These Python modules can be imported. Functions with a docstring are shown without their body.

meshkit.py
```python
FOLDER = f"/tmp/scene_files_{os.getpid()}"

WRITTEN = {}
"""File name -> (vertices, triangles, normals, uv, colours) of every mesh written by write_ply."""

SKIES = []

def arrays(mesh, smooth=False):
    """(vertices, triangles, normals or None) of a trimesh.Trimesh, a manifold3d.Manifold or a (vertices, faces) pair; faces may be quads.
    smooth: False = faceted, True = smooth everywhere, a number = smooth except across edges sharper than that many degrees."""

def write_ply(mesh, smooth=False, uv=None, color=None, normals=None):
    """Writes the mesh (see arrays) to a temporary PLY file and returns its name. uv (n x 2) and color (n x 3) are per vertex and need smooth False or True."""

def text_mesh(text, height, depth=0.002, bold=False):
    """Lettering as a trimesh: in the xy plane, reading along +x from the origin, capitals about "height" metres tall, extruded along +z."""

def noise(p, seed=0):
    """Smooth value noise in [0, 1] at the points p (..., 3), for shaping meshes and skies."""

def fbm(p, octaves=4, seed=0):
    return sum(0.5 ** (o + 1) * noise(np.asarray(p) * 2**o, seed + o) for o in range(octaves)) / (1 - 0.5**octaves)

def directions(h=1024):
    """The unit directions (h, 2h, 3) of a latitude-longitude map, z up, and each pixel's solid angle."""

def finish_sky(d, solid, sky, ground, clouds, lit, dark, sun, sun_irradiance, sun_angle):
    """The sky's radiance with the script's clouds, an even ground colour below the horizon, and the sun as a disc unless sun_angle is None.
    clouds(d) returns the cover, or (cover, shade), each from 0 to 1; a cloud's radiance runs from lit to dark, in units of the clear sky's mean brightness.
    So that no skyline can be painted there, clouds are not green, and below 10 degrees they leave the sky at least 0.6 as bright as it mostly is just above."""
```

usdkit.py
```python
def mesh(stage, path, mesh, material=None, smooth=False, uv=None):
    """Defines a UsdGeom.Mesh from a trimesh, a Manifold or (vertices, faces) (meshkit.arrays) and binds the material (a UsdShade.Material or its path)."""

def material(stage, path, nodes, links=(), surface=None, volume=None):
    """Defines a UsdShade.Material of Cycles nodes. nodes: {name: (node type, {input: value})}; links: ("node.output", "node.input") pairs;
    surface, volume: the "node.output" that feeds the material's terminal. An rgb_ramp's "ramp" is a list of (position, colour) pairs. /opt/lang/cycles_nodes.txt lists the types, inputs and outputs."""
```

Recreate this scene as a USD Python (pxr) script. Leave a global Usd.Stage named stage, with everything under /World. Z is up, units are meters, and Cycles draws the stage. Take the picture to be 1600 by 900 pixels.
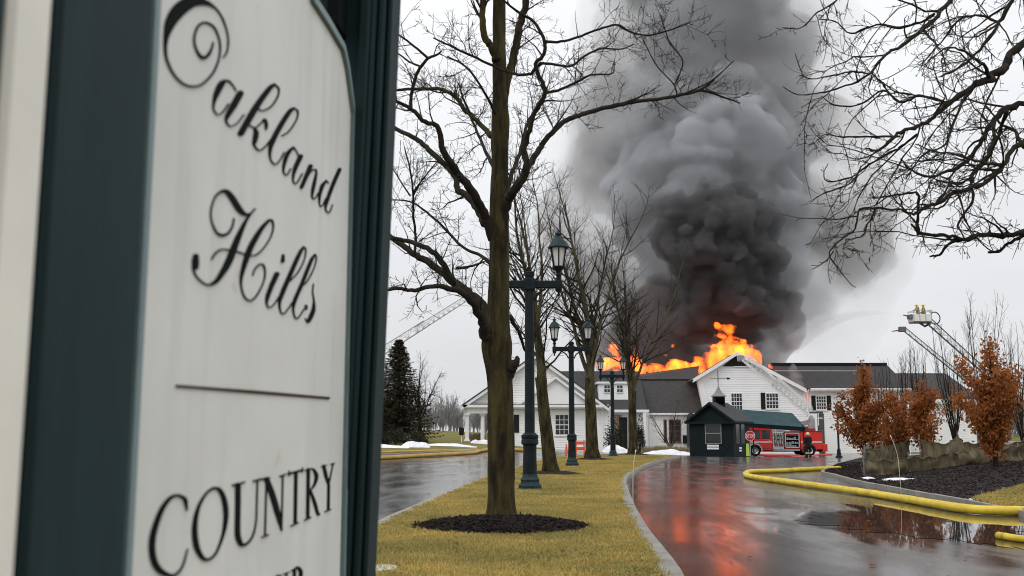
import math, itertools, numpy as np, trimesh, usdkit, meshkit
import manifold3d as m3
from shapely.geometry import Polygon, LineString, Point, box as sbox
from shapely.ops import unary_union
from scipy.spatial.transform import Rotation
from pxr import Usd, UsdGeom, UsdLux, UsdShade, Gf, Sdf, Vt

stage = Usd.Stage.CreateInMemory()
UsdGeom.SetStageUpAxis(stage, UsdGeom.Tokens.z)
UsdGeom.Xform.Define(stage, '/World')
stage.SetDefaultPrim(stage.GetPrimAtPath('/World'))

# ------------------------------------------------------------------ camera, sky, sun, exposure
PITCH = math.atan(230 / 1600)
COSP, SINP = math.cos(PITCH), math.sin(PITCH)
EYE = np.array([0, 0, 1.45])
cam = UsdGeom.Camera.Define(stage, '/World/camera')
cam.CreateHorizontalApertureAttr(36.0)
cam.CreateFocalLengthAttr(36.0)
cam.CreateFStopAttr(9.0)
cam.CreateFocusDistanceAttr(15.0)
cam.CreateExposureAttr(0.0)
cam.AddTranslateOp().Set(Gf.Vec3d(*EYE))
cam.AddRotateXOp().Set(90 + math.degrees(PITCH))
SUN_EL, SUN_AZ = math.radians(52), math.radians(-140)      # azimuth = atan2(x, y)
sky_mat = usdkit.material(stage, '/World/Looks/overcast_sky', {
    "s": ("sky_texture", {"sky_type": "single_scattering", "sun_disc": False, "sun_elevation": SUN_EL, "sun_rotation": SUN_AZ}),
    "tc": ("texture_coordinate", {}), "xyz": ("separate_xyz", {}),
    "up": ("map_range", {"from_min": 0.0, "from_max": 1.0, "to_min": 0.0, "to_max": 1.0, "clamp": True}),
    "grad": ("mix", {"color1": (7.2, 7.3, 7.5), "color2": (14.5, 14.7, 15.0)}),
    "mp": ("mapping", {"scale": (1.0, 1.0, 3.0)}),
    "n": ("noise_texture", {"scale": 2.2, "detail": 5.0, "roughness": .55}),
    "nr": ("map_range", {"from_min": .3, "from_max": .7, "to_min": .93, "to_max": 1.07, "clamp": True}),
    "cl": ("mix", {"mix_type": "multiply", "fac": 1.0}),
    "m": ("mix", {"fac": 0.96}), "b": ("background_shader", {"strength": 0.1})},
    [("tc.generated", "xyz.vector"), ("xyz.z", "up.value"), ("up.result", "grad.fac"), ("tc.generated", "mp.vector"), ("mp.vector", "n.vector"),
     ("n.fac", "nr.value"), ("grad.color", "cl.color1"), ("nr.result", "cl.color2"), ("s.color", "m.color1"), ("cl.color", "m.color2"), ("m.color", "b.color")], surface="b.background")
dome = UsdLux.DomeLight.Define(stage, '/World/sky')
UsdShade.MaterialBindingAPI.Apply(dome.GetPrim()).Bind(sky_mat)
dome.GetPrim().SetCustomDataByKey('kind', 'structure')
sun = UsdLux.DistantLight.Define(stage, '/World/sun')
sun.CreateIntensityAttr(0.25); sun.CreateAngleAttr(25.0); sun.CreateNormalizeAttr(True); sun.CreateColorAttr(Gf.Vec3f(1, .97, .93))
sd = np.array([math.sin(SUN_AZ) * math.cos(SUN_EL), math.cos(SUN_AZ) * math.cos(SUN_EL), math.sin(SUN_EL)])
rz = math.degrees(math.atan2(sd[0], -sd[1])); rx = math.degrees(math.acos(sd[2]))
sun.AddRotateXYZOp().Set(Gf.Vec3f(rx, 0, rz))

# ------------------------------------------------------------------ placing helpers
def sstep(a, b, x):
    t = np.clip((np.asarray(x, float) - a) / (b - a), 0, 1)
    return t * t * (3 - 2 * t)

def gz(x, y):
    """Height of the terrain: flat near the camera, falling to the right and rising to the left beyond 60 m."""
    side = np.interp(x, [-60, -12, -5, 4.5, 13, 20, 60], [2.0, 1.15, .9, .1, -.35, -.55, -.55])
    far = sstep(108, 170, y) * np.interp(x, [-60, 0, 30, 60, 100], [1.6, 1.0, .3, .3, 2.5])
    return sstep(60, 105, y) * side + far

def ray(u, v):
    a, b = (u - 800) / 1600, (450 - v) / 1600
    return np.array([a, COSP - b * SINP, SINP + b * COSP])

def P(u, v, Y):
    """The point at distance Y that the photograph shows at pixel (u, v)."""
    d = ray(u, v)
    return EYE + d * (Y / d[1])

def G(u, v, z0=0.0):
    """The terrain point at pixel (u, v)."""
    d = ray(u, v); z = z0
    for _ in range(40):
        t = (z - EYE[2]) / d[2]
        p = EYE + d * t
        z = .5 * z + .5 * (float(gz(p[0], p[1])) + z0)
    return np.array([p[0], p[1], z])

def GXY(pts):
    return [tuple(G(u, v)[:2]) for u, v in pts]

# ------------------------------------------------------------------ stage helpers
USED = {}
def fresh(parent, name):
    key = (parent, name)
    n = USED.get(key, -1) + 1
    USED[key] = n
    return f"{parent}/{name}" if n == 0 else f"{parent}/{name}_{n:03d}"

LOC = {}
def tag(prim, label=None, cat=None, group=None, kind=None):
    for k, v in (('label', label), ('category', cat), ('group', group), ('kind', kind)):
        if v: prim.SetCustomDataByKey(k, v)
    return prim

def thing(name, label, cat, loc=(0, 0, 0), group=None, kind=None, rz=None):
    p = fresh('/World', name)
    x = UsdGeom.Xform.Define(stage, p)
    x.AddTranslateOp().Set(Gf.Vec3d(*map(float, loc)))
    if rz is not None: x.AddRotateZOp().Set(math.degrees(rz))
    LOC[p] = np.array(loc, float)
    tag(x.GetPrim(), label, cat, group, kind)
    return p

LOCAL = False
def arr(m):
    if isinstance(m, tuple): return np.asarray(m[0], float), np.asarray(m[1], int)
    if hasattr(m, 'to_mesh'):
        q = m.to_mesh(); return np.array(q.vert_properties[:, :3], float), np.array(q.tri_verts, int)
    return np.array(m.vertices, float), np.array(m.faces, int)

def part(parent, name, mesh, mat, smooth=False, kind=None, label=None, local=False):
    """A mesh part under a thing or part; vertices are given in world space unless local."""
    v, f = arr(mesh)
    p = fresh(parent, name)
    top = '/'.join(parent.split('/')[:3])
    if not local: v = v - LOC.get(top, 0)
    m = usdkit.mesh(stage, p, (v, f), MAT[mat], smooth=smooth)
    tag(m.GetPrim(), label, None, None, kind)
    return p

def single(name, mesh, mat, label=None, cat=None, group=None, kind=None, smooth=False, loc=None):
    p = fresh('/World', name)
    v, f = arr(mesh)
    if loc is None and kind != 'structure' and len(v): loc = (v[:, 0].mean(), v[:, 1].mean(), v[:, 2].min())
    loc = np.zeros(3) if loc is None else np.array(loc, float)
    m = usdkit.mesh(stage, p, (v - loc, f), MAT[mat], smooth=smooth)
    m.AddTranslateOp().Set(Gf.Vec3d(*map(float, loc)))
    LOC[p] = loc
    tag(m.GetPrim(), label, cat, group, kind)
    return p

def copy_of(src, loc, label, rz=None, group=None, scale=None):
    name = src.split('/')[2].rsplit('_', 1)[0] if src[-3:].isdigit() else src.split('/')[2]
    p = fresh('/World', name)
    x = UsdGeom.Xform.Define(stage, p)
    x.AddTranslateOp().Set(Gf.Vec3d(*map(float, loc)))
    if rz is not None: x.AddRotateZOp().Set(math.degrees(rz))
    if scale is not None: x.AddScaleOp().Set(Gf.Vec3f(*scale))
    x.GetPrim().GetReferences().AddInternalReference(src)
    x.GetPrim().SetInstanceable(True)
    tag(x.GetPrim(), label, None, group)
    return p

def scatter(name, protos, mat, pos, rots, scl, label=None, cat=None, parent='/World', kind='stuff', idx=None):
    p = fresh(parent, name)
    pi = UsdGeom.PointInstancer.Define(stage, p)
    paths = []
    for k, m in enumerate(protos):
        q = f"{p}/piece_{k}"
        usdkit.mesh(stage, q, arr(m), MAT[mat if isinstance(mat, str) else mat[k]])
        paths.append(Sdf.Path(q))
    pi.CreatePrototypesRel().SetTargets(paths)
    n = len(pos)
    idx = np.arange(n) % len(protos) if idx is None else idx
    pi.CreateProtoIndicesAttr(Vt.IntArray.FromNumpy(np.asarray(idx, np.int32)))
    top = '/'.join(parent.split('/')[:3])
    pi.CreatePositionsAttr(Vt.Vec3fArray.FromNumpy((np.asarray(pos) - LOC.get(top, 0)).astype(np.float32)))
    q = Rotation.from_matrix(rots).as_quat() if np.ndim(rots) == 3 else Rotation.from_euler('z', rots).as_quat()
    pi.CreateOrientationsAttr(Vt.QuathArray([Gf.Quath(float(a[3]), float(a[0]), float(a[1]), float(a[2])) for a in q]))
    s = np.asarray(scl, np.float32)
    if s.ndim == 1: s = np.repeat(s[:, None], 3, 1)
    pi.CreateScalesAttr(Vt.Vec3fArray.FromNumpy(s))
    tag(pi.GetPrim(), label, cat, None, kind)
    return p

# ------------------------------------------------------------------ mesh helpers
class MB:
    def __init__(s): s.v, s.f, s.n = [], [], 0
    def add(s, v, f):
        v = np.asarray(v, float); f = np.asarray(f, int)
        if f.shape[1] == 4: f = np.vstack([f[:, [0, 1, 2]], f[:, [0, 2, 3]]])
        s.v.append(v); s.f.append(f + s.n); s.n += len(v); return s
    def mesh(s, m): return s.add(*arr(m))
    def get(s): return (np.vstack(s.v), np.vstack(s.f)) if s.v else (np.zeros((0, 3)), np.zeros((0, 3), int))
    def box(s, lo, hi, bev=0):
        lo, hi = np.minimum(lo, hi), np.maximum(lo, hi)
        if bev:
            b = rbox(hi - lo, bev); b = (b[0] + (lo + hi) / 2, b[1]); return s.add(*b)
        m = trimesh.creation.box(hi - lo); return s.add(m.vertices + (lo + hi) / 2, m.faces)
    def bar(s, a, b, w, h=None, up=(0, 0, 1)):
        """A rectangular bar from a to b, w across and h along up."""
        a, b = np.asarray(a, float), np.asarray(b, float); h = w if h is None else h
        d = b - a; L = np.linalg.norm(d); d = d / L
        up = np.asarray(up, float)
        if abs(d @ up) > .98: up = np.array([0, 1., 0])
        x = np.cross(d, up); x /= np.linalg.norm(x); z = np.cross(x, d)
        m = trimesh.creation.box((w, L, h))
        return s.add((a + b) / 2 + m.vertices @ np.stack([x, d, z]), m.faces)
    def tube(s, p, r, k=6): return s.add(*tube(p, r, k))
    def lathe(s, prof, c=(0, 0, 0), k=16, caps=True):
        prof = np.asarray(prof, float); a = np.arange(k) * 2 * np.pi / k + np.pi / k
        v = np.stack([prof[:, None, 0] * np.cos(a), prof[:, None, 0] * np.sin(a), np.repeat(prof[:, 1:2], k, 1)], -1).reshape(-1, 3) + np.asarray(c)
        i, j = np.meshgrid(np.arange(len(prof) - 1), np.arange(k), indexing='ij')
        q = np.stack([i * k + j, i * k + (j + 1) % k, (i + 1) * k + (j + 1) % k, (i + 1) * k + j], -1).reshape(-1, 4)
        s.add(v, q)
        for e, row in ((0, 0), (1, len(prof) - 1)):
            if caps and prof[row, 0] > 1e-4:
                cv = np.vstack([v[row * k:(row + 1) * k], [[c[0], c[1], c[2] + prof[row, 1]]]])
                fa = np.stack([np.full(k, k), np.arange(k), (np.arange(k) + 1) % k], 1)
                s.add(cv, fa if e else fa[:, ::-1])
        return s
    def prism(s, pts, Y, depth):
        """A polygon of (x, z) at y = Y, drawn back to Y + depth."""
        poly = Polygon(pts)
        for g in getattr(poly, 'geoms', [poly]):
            m = trimesh.creation.extrude_polygon(g, depth, engine='earcut')
            v = np.array(m.vertices)
            s.add(np.stack([v[:, 0], Y + v[:, 2], v[:, 1]], 1), m.faces[:, ::-1])
        return s

def rbox(size, b):
    size = np.asarray(size, float); b = min(b, size.min() * .45)
    v = []
    for sx, sy, sz in itertools.product((-1, 1), repeat=3):
        c = np.array([sx, sy, sz]) * size / 2
        for k in range(3):
            q = c - np.array([sx, sy, sz]) * b; q[k] = c[k]; v.append(q)
    m = trimesh.convex.convex_hull(np.array(v))
    return np.array(m.vertices), np.array(m.faces)

def tube(p, r, k=6):
    p = np.asarray(p, float); n = len(p)
    r = np.broadcast_to(np.asarray(r, float), (n,))
    t = np.empty_like(p); t[1:-1] = p[2:] - p[:-2]; t[0] = p[1] - p[0]; t[-1] = p[-1] - p[-2]
    t /= np.linalg.norm(t, axis=1, keepdims=True) + 1e-12
    a = np.zeros_like(p); u = np.array([0, 0, 1.]) if abs(t[0, 2]) < .9 else np.array([1., 0, 0])
    for i in range(n):
        u = u - t[i] * (u @ t[i]); u = u / (math.sqrt(u @ u) + 1e-12); a[i] = u
    b = np.cross(t, a); an = np.arange(k) * 2 * np.pi / k
    v = p[:, None] + r[:, None, None] * (np.cos(an)[None, :, None] * a[:, None] + np.sin(an)[None, :, None] * b[:, None])
    i, j = np.meshgrid(np.arange(n - 1), np.arange(k), indexing='ij')
    q = np.stack([i * k + j, i * k + (j + 1) % k, (i + 1) * k + (j + 1) % k, (i + 1) * k + j], -1).reshape(-1, 4)
    v = np.vstack([v.reshape(-1, 3), p[:1], p[-1:]])
    f = [q[:, [0, 1, 2]], q[:, [0, 2, 3]]]
    j = np.arange(k)
    f.append(np.stack([np.full(k, n * k), (j + 1) % k, j], 1))
    f.append(np.stack([np.full(k, n * k + 1), (n - 1) * k + j, (n - 1) * k + (j + 1) % k], 1))
    return v, np.vstack(f)

def crom(pts, n=6):
    """A Catmull-Rom curve through rows of any width."""
    p = np.asarray(pts, float)
    if len(p) < 3:
        return np.array([p[0] + (p[-1] - p[0]) * t for t in np.linspace(0, 1, n + 1)])
    q = np.vstack([2 * p[0] - p[1], p, 2 * p[-1] - p[-2]]); out = []
    for i in range(1, len(q) - 2):
        a, b, c, d = q[i - 1:i + 3]
        for t in np.linspace(0, 1, n, endpoint=False):
            out.append(.5 * (2 * b + (c - a) * t + (2 * a - 5 * b + 4 * c - d) * t * t + (3 * b - a - 3 * c + d) * t ** 3))
    out.append(p[-1]); return np.array(out)

def flat(poly, z=0.0, cell=4.0, drape=True):
    """A 2D polygon as a sheet lying on the terrain."""
    mb = MB()
    polys = [poly] if poly.geom_type == 'Polygon' else [g for g in poly.geoms if g.geom_type == 'Polygon']
    for pg in polys:
        x0, y0, x1, y1 = pg.bounds
        near = pg.intersection(sbox(x0 - 1, y0 - 1, x1 + 1, 60)) if drape else pg
        pieces = [near]
        if drape and y1 > 60:
            for yy in np.arange(60, y1, cell):
                for xx in np.arange(math.floor(x0 / cell) * cell, x1, cell):
                    pieces.append(pg.intersection(sbox(xx, yy, xx + cell, yy + cell)))
        for q in pieces:
            for g in ([q] if q.geom_type == 'Polygon' else getattr(q, 'geoms', [])):
                if g.geom_type != 'Polygon' or g.area < 1e-5: continue
                v, f = trimesh.creation.triangulate_polygon(g, engine='earcut')
                v = np.asarray(v); f = np.asarray(f)
                if not len(f): continue
                e1, e2 = v[f[:, 1]] - v[f[:, 0]], v[f[:, 2]] - v[f[:, 0]]
                fl = e1[:, 0] * e2[:, 1] - e1[:, 1] * e2[:, 0] < 0
                f[fl] = f[fl][:, ::-1]
                mb.add(np.column_stack([v, (gz(v[:, 0], v[:, 1]) if drape else 0) + z]), f)
    return mb

def skirt(mb, poly, z0, z1):
    for pg in ([poly] if poly.geom_type == 'Polygon' else poly.geoms):
        for ring in [pg.exterior, *pg.interiors]:
            c = np.array(ring.coords)
            n = len(c)
            g = gz(c[:, 0], c[:, 1])
            v = np.vstack([np.column_stack([c, g + z0]), np.column_stack([c, g + z1])])
            i = np.arange(n - 1)
            mb.add(v, np.stack([i, i + 1, n + i + 1, n + i], 1))
    return mb

def surface_net(F, origin, h):
    ins = F < 0
    shp = tuple(s - 1 for s in F.shape)
    acc = np.zeros(shp + (3,)); cnt = np.zeros(shp)
    sl = lambda o: tuple(slice(o[k], F.shape[k] - 1 + o[k]) for k in range(3))
    for a in itertools.product((0, 1), repeat=3):
        for k in range(3):
            if a[k] == 0:
                b = list(a); b[k] = 1
                fa, fb = F[sl(a)], F[sl(b)]
                x = (fa < 0) != (fb < 0)
                t = np.where(x, fa / np.where(x, fa - fb, 1), 0)
                for j in range(3): acc[..., j] += np.where(x, t if j == k else a[j], 0)
                cnt += x
    act = cnt > 0
    idx = -np.ones(shp, int); idx[act] = np.arange(act.sum())
    V = (np.argwhere(act) + acc[act] / cnt[act][:, None]) * h + origin
    Q = []
    for k in range(3):
        s0 = [slice(None)] * 3; s1 = [slice(None)] * 3; s0[k] = slice(0, -1); s1[k] = slice(1, None)
        e = np.argwhere(ins[tuple(s0)] != ins[tuple(s1)])
        a, b = [j for j in range(3) if j != k]
        e = e[(e[:, a] > 0) & (e[:, b] > 0) & (e[:, a] < F.shape[a] - 1) & (e[:, b] < F.shape[b] - 1)]
        def c(da, db):
            q = e.copy(); q[:, a] -= da; q[:, b] -= db; return idx[q[:, 0], q[:, 1], q[:, 2]]
        q = np.stack([c(1, 1), c(0, 1), c(0, 0), c(1, 0)], 1)
        flip = ins[tuple(s0)][tuple(e.T)]
        if k == 1: flip = ~flip
        q[~flip] = q[~flip][:, ::-1]
        Q.append(q)
    Q = np.vstack(Q)
    return V, np.vstack([Q[:, [0, 1, 2]], Q[:, [0, 2, 3]]])

def cloud(balls, h, amp, scale, seed, octaves=4, k=1.2):
    """A billowing closed surface round the balls (x, y, z, r)."""
    B = np.array(balls); c, r = B[:, :3], B[:, 3]
    lo = (c - r[:, None]).min(0) - amp - 2 * h; hi = (c + r[:, None]).max(0) + amp + 2 * h
    X = np.stack(np.meshgrid(*[np.arange(lo[j], hi[j] + h, h) for j in range(3)], indexing='ij'), -1)
    acc = np.zeros(X.shape[:3])
    for cc, rr in zip(c, r):
        a0 = np.maximum(((cc - rr - 7 * k - lo) / h).astype(int), 0); a1 = ((cc + rr + 7 * k - lo) / h).astype(int) + 2
        w_ = tuple(slice(a0[j], a1[j]) for j in range(3))
        acc[w_] += np.exp(-np.clip(np.linalg.norm(X[w_] - cc, axis=-1) - rr, -40, 60) / k)
    F = -k * np.log(acc + 1e-30)
    near = np.abs(F) < amp * 1.6 + 2 * h
    Xn = X[near]
    w = Xn + (meshkit.fbm(Xn / scale / 2 + 50, 2, seed + 9)[..., None] - .5) * scale * .7
    n, a, tot = 0, 1.0, 0
    for o in range(octaves):
        n = n + a * np.abs(2 * meshkit.noise(w / scale * 2 ** o, seed + o) - 1); tot += a; a *= .5
    F[near] -= amp * (n / tot - .35) * 2
    F[0] = F[-1] = 1; F[:, 0] = F[:, -1] = 1; F[:, :, 0] = F[:, :, -1] = 1
    return surface_net(F, lo, h)

def knobs(balls, n, f, seed, out=.75):
    """Smaller balls budding from the surface of each ball, as in a billowing cloud."""
    R = np.random.default_rng(seed); res = list(balls)
    for x, y, z, r in balls:
        d = R.normal(size=(n, 3)); d /= np.linalg.norm(d, axis=1, keepdims=True); d[:, 1] -= .35
        for q in d: res.append((*(np.array([x, y, z]) + q * r * out), r * f * R.uniform(.65, 1.25)))
    return res

def pballs(lst, Y):
    """Balls given as (u, v, radius in pixels, depth offset)."""
    return [(*P(u, v, Y + dy), r * (Y + dy) / 1600) for u, v, r, dy in lst]
# ------------------------------------------------------------------ materials
MAT = {}
def looks(name, *a, **k):
    MAT[name] = usdkit.material(stage, '/World/Looks/' + name, *a, **k)

def paint(name, c1, c2=None, rough=.5, scale=3.0, bump=0.0, bscale=None, contrast=(.35, .65), stretch=(1, 1, 1), spec=.5, detail=6.0, metallic=0.0, rough2=None, island=0.0, translucent=0.0):
    """Two colours mixed by noise, a bump and, where wanted, a change of tone from piece to piece."""
    c2 = c1 if c2 is None else c2
    nodes = {"g": ("geometry", {}), "mp": ("mapping", {"scale": stretch}), "n": ("noise_texture", {"scale": scale, "detail": detail, "roughness": .6}),
             "r": ("map_range", {"from_min": contrast[0], "from_max": contrast[1], "clamp": True}), "m": ("mix", {"color1": c1, "color2": c2}),
             "p": ("principled_bsdf", {"roughness": rough, "specular_ior_level": spec, "metallic": metallic})}
    links = [("g.position", "mp.vector"), ("mp.vector", "n.vector"), ("n.fac", "r.value"), ("r.result", "m.fac")]
    col = "m.color"
    if island:
        nodes["ir"] = ("map_range", {"to_min": 1 - island, "to_max": 1 + island})
        nodes["im"] = ("mix", {"mix_type": "multiply", "fac": 1.0})
        links += [("g.random_per_island", "ir.value"), (col, "im.color1"), ("ir.result", "im.color2")]; col = "im.color"
    links.append((col, "p.base_color"))
    if rough2 is not None:
        nodes["rr"] = ("map_range", {"from_min": contrast[0], "from_max": contrast[1], "to_min": rough, "to_max": rough2, "clamp": True})
        links += [("n.fac", "rr.value"), ("rr.result", "p.roughness")]
    if bump:
        nodes["bn"] = ("noise_texture", {"scale": bscale or scale * 6, "detail": 4.0, "roughness": .65})
        nodes["b"] = ("bump", {"strength": 1.0, "distance": bump})
        links += [("mp.vector", "bn.vector"), ("bn.fac", "b.height"), ("b.normal", "p.normal")]
    surf = "p.BSDF"
    if translucent:
        nodes["t"] = ("translucent_bsdf", {}); nodes["mc"] = ("mix_closure", {"fac": translucent})
        links += [(col, "t.color"), ("p.BSDF", "mc.closure1"), ("t.BSDF", "mc.closure2")]; surf = "mc.closure"
    looks(name, nodes, links, surface=surf)

looks('sign_white', {
    "g": ("geometry", {}), "n": ("noise_texture", {"scale": 5.0, "detail": 6.0}), "m": ("mix", {"color1": (.54, .545, .535), "color2": (.48, .485, .475)}), "nr": ("map_range", {"from_min": .4, "from_max": .7, "clamp": True}),
    "st": ("mapping", {"scale": (14.0, 14.0, 1.1)}), "s": ("noise_texture", {"scale": 2.0, "detail": 4.0}), "sr": ("map_range", {"from_min": .55, "from_max": .8, "to_min": 0.0, "to_max": .45, "clamp": True}), "ms": ("mix", {"color2": (.33, .325, .30)}),
    "r": ("noise_texture", {"scale": 17.0, "detail": 5.0, "roughness": .7}), "rs": ("map_range", {"from_min": .66, "from_max": .78, "to_min": 0.0, "to_max": .55, "clamp": True}), "mr": ("mix", {"color2": (.34, .26, .16)}),
    "bn": ("noise_texture", {"scale": 55.0, "detail": 4.0}), "b": ("bump", {"strength": 1.0, "distance": .0005}), "p": ("principled_bsdf", {"roughness": .5, "specular_ior_level": .35})},
    [("g.position", "n.vector"), ("n.fac", "nr.value"), ("nr.result", "m.fac"), ("g.position", "st.vector"), ("st.vector", "s.vector"), ("s.fac", "sr.value"), ("m.color", "ms.color1"), ("sr.result", "ms.fac"), ("g.position", "r.vector"), ("r.fac", "rs.value"), ("ms.color", "mr.color1"), ("rs.result", "mr.fac"),
     ("mr.color", "p.base_color"), ("g.position", "bn.vector"), ("bn.fac", "b.height"), ("b.normal", "p.normal")], surface="p.BSDF")
paint('sign_cream', (.64, .625, .575), (.55, .54, .50), .5, 6.0)
paint('sign_green', (.0025, .008, .0095), (.012, .030, .034), .6, 6.0, .0008, 30, stretch=(1, 1, .12), rough2=.7, spec=.14)
paint('sign_edge', (.13, .185, .195), (.10, .15, .16), .5, 12.0)
paint('letter_paint', (.004, .006, .006), None, .8, spec=.05)
paint('bark_main', (.017, .0125, .008), (.066, .054, .020), .85, 6.5, .05, 30, (.38, .62), stretch=(1, 1, .22), spec=.12)
paint('bark_dark', (.014, .012, .010), (.034, .028, .020), .85, 6.0, .004, 40, spec=.12)
paint('bark_olive', (.042, .036, .019), (.095, .080, .040), .85, 4.0, .01, 24, stretch=(1, 1, .4), spec=.2)
paint('bark_red', (.085, .048, .036), (.06, .042, .034), .85, 4.0, spec=.2)
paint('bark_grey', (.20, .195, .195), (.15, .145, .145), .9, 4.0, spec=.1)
paint('grass_blade', (.70, .51, .14), (.37, .315, .09), .6, .55, 0, None, (.38, .62), spec=.25, island=.38, translucent=.25)
paint('grass_ground', (.26, .195, .06), (.17, .135, .045), .9, 1.2, .02, 40, spec=.1)
paint('lawn', (.135, .13, .035), (.20, .165, .055), .9, .35, .03, 20, spec=.1)
paint('concrete', (.27, .255, .225), (.15, .14, .125), .75, 2.2, .002, 90, rough2=.45)
paint('mulch', (.022, .014, .012), (.010, .007, .006), .85, 9.0, .03, 50, spec=.2)
paint('mulch_chip', (.034, .021, .017), (.013, .009, .008), .8, 2.0, island=.5, spec=.15)
paint('siding', (.84, .845, .85), (.78, .785, .79), .55, .5, 0, None, (.4, .7))
paint('trim_white', (.80, .80, .80), (.74, .74, .74), .5, 1.2)
paint('roof_shingle', (.026, .026, .028), (.044, .043, .045), .85, 2.2, .02, 9, (.3, .7), stretch=(1, 1, 3))
paint('roof_shingle_grey', (.040, .038, .038), (.064, .061, .060), .85, 2.2, .02, 9, (.3, .7), stretch=(1, 1, 3))
paint('glass_dark', (.012, .014, .017), (.03, .032, .036), .08, 1.0)
paint('shutter', (.011, .012, .014), None, .6, spec=.2)
paint('garage_grey', (.055, .058, .062), (.07, .073, .078), .5, 1.0)
paint('brown_trim', (.16, .075, .06), (.12, .06, .05), .6, 3.0)
paint('brick_pink', (.38, .24, .20), (.30, .18, .15), .8, 4.0)
paint('booth_green', (.005, .0105, .0125), (.009, .0165, .019), .65, 3.0, spec=.15)
paint('awning_teal', (.020, .048, .054), (.028, .064, .071), .7, 1.5, spec=.2)
paint('awning_dark', (.005, .013, .015), None, .8, spec=.1)
paint('lamp_iron', (.003, .006, .0075), (.008, .014, .017), .55, 5.0, .001, 60, spec=.2)
paint('lamp_verdigris', (.020, .040, .044), (.006, .014, .017), .55, 14.0, spec=.2)
paint('lamp_glass', (.70, .70, .68), (.62, .62, .61), .25, 8.0)
paint('truck_red', (.58, .022, .012), (.50, .018, .012), .22, 1.0)
paint('truck_red_dark', (.30, .012, .012), None, .3)
paint('chrome', (.55, .56, .57), (.42, .43, .44), .28, 8.0, metallic=.7)
paint('truck_white', (.72, .71, .68), None, .4)
paint('tyre', (.009, .009, .009), None, .85, spec=.15)
paint('ladder_white', (.62, .62, .61), (.48, .48, .48), .4, 2.0)
paint('ladder_grey', (.30, .30, .31), (.22, .22, .23), .4, 2.0)
paint('ladder_dark', (.10, .10, .105), (.15, .15, .15), .4, 2.0)
paint('hose_yellow', (.68, .49, .026), (.44, .31, .028), .45, 3.5, .003, 55, (.4, .72), rough2=.65)
paint('hose_tan', (.48, .30, .05), (.34, .21, .06), .5, 1.2)
paint('rule_brown', (.050, .030, .018), (.02, .014, .01), .7, 30.0, spec=.1)
paint('burlap', (.22, .18, .115), (.105, .086, .055), .95, 3.5, .012, 90, (.3, .7), stretch=(1, 1, .5), spec=.05, translucent=.25)
paint('snow', (.80, .81, .84), (.62, .62, .64), .7, 2.5, .05, 6)
paint('oak_leaf', (.66, .235, .058), (.34, .105, .032), .6, 1.6, 0, None, (.35, .65), spec=.2, island=.45, translucent=.3)
paint('evergreen', (.022, .030, .016), (.042, .046, .024), .75, 1.0, island=.45, spec=.2)
paint('spruce', (.026, .030, .017), (.075, .050, .022), .8, .9, island=.45, spec=.2)
paint('dry_grass', (.42, .33, .19), (.30, .22, .12), .8, 4.0, island=.35)
paint('orange_plastic', (.78, .10, .02), (.66, .08, .02), .5, 3.0)
paint('stop_red', (.42, .012, .018), None, .4)
paint('stop_white', (.78, .78, .78), None, .4)
paint('steel_post', (.25, .26, .27), None, .45)
paint('turnout_black', (.010, .010, .011), (.018, .017, .017), .85, 20.0, spec=.15)
paint('turnout_tan', (.34, .25, .12), (.26, .19, .09), .8, 12.0)
paint('reflective', (.62, .66, .20), None, .4)
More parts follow.
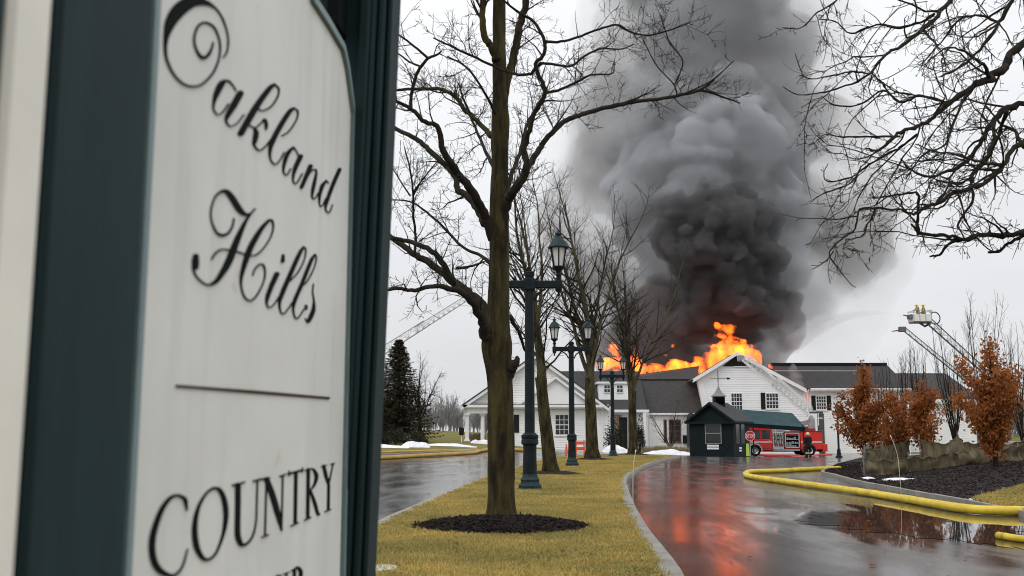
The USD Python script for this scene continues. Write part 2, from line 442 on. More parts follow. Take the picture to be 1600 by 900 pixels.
paint('helmet_tan', (.62, .50, .28), None, .35)
paint('helmet_yellow', (.72, .62, .12), None, .35)
paint('helmet_white', (.78, .77, .74), None, .35)
paint('skin', (.48, .30, .22), None, .5)
paint('lime', (.42, .62, .06), None, .5)
paint('stake_pale', (.66, .62, .44), None, .5)
paint('cover_pale', (.55, .56, .56), (.42, .43, .43), .6, 20.0)
paint('copper_grey', (.20, .20, .21), (.15, .15, .16), .4, 3.0)

# the wet drive: a dark, glossy film, mirror-like where water stands
pc = (G(1462, 822) + G(1462, 818)) / 2
looks('wet_asphalt', {
    "g": ("geometry", {}), "n": ("noise_texture", {"scale": .35, "detail": 5.0, "roughness": .6}), "f": ("noise_texture", {"scale": 70.0, "detail": 3.0, "roughness": .7}),
    "st": ("mapping", {"scale": (.9, .20, 1.0)}), "s": ("noise_texture", {"scale": 1.1, "detail": 5.0, "roughness": .62, "distortion": .5}),
    "v": ("voronoi_texture", {"feature": "distance_to_edge", "scale": .17}), "wn": ("noise_texture", {"scale": .8, "detail": 4.0}), "wv": ("vector_math", {"math_type": "add"}), "ws": ("vector_math", {"math_type": "scale", "scale": 1.6}),
    "vr": ("map_range", {"from_min": 0.0, "from_max": .010, "to_min": .45, "to_max": 1.0, "clamp": True}),
    "m": ("mix", {"color1": (.0115, .0112, .011), "color2": (.030, .0285, .0275)}), "cr": ("mix", {"mix_type": "multiply", "fac": 1.0}),
    "nr": ("map_range", {"from_min": .35, "from_max": .65, "clamp": True}), "rr": ("map_range", {"from_min": .40, "from_max": .60, "to_min": .07, "to_max": .165, "clamp": True}),
    "pm": ("mapping", {"location": (-pc[0] * .36, -pc[1] * .25, 0.0), "scale": (.36, .25, 0.0)}), "pl": ("vector_math", {"math_type": "length"}), "pa": ("math", {"math_type": "multiply_add", "value2": 1.3, "value3": -.65}), "pb": ("math", {"math_type": "add"}),
    "pr": ("map_range", {"from_min": .75, "from_max": 1.15, "to_min": 0.0, "to_max": 1.0, "clamp": True}), "rm": ("math", {"math_type": "multiply_add", "value3": .02}),
    "bd": ("map_range", {"from_min": .04, "from_max": .16, "to_min": .0, "to_max": .0017, "clamp": True}),
    "b": ("bump", {"strength": .7}), "p": ("principled_bsdf", {"specular_ior_level": .5})},
    [("g.position", "n.vector"), ("g.position", "f.vector"), ("g.position", "st.vector"), ("st.vector", "s.vector"), ("g.position", "wn.vector"), ("wn.color", "ws.vector1"), ("g.position", "wv.vector1"), ("ws.vector", "wv.vector2"), ("wv.vector", "v.vector"), ("v.distance", "vr.value"),
     ("n.fac", "nr.value"), ("nr.result", "m.fac"), ("m.color", "cr.color1"), ("vr.result", "cr.color2"), ("cr.color", "p.base_color"),
     ("s.fac", "rr.value"), ("g.position", "pm.vector"), ("pm.vector", "pl.vector1"), ("s.fac", "pa.value1"), ("pl.value", "pb.value1"), ("pa.value", "pb.value2"), ("pb.value", "pr.value"), ("rr.result", "rm.value1"), ("pr.result", "rm.value2"), ("rm.value", "p.roughness"),
     ("rm.value", "bd.value"), ("bd.result", "b.distance"), ("f.fac", "b.height"), ("b.normal", "p.normal")], surface="p.BSDF")
looks('puddle_water', {
    "g": ("geometry", {}), "n": ("noise_texture", {"scale": 3.0, "detail": 2.0}), "b": ("bump", {"strength": .25, "distance": .0015}),
    "p": ("principled_bsdf", {"base_color": (.013, .012, .0118), "roughness": .022, "ior": 1.45})},
    [("g.position", "n.vector"), ("n.fac", "b.height"), ("b.normal", "p.normal")], surface="p.BSDF")
# ------------------------------------------------------------------ ground, drive, island
def heights_sheet(x0, x1, y0, y1, step, z):
    xs, ys = np.arange(x0, x1 + .1, step), np.arange(y0, y1 + .1, step)
    X, Y = np.meshgrid(xs, ys, indexing='ij')
    v = np.stack([X, Y, gz(X, Y) + z], -1).reshape(-1, 3)
    i, j = np.meshgrid(np.arange(len(xs) - 1), np.arange(len(ys) - 1), indexing='ij'); n = len(ys)
    return MB().add(v, np.stack([i * n + j, (i + 1) * n + j, (i + 1) * n + j + 1, i * n + j + 1], -1).reshape(-1, 4)).get()

gm = MB()
gm.add(*heights_sheet(-120, 140, -20, 300, 4, -.06))
for x0, x1, y0, y1 in ((-2500, -120, -200, 3000), (140, 2500, -200, 3000), (-120, 140, 300, 3000), (-120, 140, -200, -20)):
    zz = lambda x, y: float(gz(np.clip(x, -120, 140), np.clip(y, -20, 300))) - .06
    n = 40; xs, ys = np.linspace(x0, x1, n), np.linspace(y0, y1, n)
    v = np.array([[x, y, zz(x, y)] for x in xs for y in ys])
    i, j = np.meshgrid(np.arange(n - 1), np.arange(n - 1), indexing='ij')
    gm.add(v, np.stack([i * n + j, (i + 1) * n + j, (i + 1) * n + j + 1, i * n + j + 1], -1).reshape(-1, 4))
single('ground', gm.get(), 'lawn', kind='structure', label='dull olive winter lawn and terrain around the drives', smooth=True)

road_far = GXY([(420, 722), (520, 717), (600, 711.5), (700, 707.5), (765, 705.5)])
road = Polygon([(-14, -6), (-14, 30)] + road_far + [(5, 101), (12, 100), (14, 101), (24, 112), (46, 112), (46, 60), (40, 20), (30, -6)])
single('drive', flat(road, -.004).get(), 'wet_asphalt', kind='structure', label='wet dark asphalt drive around the lawn island')

def smooth_ring(px, n=5):
    p = np.array(GXY(px)); p = np.vstack([p, p[:1]])
    c = crom(p, n)
    return c

isl_px_right = [(1110, 1010), (1062, 905), (1036, 868), (1012, 835), (992, 798), (981, 768), (979, 754), (990, 742), (1012, 729), (1042, 719)]
isl_px_left = [(862, 717.5), (790, 738), (720, 766), (650, 797), (580, 831), (480, 892), (380, 975)]
isl = Polygon(np.vstack([crom(GXY(isl_px_right), 8), [G(1062, 715)[:2]], [G(1050, 713.4)[:2]], [G(1000, 712.2)[:2]], [G(930, 712)[:2]], crom(GXY(isl_px_left), 6), [[-4.2, 2], [-4.2, -5], [6, -5], [5.2, 2], [3.6, 5]]])).buffer(0)
kerb = isl.difference(isl.buffer(-.21))
def kerb_stones(poly, outline, top, label, step=2.4):
    """A kerb of cast lengths with open joints between them."""
    t = thing('kerb', label, None, kind='structure'); cuts = []
    for d in np.arange(step, outline.length, step):
        a, b = np.array(outline.interpolate(d - .01).coords[0]), np.array(outline.interpolate(d + .01).coords[0]); n_ = np.array([-(b - a)[1], (b - a)[0]]); n_ /= np.linalg.norm(n_); m_ = (a + b) / 2
        cuts.append(LineString([m_ - n_ * .6, m_ + n_ * .6]).buffer(.007))
    R = np.random.default_rng(9)
    for g in poly.difference(unary_union(cuts)).geoms:
        if g.geom_type != 'Polygon' or g.area < .02: continue
        z_ = top + R.uniform(-.006, .006); m = flat(g, z_); skirt(m, g, -.05, z_); part(t, 'kerb_stone', m.get(), 'concrete')
kerb_stones(kerb, isl.exterior, .118, 'pale concrete kerb round the lawn island')
lawn = isl.buffer(-.205)
lm_ = flat(lawn, .10)
single('island_soil', lm_.get(), 'grass_ground', kind='structure', label='thatch and soil under the grass of the lawn island')

# mulch rings round the trees of the island
TREES = [  # u, v of the base, distance, ring radius
    (783, 808, 15.8, 1.38), (861, 742, 36.0, 1.25), (926, 720, 57.0, 1.3), (990, 711.5, 73.0, 1.3)]
def tree_spot(k):
    u, v, Y, r = TREES[k]
    p = P(u, v, Y); return np.array([p[0], Y])
rings = []
def ring_spot(k): return tree_spot(k) - ([0, .42] if k == 0 else [0, 0])
for k in range(4):
    c = ring_spot(k); r = TREES[k][3]
    rr, aa = np.linspace(0, 1, 12), np.linspace(0, 2 * np.pi, 49)
    v = [[c[0] + s * r * math.cos(a) * (1 + .06 * math.sin(3 * a + k)), c[1] + s * r * math.sin(a) * (1.05 + .05 * math.cos(2 * a)), 0] for s in rr for a in aa]
    v = np.array(v); s = np.repeat(rr, len(aa))
    v[:, 2] = gz(v[:, 0], v[:, 1]) + .085 + .15 * (1 - s ** 2) + .05 * (meshkit.fbm(v * 5, 3, 7) - .5) * (s < .98)
    i, j = np.meshgrid(np.arange(11), np.arange(48), indexing='ij'); q = np.stack([i * 49 + j, (i + 1) * 49 + j, (i + 1) * 49 + j + 1, i * 49 + j + 1], -1).reshape(-1, 4)
    mr = single('mulch_ring', (v, np.vstack([q[:, :3], q[:, [0, 2, 3]]])), 'mulch', label=['dark mulch mound round the nearest big tree on the lawn island', 'dark mulch mound round the leaning second tree behind the big lamp', 'dark mulch mound round the third tree along the island', 'small mulch mound round the farthest tree of the island row'][k], cat='mulch', smooth=True, kind='stuff')
    rings.append(Point(*c).buffer(r))
R = np.random.default_rng(4)
def chips(region, n, z, seed, zfun=None):
    R = np.random.default_rng(seed); x0, y0, x1, y1 = region.bounds; out = []
    import shapely
    while len(out) < n:
        q = R.uniform((x0, y0), (x1, y1), (n * 2, 2))
        ok = shapely.contains_xy(region, q[:, 0], q[:, 1]); out += list(q[ok])
    q = np.array(out[:n]); return np.column_stack([q, (zfun(q[:, 0], q[:, 1]) if zfun else gz(q[:, 0], q[:, 1]) + z)])
chip = [rbox((.07, .022, .010), .004), rbox((.05, .030, .012), .004), rbox((.10, .016, .010), .004)]
c0 = ring_spot(0); cp = chips(Point(*c0).buffer(1.40), 4200, 0, 11)
s = np.linalg.norm(cp[:, :2] - c0, axis=1) / 1.38
cp[:, 2] = .095 + .15 * (1 - np.minimum(s, 1) ** 2) + R.uniform(0, .03, len(cp))
scatter('mulch_chips', chip, 'mulch_chip', cp, Rotation.from_euler('zxy', np.column_stack([R.uniform(0, 6.28, len(cp)), R.normal(0, .35, len(cp)), R.normal(0, .35, len(cp))])).as_matrix(), R.uniform(.6, 1.5, len(cp)), 'loose dark bark chips on the mulch mound of the nearest tree', 'mulch')

# grass: tufts of bent dormant blades
def tuft(seed, nb, rad, hmin, hmax, w=.004):
    R = np.random.default_rng(seed); mb = MB()
    for _ in range(nb):
        a, r = R.uniform(0, 6.28), rad * math.sqrt(R.uniform())
        b = np.array([r * math.cos(a), r * math.sin(a), 0]); h = R.uniform(hmin, hmax)
        d = R.uniform(0, 6.28); bend = R.uniform(.2, 1.1) * h
        dv = np.array([math.cos(d), math.sin(d), 0]); sd_ = np.array([-dv[1], dv[0], 0]) * w * R.uniform(.7, 1.4)
        m1 = b + dv * bend * .35 + [0, 0, h * .65]; t = b + dv * bend + [0, 0, h * R.uniform(.7, 1)]
        mb.add([b - sd_, b + sd_, m1 + sd_ * .8, m1 - sd_ * .8, t], [[0, 1, 2], [0, 2, 3], [3, 2, 4]])
    return mb.get()
import shapely
def fill(region, dens_fun, seed, spacing):
    """Points over a region, thinned by dens_fun."""
    R = np.random.default_rng(seed); x0, y0, x1, y1 = region.bounds
    n = int((x1 - x0) * (y1 - y0) / spacing ** 2); q = R.uniform((x0, y0), (x1, y1), (n, 2))
    q = q[R.uniform(size=n) < dens_fun(q)]
    return q[shapely.contains_xy(region, q[:, 0], q[:, 1])]
grassy = lawn.buffer(-.06).difference(unary_union([r.buffer(-.06) for r in rings]))
near = grassy.intersection(sbox(-6, 6.5, 6, 34)); far_ = grassy.intersection(sbox(-8, 34, 14, 70))
q = fill(near, lambda q: np.clip(1.35 - q[:, 1] / 34, .35, 1) * (np.abs(q[:, 0]) < q[:, 1] * .55), 21, .085)
tufts = [tuft(k, 46, .13, .025, .062) for k in range(5)]
R = np.random.default_rng(22)
scatter('grass', tufts, 'grass_blade', np.column_stack([q, np.full(len(q), .098)]), R.uniform(0, 6.28, len(q)), R.uniform(.7, 1.25, len(q)) * (1 + .5 * np.clip(q[:, 1] / 34, 0, 1)), 'short yellow dormant grass of the lawn island near the sign', 'grass')
q = fill(far_, lambda q: np.full(len(q), 1.0), 23, .22)
big = [tuft(k + 30, 40, .24, .03, .075, .009) for k in range(4)]
scatter('grass', big, 'grass_blade', np.column_stack([q, gz(q[:, 0], q[:, 1]) + .098]), R.uniform(0, 6.28, len(q)), R.uniform(.8, 1.3, len(q)), 'yellow dormant grass at the far end of the lawn island', 'grass')

# a few fallen leaves and twigs on the lawn and the drive
R = np.random.default_rng(77); q = np.column_stack([R.uniform(-2.5, 9, 260), R.uniform(10.5, 34, 260)]); q = q[~shapely.contains_xy(kerb, q[:, 0], q[:, 1])]
on = shapely.contains_xy(lawn, q[:, 0], q[:, 1]); q = q[on | (R.uniform(size=len(q)) < .45)]; on = shapely.contains_xy(lawn, q[:, 0], q[:, 1])
lf = MB().add([(-.04, 0, 0), (-.01, .022, .012), (.04, 0, .004), (-.01, -.022, .012)], [[0, 2, 1], [0, 3, 2]])
scatter('fallen_leaves', [lf.get()], 'oak_leaf', np.column_stack([q, np.where(on, .145, .006)]), R.uniform(0, 6.28, len(q)), R.uniform(.6, 1.25, len(q)), 'scattered small brown leaves on the lawn island and wet drive', 'leaves')

# puddles on the drive
def puddle(px, seed):
    p = crom(np.vstack([GXY(px), GXY(px)[:1]]), 8)
    poly = Polygon(p).buffer(0)
    ring = np.array(poly.exterior.segmentize(.05).coords)
    d = meshkit.fbm(np.column_stack([ring * [2.2, .9], np.zeros(len(ring))]), 5, seed) - .5
    c = ring.mean(0)
    ring = c + (ring - c) * (1 + 1.1 * d[:, None])
    single('puddle', flat(Polygon(ring[:-1]).buffer(0).difference(isl.buffer(.05)), .001).get(), 'puddle_water', kind='structure', label='still rain water lying on the asphalt drive')
puddle([(1262, 818), (1300, 797), (1350, 789), (1420, 791), (1500, 808), (1610, 830), (1720, 860), (1700, 880), (1600, 860), (1480, 842), (1330, 829)], 1)

# ------------------------------------------------------------------ bed with mulch on the right, its kerb, lawn corner
bed_px = [(1287, 737), (1283, 741), (1300, 745), (1340, 756), (1420, 772), (1510, 789), (1600, 808), (1720, 835), (1900, 880)]
bed = Polygon(np.vstack([crom(GXY(bed_px), 8), [[36, 14], [46, 30], [46, 60], [30, 62]], [G(1345, 717)[:2]], [G(1305, 727)[:2]]])).buffer(0)
bk = bed.difference(bed.buffer(-.13))
kerb_stones(bk, bed.exterior, .10, 'pale concrete kerb along the mulch bed on the right')
bin_ = bed.buffer(-.12)
def bed_z(x, y):
    d = shapely.distance(shapely.points(np.ravel(x), np.ravel(y)), bin_.exterior).reshape(np.shape(x))
    p = np.stack([np.asarray(x), np.asarray(y), 0 * np.asarray(x)], -1)
    return gz(x, y) + .09 + .42 * sstep(0, 6.5, d) + .06 * (meshkit.fbm(p * 2.2, 4, 3) - .5) * sstep(0, .5, d)
x0, y0, x1, y1 = bin_.bounds; stp = .35
xs, ys = np.arange(x0, min(x1, 40), stp), np.arange(y0, y1, stp)
X, Y = np.meshgrid(xs, ys, indexing='ij'); Z = bed_z(X, Y)
ok = shapely.contains_xy(bin_.buffer(.02), X, Y)
cell = ok[:-1, :-1] & ok[1:, :-1] & ok[:-1, 1:] & ok[1:, 1:]
ij = np.argwhere(cell); n = len(ys); q = np.stack([ij[:, 0] * n + ij[:, 1], (ij[:, 0] + 1) * n + ij[:, 1], (ij[:, 0] + 1) * n + ij[:, 1] + 1, ij[:, 0] * n + ij[:, 1] + 1], 1)
bmb = MB().add(np.stack([X, Y, Z], -1).reshape(-1, 3), q)
rim = bin_.difference(unary_union([sbox(xs[i], ys[j], xs[i + 1], ys[j + 1]) for i, j in ij]).buffer(-.03))
bmb.add(*flat(rim.buffer(0), .088).get())
single('mulch_bed', bmb.get(), 'mulch', kind='structure', label='mounded bed of dark mulch beside the right-hand drive', smooth=True)
chp = chips(bin_.intersection(sbox(0, 12, 26, 52)), 26000, 0, 12, lambda a, b: bed_z(a, b) + .012)
R = np.random.default_rng(5); n = len(chp)
scatter('mulch_chips', chip, 'mulch_chip', chp, Rotation.from_euler('zxy', np.column_stack([R.uniform(0, 6.28, n), R.normal(0, .35, n), R.normal(0, .35, n)])).as_matrix(), R.uniform(.6, 1.45, n), 'loose dark bark chips over the right-hand bed', 'mulch')
# lawn corner in the bed at the right edge
lc = Polygon(GXY([(1528, 787), (1560, 780), (1610, 774), (1760, 770), (1900, 800), (1760, 836), (1610, 806), (1560, 796)])).intersection(bin_.buffer(-.05))
q = fill(lc, lambda q: np.full(len(q), 1.0), 31, .10)
R = np.random.default_rng(6)
scatter('grass', tufts, 'grass_blade', np.column_stack([q, bed_z(q[:, 0], q[:, 1]) - .005]), R.uniform(0, 6.28, len(q)), R.uniform(1.0, 1.7, len(q)), 'corner of yellow grass in the mulch bed above the yellow hose', 'grass')

# ------------------------------------------------------------------ the sign, close on the left
SA = math.atan(100 / 1600)
SD, SN = np.array([math.sin(SA), math.cos(SA), 0]), np.array([math.cos(SA), -math.sin(SA), 0])   # along the sign, out of its face
LB = .345                                                                                         # board face, metres left of the eye
def on_sign(u, v, L=LB):
    d = ray(u, v); t = (-L) / (d @ SN); return EYE + d * t
def sz(u, v, L=LB):
    p = on_sign(u, v, L); return (p @ SD, p[2])
def sp(s, z, L):
    """Sign frame (along, height, distance of the face) to the world."""
    s, z, L = np.broadcast_arrays(np.asarray(s, float), np.asarray(z, float), np.asarray(L, float))
    return s[..., None] * SD + z[..., None] * np.array([0, 0, 1.]) - L[..., None] * SN
def sbar(s0, s1, z0, z1, L0, L1, bev=.004):
    b = rbox((s1 - s0, z1 - z0, abs(L1 - L0)), bev)
    v = b[0] + [(s0 + s1) / 2, (z0 + z1) / 2, (L0 + L1) / 2]
    return sp(v[:, 0], v[:, 1], v[:, 2]), b[1][:, ::-1]
def splate(poly, L0, L1):
    """A plate of outline (s, z) from face L0 (front, nearer the eye) back to L1."""
    mb = MB()
    for g in getattr(poly, 'geoms', [poly]):
        if g.geom_type != 'Polygon' or g.area < 1e-7: continue
        m = trimesh.creation.extrude_polygon(g, L1 - L0, engine='earcut'); v = np.array(m.vertices)
        mb.add(sp(v[:, 0], v[:, 1], L0 + v[:, 2]), m.faces)
    return mb
s0 = sz(219, 450)[0]; s1 = sz(541.5, 450)[0]
shoulder = [sz(545, 172), sz(539, 110), sz(532.5, 80), sz(510, 42), sz(485, 4)]
zt = [z for _, z in shoulder]; off = [s1 - s for s, _ in shoulder]
sh_r = [(s1, zt[0])] + [(s1 - o * 1.0, z) for o, z in list(zip(off, zt))[1:]]
top_z = zt[-1] + .10
outline = [(s0, .55), (s1, .55)] + sh_r + [(sh_r[-1][0] - .1, top_z), (s0 + s1 - sh_r[-1][0] + .1, top_z)] + [(s0 + s1 - s, z) for s, z in sh_r[::-1]]
board = Polygon(outline).buffer(0)
sgn = thing('club_sign', 'white country club sign board between dark green wooden posts', 'sign', (on_sign(400, 680)[0] - .05, on_sign(400, 680)[1], 0))
part(sgn, 'board', splate(board, LB, LB + .035).get(), 'sign_white')
part(sgn, 'board_edge', splate(board.buffer(.012, join_style='mitre').difference(board.buffer(.0015)), LB - .006, LB + .045).get(), 'sign_edge')
# near post (dark face, cream boards before it) and far post with mouldings
a0 = sz(66, 450, .30)[0]; a1 = sz(219, 450, .30)[0]
part(sgn, 'post', sbar(a0, a1, 0, 2.7, .300, .44), 'sign_green')
c0_ = sz(0, 700, .302)[0]
part(sgn, 'cream_board', sbar(a0 - .045, a0 - .003, 0, 2.7, .302, .42), 'sign_cream')
part(sgn, 'post', sbar(a0 - .30, a0 - .048, 0, 2.7, .303, .44), 'sign_green')
tilt = math.tan(math.radians(1.5))
def lean(m, s_ref):
    v, f = m; v = np.array(v); v += SD * 0 + (v[:, 2:3] - 1.6) * tilt * SN; return v, f
b0 = s1 + .0135
part(sgn, 'post', lean(sbar(b0, b0 + .13, 0, 2.7, .326, .46), s1), 'sign_green')
part(sgn, 'post_moulding', lean(sbar(b0 - .009, b0 + .13, 0, 2.7, .333, .350, .003), s1), 'sign_green')
part(sgn, 'post_moulding', lean(sbar(b0 + .012, b0 + .118, 0, 2.7, .314, .3245, .003), s1), 'sign_green')
part(sgn, 'post_moulding', lean(sbar(b0 + .028, b0 + .102, 0, 2.7, .3045, .3135, .003), s1), 'sign_green')
# block that holds the board's shoulder to the far post
bs = sz(548, 40)
part(sgn, 'bracket', sbar(s1 - .05, b0 - .001, bs[1] - .012, 2.2, LB + .012, LB + .03, .002), 'letter_paint')
part(sgn, 'sign_cap', sbar(a0 - .35, b0 + .2, 2.7, 2.8, .25, .50, .01), 'sign_green')

# lettering: strokes of changing width
def stroke(pts, o, k, n=6):
    """Rows of (x, y, width) in a tracing of scale k and origin o."""
    c = crom(pts, n); c[:, 2] = np.maximum(c[:, 2], 4); P2 = np.column_stack([o[0] + c[:, 0] / k, o[1] + c[:, 1] / k, c[:, 2] / k])
    out = []
    for a, b in zip(P2[:-1], P2[1:]):
        out.append(unary_union([Point(a[0], a[1]).buffer(a[2] / 2, 6), Point(b[0], b[1]).buffer(b[2] / 2, 6)]).convex_hull)
    return out
def glyph(strokes, o, k):
    poly = unary_union([x for s in strokes for x in stroke(s, o, k)]).simplify(.12)
    def remap(g):
        f = lambda ring: [sz(x, y, LB - .0015) for x, y in ring.coords]
        return Polygon(f(g.exterior), [f(i) for i in g.interiors])
    sh = unary_union([remap(g).buffer(0) for g in getattr(poly, 'geoms', [poly])])
    part(sgn, 'letter', splate(sh, LB - .0015, LB + .004).get(), 'letter_paint')
O1, K1 = (240, 0), 5.625
glyph([[(620, 505, 7), (650, 460, 8), (663, 380, 8), (655, 290, 8), (625, 190, 9), (590, 120, 10), (540, 62, 16), (460, 22, 50), (345, 15, 100), (235, 85, 116), (158, 195, 90), (122, 310, 44), (112, 380, 28), (112, 450, 20), (126, 530, 16), (180, 645, 14), (260, 730, 14), (350, 760, 18), (440, 735, 14), (530, 640, 12), (580, 520, 10), (592, 400, 10), (570, 300, 12), (530, 230, 14), (460, 197, 18), (400, 230, 14), (370, 300, 12), (365, 370, 12), (385, 440, 14), (420, 495, 24), (450, 508, 28), (490, 480, 22), (520, 420, 12), (530, 370, 6)]], O1, K1)
O2, K2 = (320, 110), 3.913
glyph([[(165, 75, 6), (135, 62, 14), (105, 85, 34), (78, 140, 32), (62, 190, 16), (58, 235, 7), (80, 268, 6), (110, 260, 5), (150, 205, 5)], [(150, 62, 10), (180, 95, 5), (195, 125, 5)], [(222, 140, 36), (180, 215, 36), (145, 275, 26), (135, 310, 10), (160, 340, 6), (200, 325, 5), (245, 270, 5)]], O2, K2)
glyph([[(430, 85, 14), (400, 110, 26), (340, 190, 32), (290, 270, 36), (225, 385, 34)], [(430, 85, 10), (455, 110, 8), (450, 160, 7), (410, 220, 7), (360, 245, 7), (330, 235, 6)], [(265, 325, 6), (310, 350, 6), (350, 320, 6), (370, 300, 14), (380, 330, 18), (378, 360, 10)], [(310, 350, 8), (318, 385, 28), (310, 430, 26), (305, 455, 12), (335, 488, 7), (370, 470, 6), (410, 420, 5)]], O2, K2)
glyph([[(550, 230, 12), (520, 255, 24), (460, 350, 28), (415, 440, 28), (403, 490, 18), (405, 540, 8), (430, 573, 7), (460, 555, 6), (490, 500, 5)], [(550, 230, 8), (572, 250, 7), (565, 300, 6), (520, 370, 6), (475, 400, 6)]], O2, K2)
glyph([[(545, 470, 12), (510, 510, 22), (490, 570, 18), (485, 620, 8), (505, 640, 6), (530, 600, 5)], [(545, 468, 8), (565, 495, 5), (575, 520, 5)], [(590, 525, 26), (560, 590, 24), (545, 640, 14), (545, 680, 7), (565, 690, 5), (600, 630, 5)]], O2, K2)
glyph([[(650, 585, 24), (620, 655, 22), (595, 715, 20)], [(610, 690, 5), (650, 620, 6), (680, 605, 8), (685, 630, 10), (675, 680, 18), (662, 740, 16), (660, 775, 8), (675, 785, 5), (700, 745, 5)]], O2, K2)
glyph([[(745, 675, 10), (720, 710, 20), (705, 770, 14), (705, 820, 6), (720, 830, 4), (745, 780, 4)], [(745, 672, 8), (760, 690, 5)], [(828, 605, 20), (790, 690, 20), (750, 800, 18), (742, 850, 8), (765, 868, 6), (785, 820, 4)]], O2, K2)
O3, K3 = (290, 280), 3.913
glyph([[(300, 240, 6), (290, 290, 8), (265, 330, 12), (230, 342, 18), (195, 325, 10), (165, 260, 6), (160, 190, 6), (185, 110, 7), (225, 75, 14), (255, 75, 26), (290, 115, 34), (330, 180, 34), (365, 213, 22), (400, 210, 10), (430, 180, 5)],
       [(400, 215, 10), (370, 260, 16), (320, 370, 34), (270, 500, 40), (225, 580, 30), (185, 630, 22), (140, 645, 10), (95, 620, 7), (60, 575, 7), (50, 530, 10)], [(68, 470, 30), (65, 510, 40), (68, 540, 28)],
       [(165, 490, 6), (190, 450, 8), (230, 428, 8), (290, 435, 8), (350, 452, 8), (400, 465, 8), (440, 460, 7), (490, 410, 6), (530, 340, 6), (540, 280, 8), (525, 248, 12), (490, 275, 18), (450, 330, 26), (400, 420, 32), (365, 520, 28), (345, 600, 16), (345, 660, 8), (365, 720, 8), (400, 742, 9), (440, 710, 7), (480, 630, 6), (490, 570, 7), (480, 525, 9), (455, 522, 8), (425, 555, 6), (415, 590, 4)]], O3, K3)
glyph([[(562, 580, 28), (530, 650, 26), (505, 720, 22), (500, 760, 10), (515, 785, 6), (545, 765, 5), (580, 710, 5)], [(600, 465, 14), (598, 500, 22)]], O3, K3)
glyph([[(725, 415, 10), (700, 455, 20), (640, 590, 24), (590, 710, 24), (578, 760, 14), (585, 810, 7), (605, 822, 6), (640, 780, 5), (665, 740, 5)], [(725, 412, 7), (738, 430, 6), (730, 490, 5), (690, 570, 5), (640, 625, 5)]], O3, K3)
glyph([[(795, 460, 8), (770, 500, 18), (715, 640, 20), (672, 740, 20), (662, 800, 10), (675, 848, 6), (695, 845, 5), (730, 790, 4)], [(795, 458, 6), (803, 480, 5), (790, 540, 5), (750, 620, 5), (715, 655, 5)]], O3, K3)
glyph([[(785, 640, 5), (780, 690, 6), (788, 740, 8), (785, 800, 22), (765, 850, 24), (750, 875, 10), (735, 850, 4)], [(740, 775, 16), (742, 795, 10)]], O3, K3)
O4, K4 = (220, 700), 4.5
glyph([[(330, 440, 6), (320, 370, 24), (300, 345, 20), (260, 332, 18), (210, 355, 22), (150, 440, 30), (100, 580, 38), (85, 680, 40), (95, 780, 40), (130, 850, 40), (190, 890, 30), (250, 890, 16), (300, 830, 10), (335, 710, 5)]], O4, K4)
glyph([[(520, 280, 16), (465, 320, 12), (410, 420, 20), (385, 550, 32), (395, 680, 36), (430, 760, 28), (475, 785, 18), (530, 745, 12), (575, 640, 16), (600, 530, 26), (603, 430, 32), (585, 340, 30), (555, 290, 24), (520, 280, 16)]], O4, K4)
glyph([[(655, 262, 14), (735, 240, 10)], [(688, 260, 34), (688, 400, 34), (685, 560, 34), (690, 630, 36), (715, 680, 26), (760, 665, 12), (795, 610, 9), (815, 520, 7), (820, 400, 7), (825, 235, 7)], [(800, 232, 12), (862, 215, 10)]], O4, K4)
glyph([[(888, 240, 7), (878, 610, 8)], [(855, 628, 6), (900, 610, 10)], [(890, 220, 34), (930, 330, 38), (970, 470, 34), (995, 580, 8)], [(845, 222, 8), (905, 210, 14)], [(1003, 195, 7), (995, 560, 7)], [(985, 200, 10), (1025, 183, 8)]], O4, K4)
glyph([[(1045, 182, 14), (1140, 155, 14)], [(1045, 195, 5), (1047, 160, 5)], [(1140, 170, 5), (1142, 138, 5)], [(1095, 170, 20), (1090, 520, 20)], [(1060, 548, 8), (1110, 525, 10)]], O4, K4)
glyph([[(1182, 150, 20), (1178, 490, 20)], [(1155, 508, 7), (1198, 488, 10)], [(1160, 157, 8), (1185, 150, 8)], [(1185, 150, 8), (1215, 148, 12), (1238, 190, 24), (1232, 240, 18), (1212, 280, 10), (1190, 300, 6)], [(1195, 295, 12), (1225, 380, 22), (1250, 465, 16), (1262, 460, 6)]], O4, K4)
glyph([[(1290, 125, 18), (1305, 190, 22), (1325, 260, 14)], [(1355, 115, 6), (1325, 260, 6)], [(1325, 260, 16), (1322, 435, 16)], [(1298, 448, 6), (1338, 432, 8)], [(1275, 132, 7), (1310, 120, 8)], [(1340, 115, 6), (1365, 108, 8)]], O4, K4)
glyph([[(740, 985, 10), (725, 950, 14), (690, 960, 14), (655, 1060, 24), (650, 1190, 28), (680, 1280, 24), (720, 1270, 10), (745, 1200, 6)]], O4, K4)
glyph([[(830, 930, 20), (828, 1240, 20)], [(805, 940, 7), (855, 922, 8)], [(805, 1250, 8), (900, 1215, 14)]], O4, K4)
glyph([[(970, 900, 20), (970, 1120, 22), (990, 1175, 16), (1020, 1140, 8), (1030, 890, 7)], [(950, 908, 8), (992, 894, 8)], [(1012, 886, 8), (1045, 874, 8)]], O4, K4)
glyph([[(1085, 855, 18), (1082, 1140, 18)], [(1065, 862, 8), (1085, 852, 10), (1110, 840, 18), (1130, 880, 24), (1115, 960, 12), (1085, 990, 8)], [(1085, 990, 8), (1125, 1010, 18), (1140, 1070, 26), (1115, 1130, 14), (1065, 1150, 8)]], O4, K4)
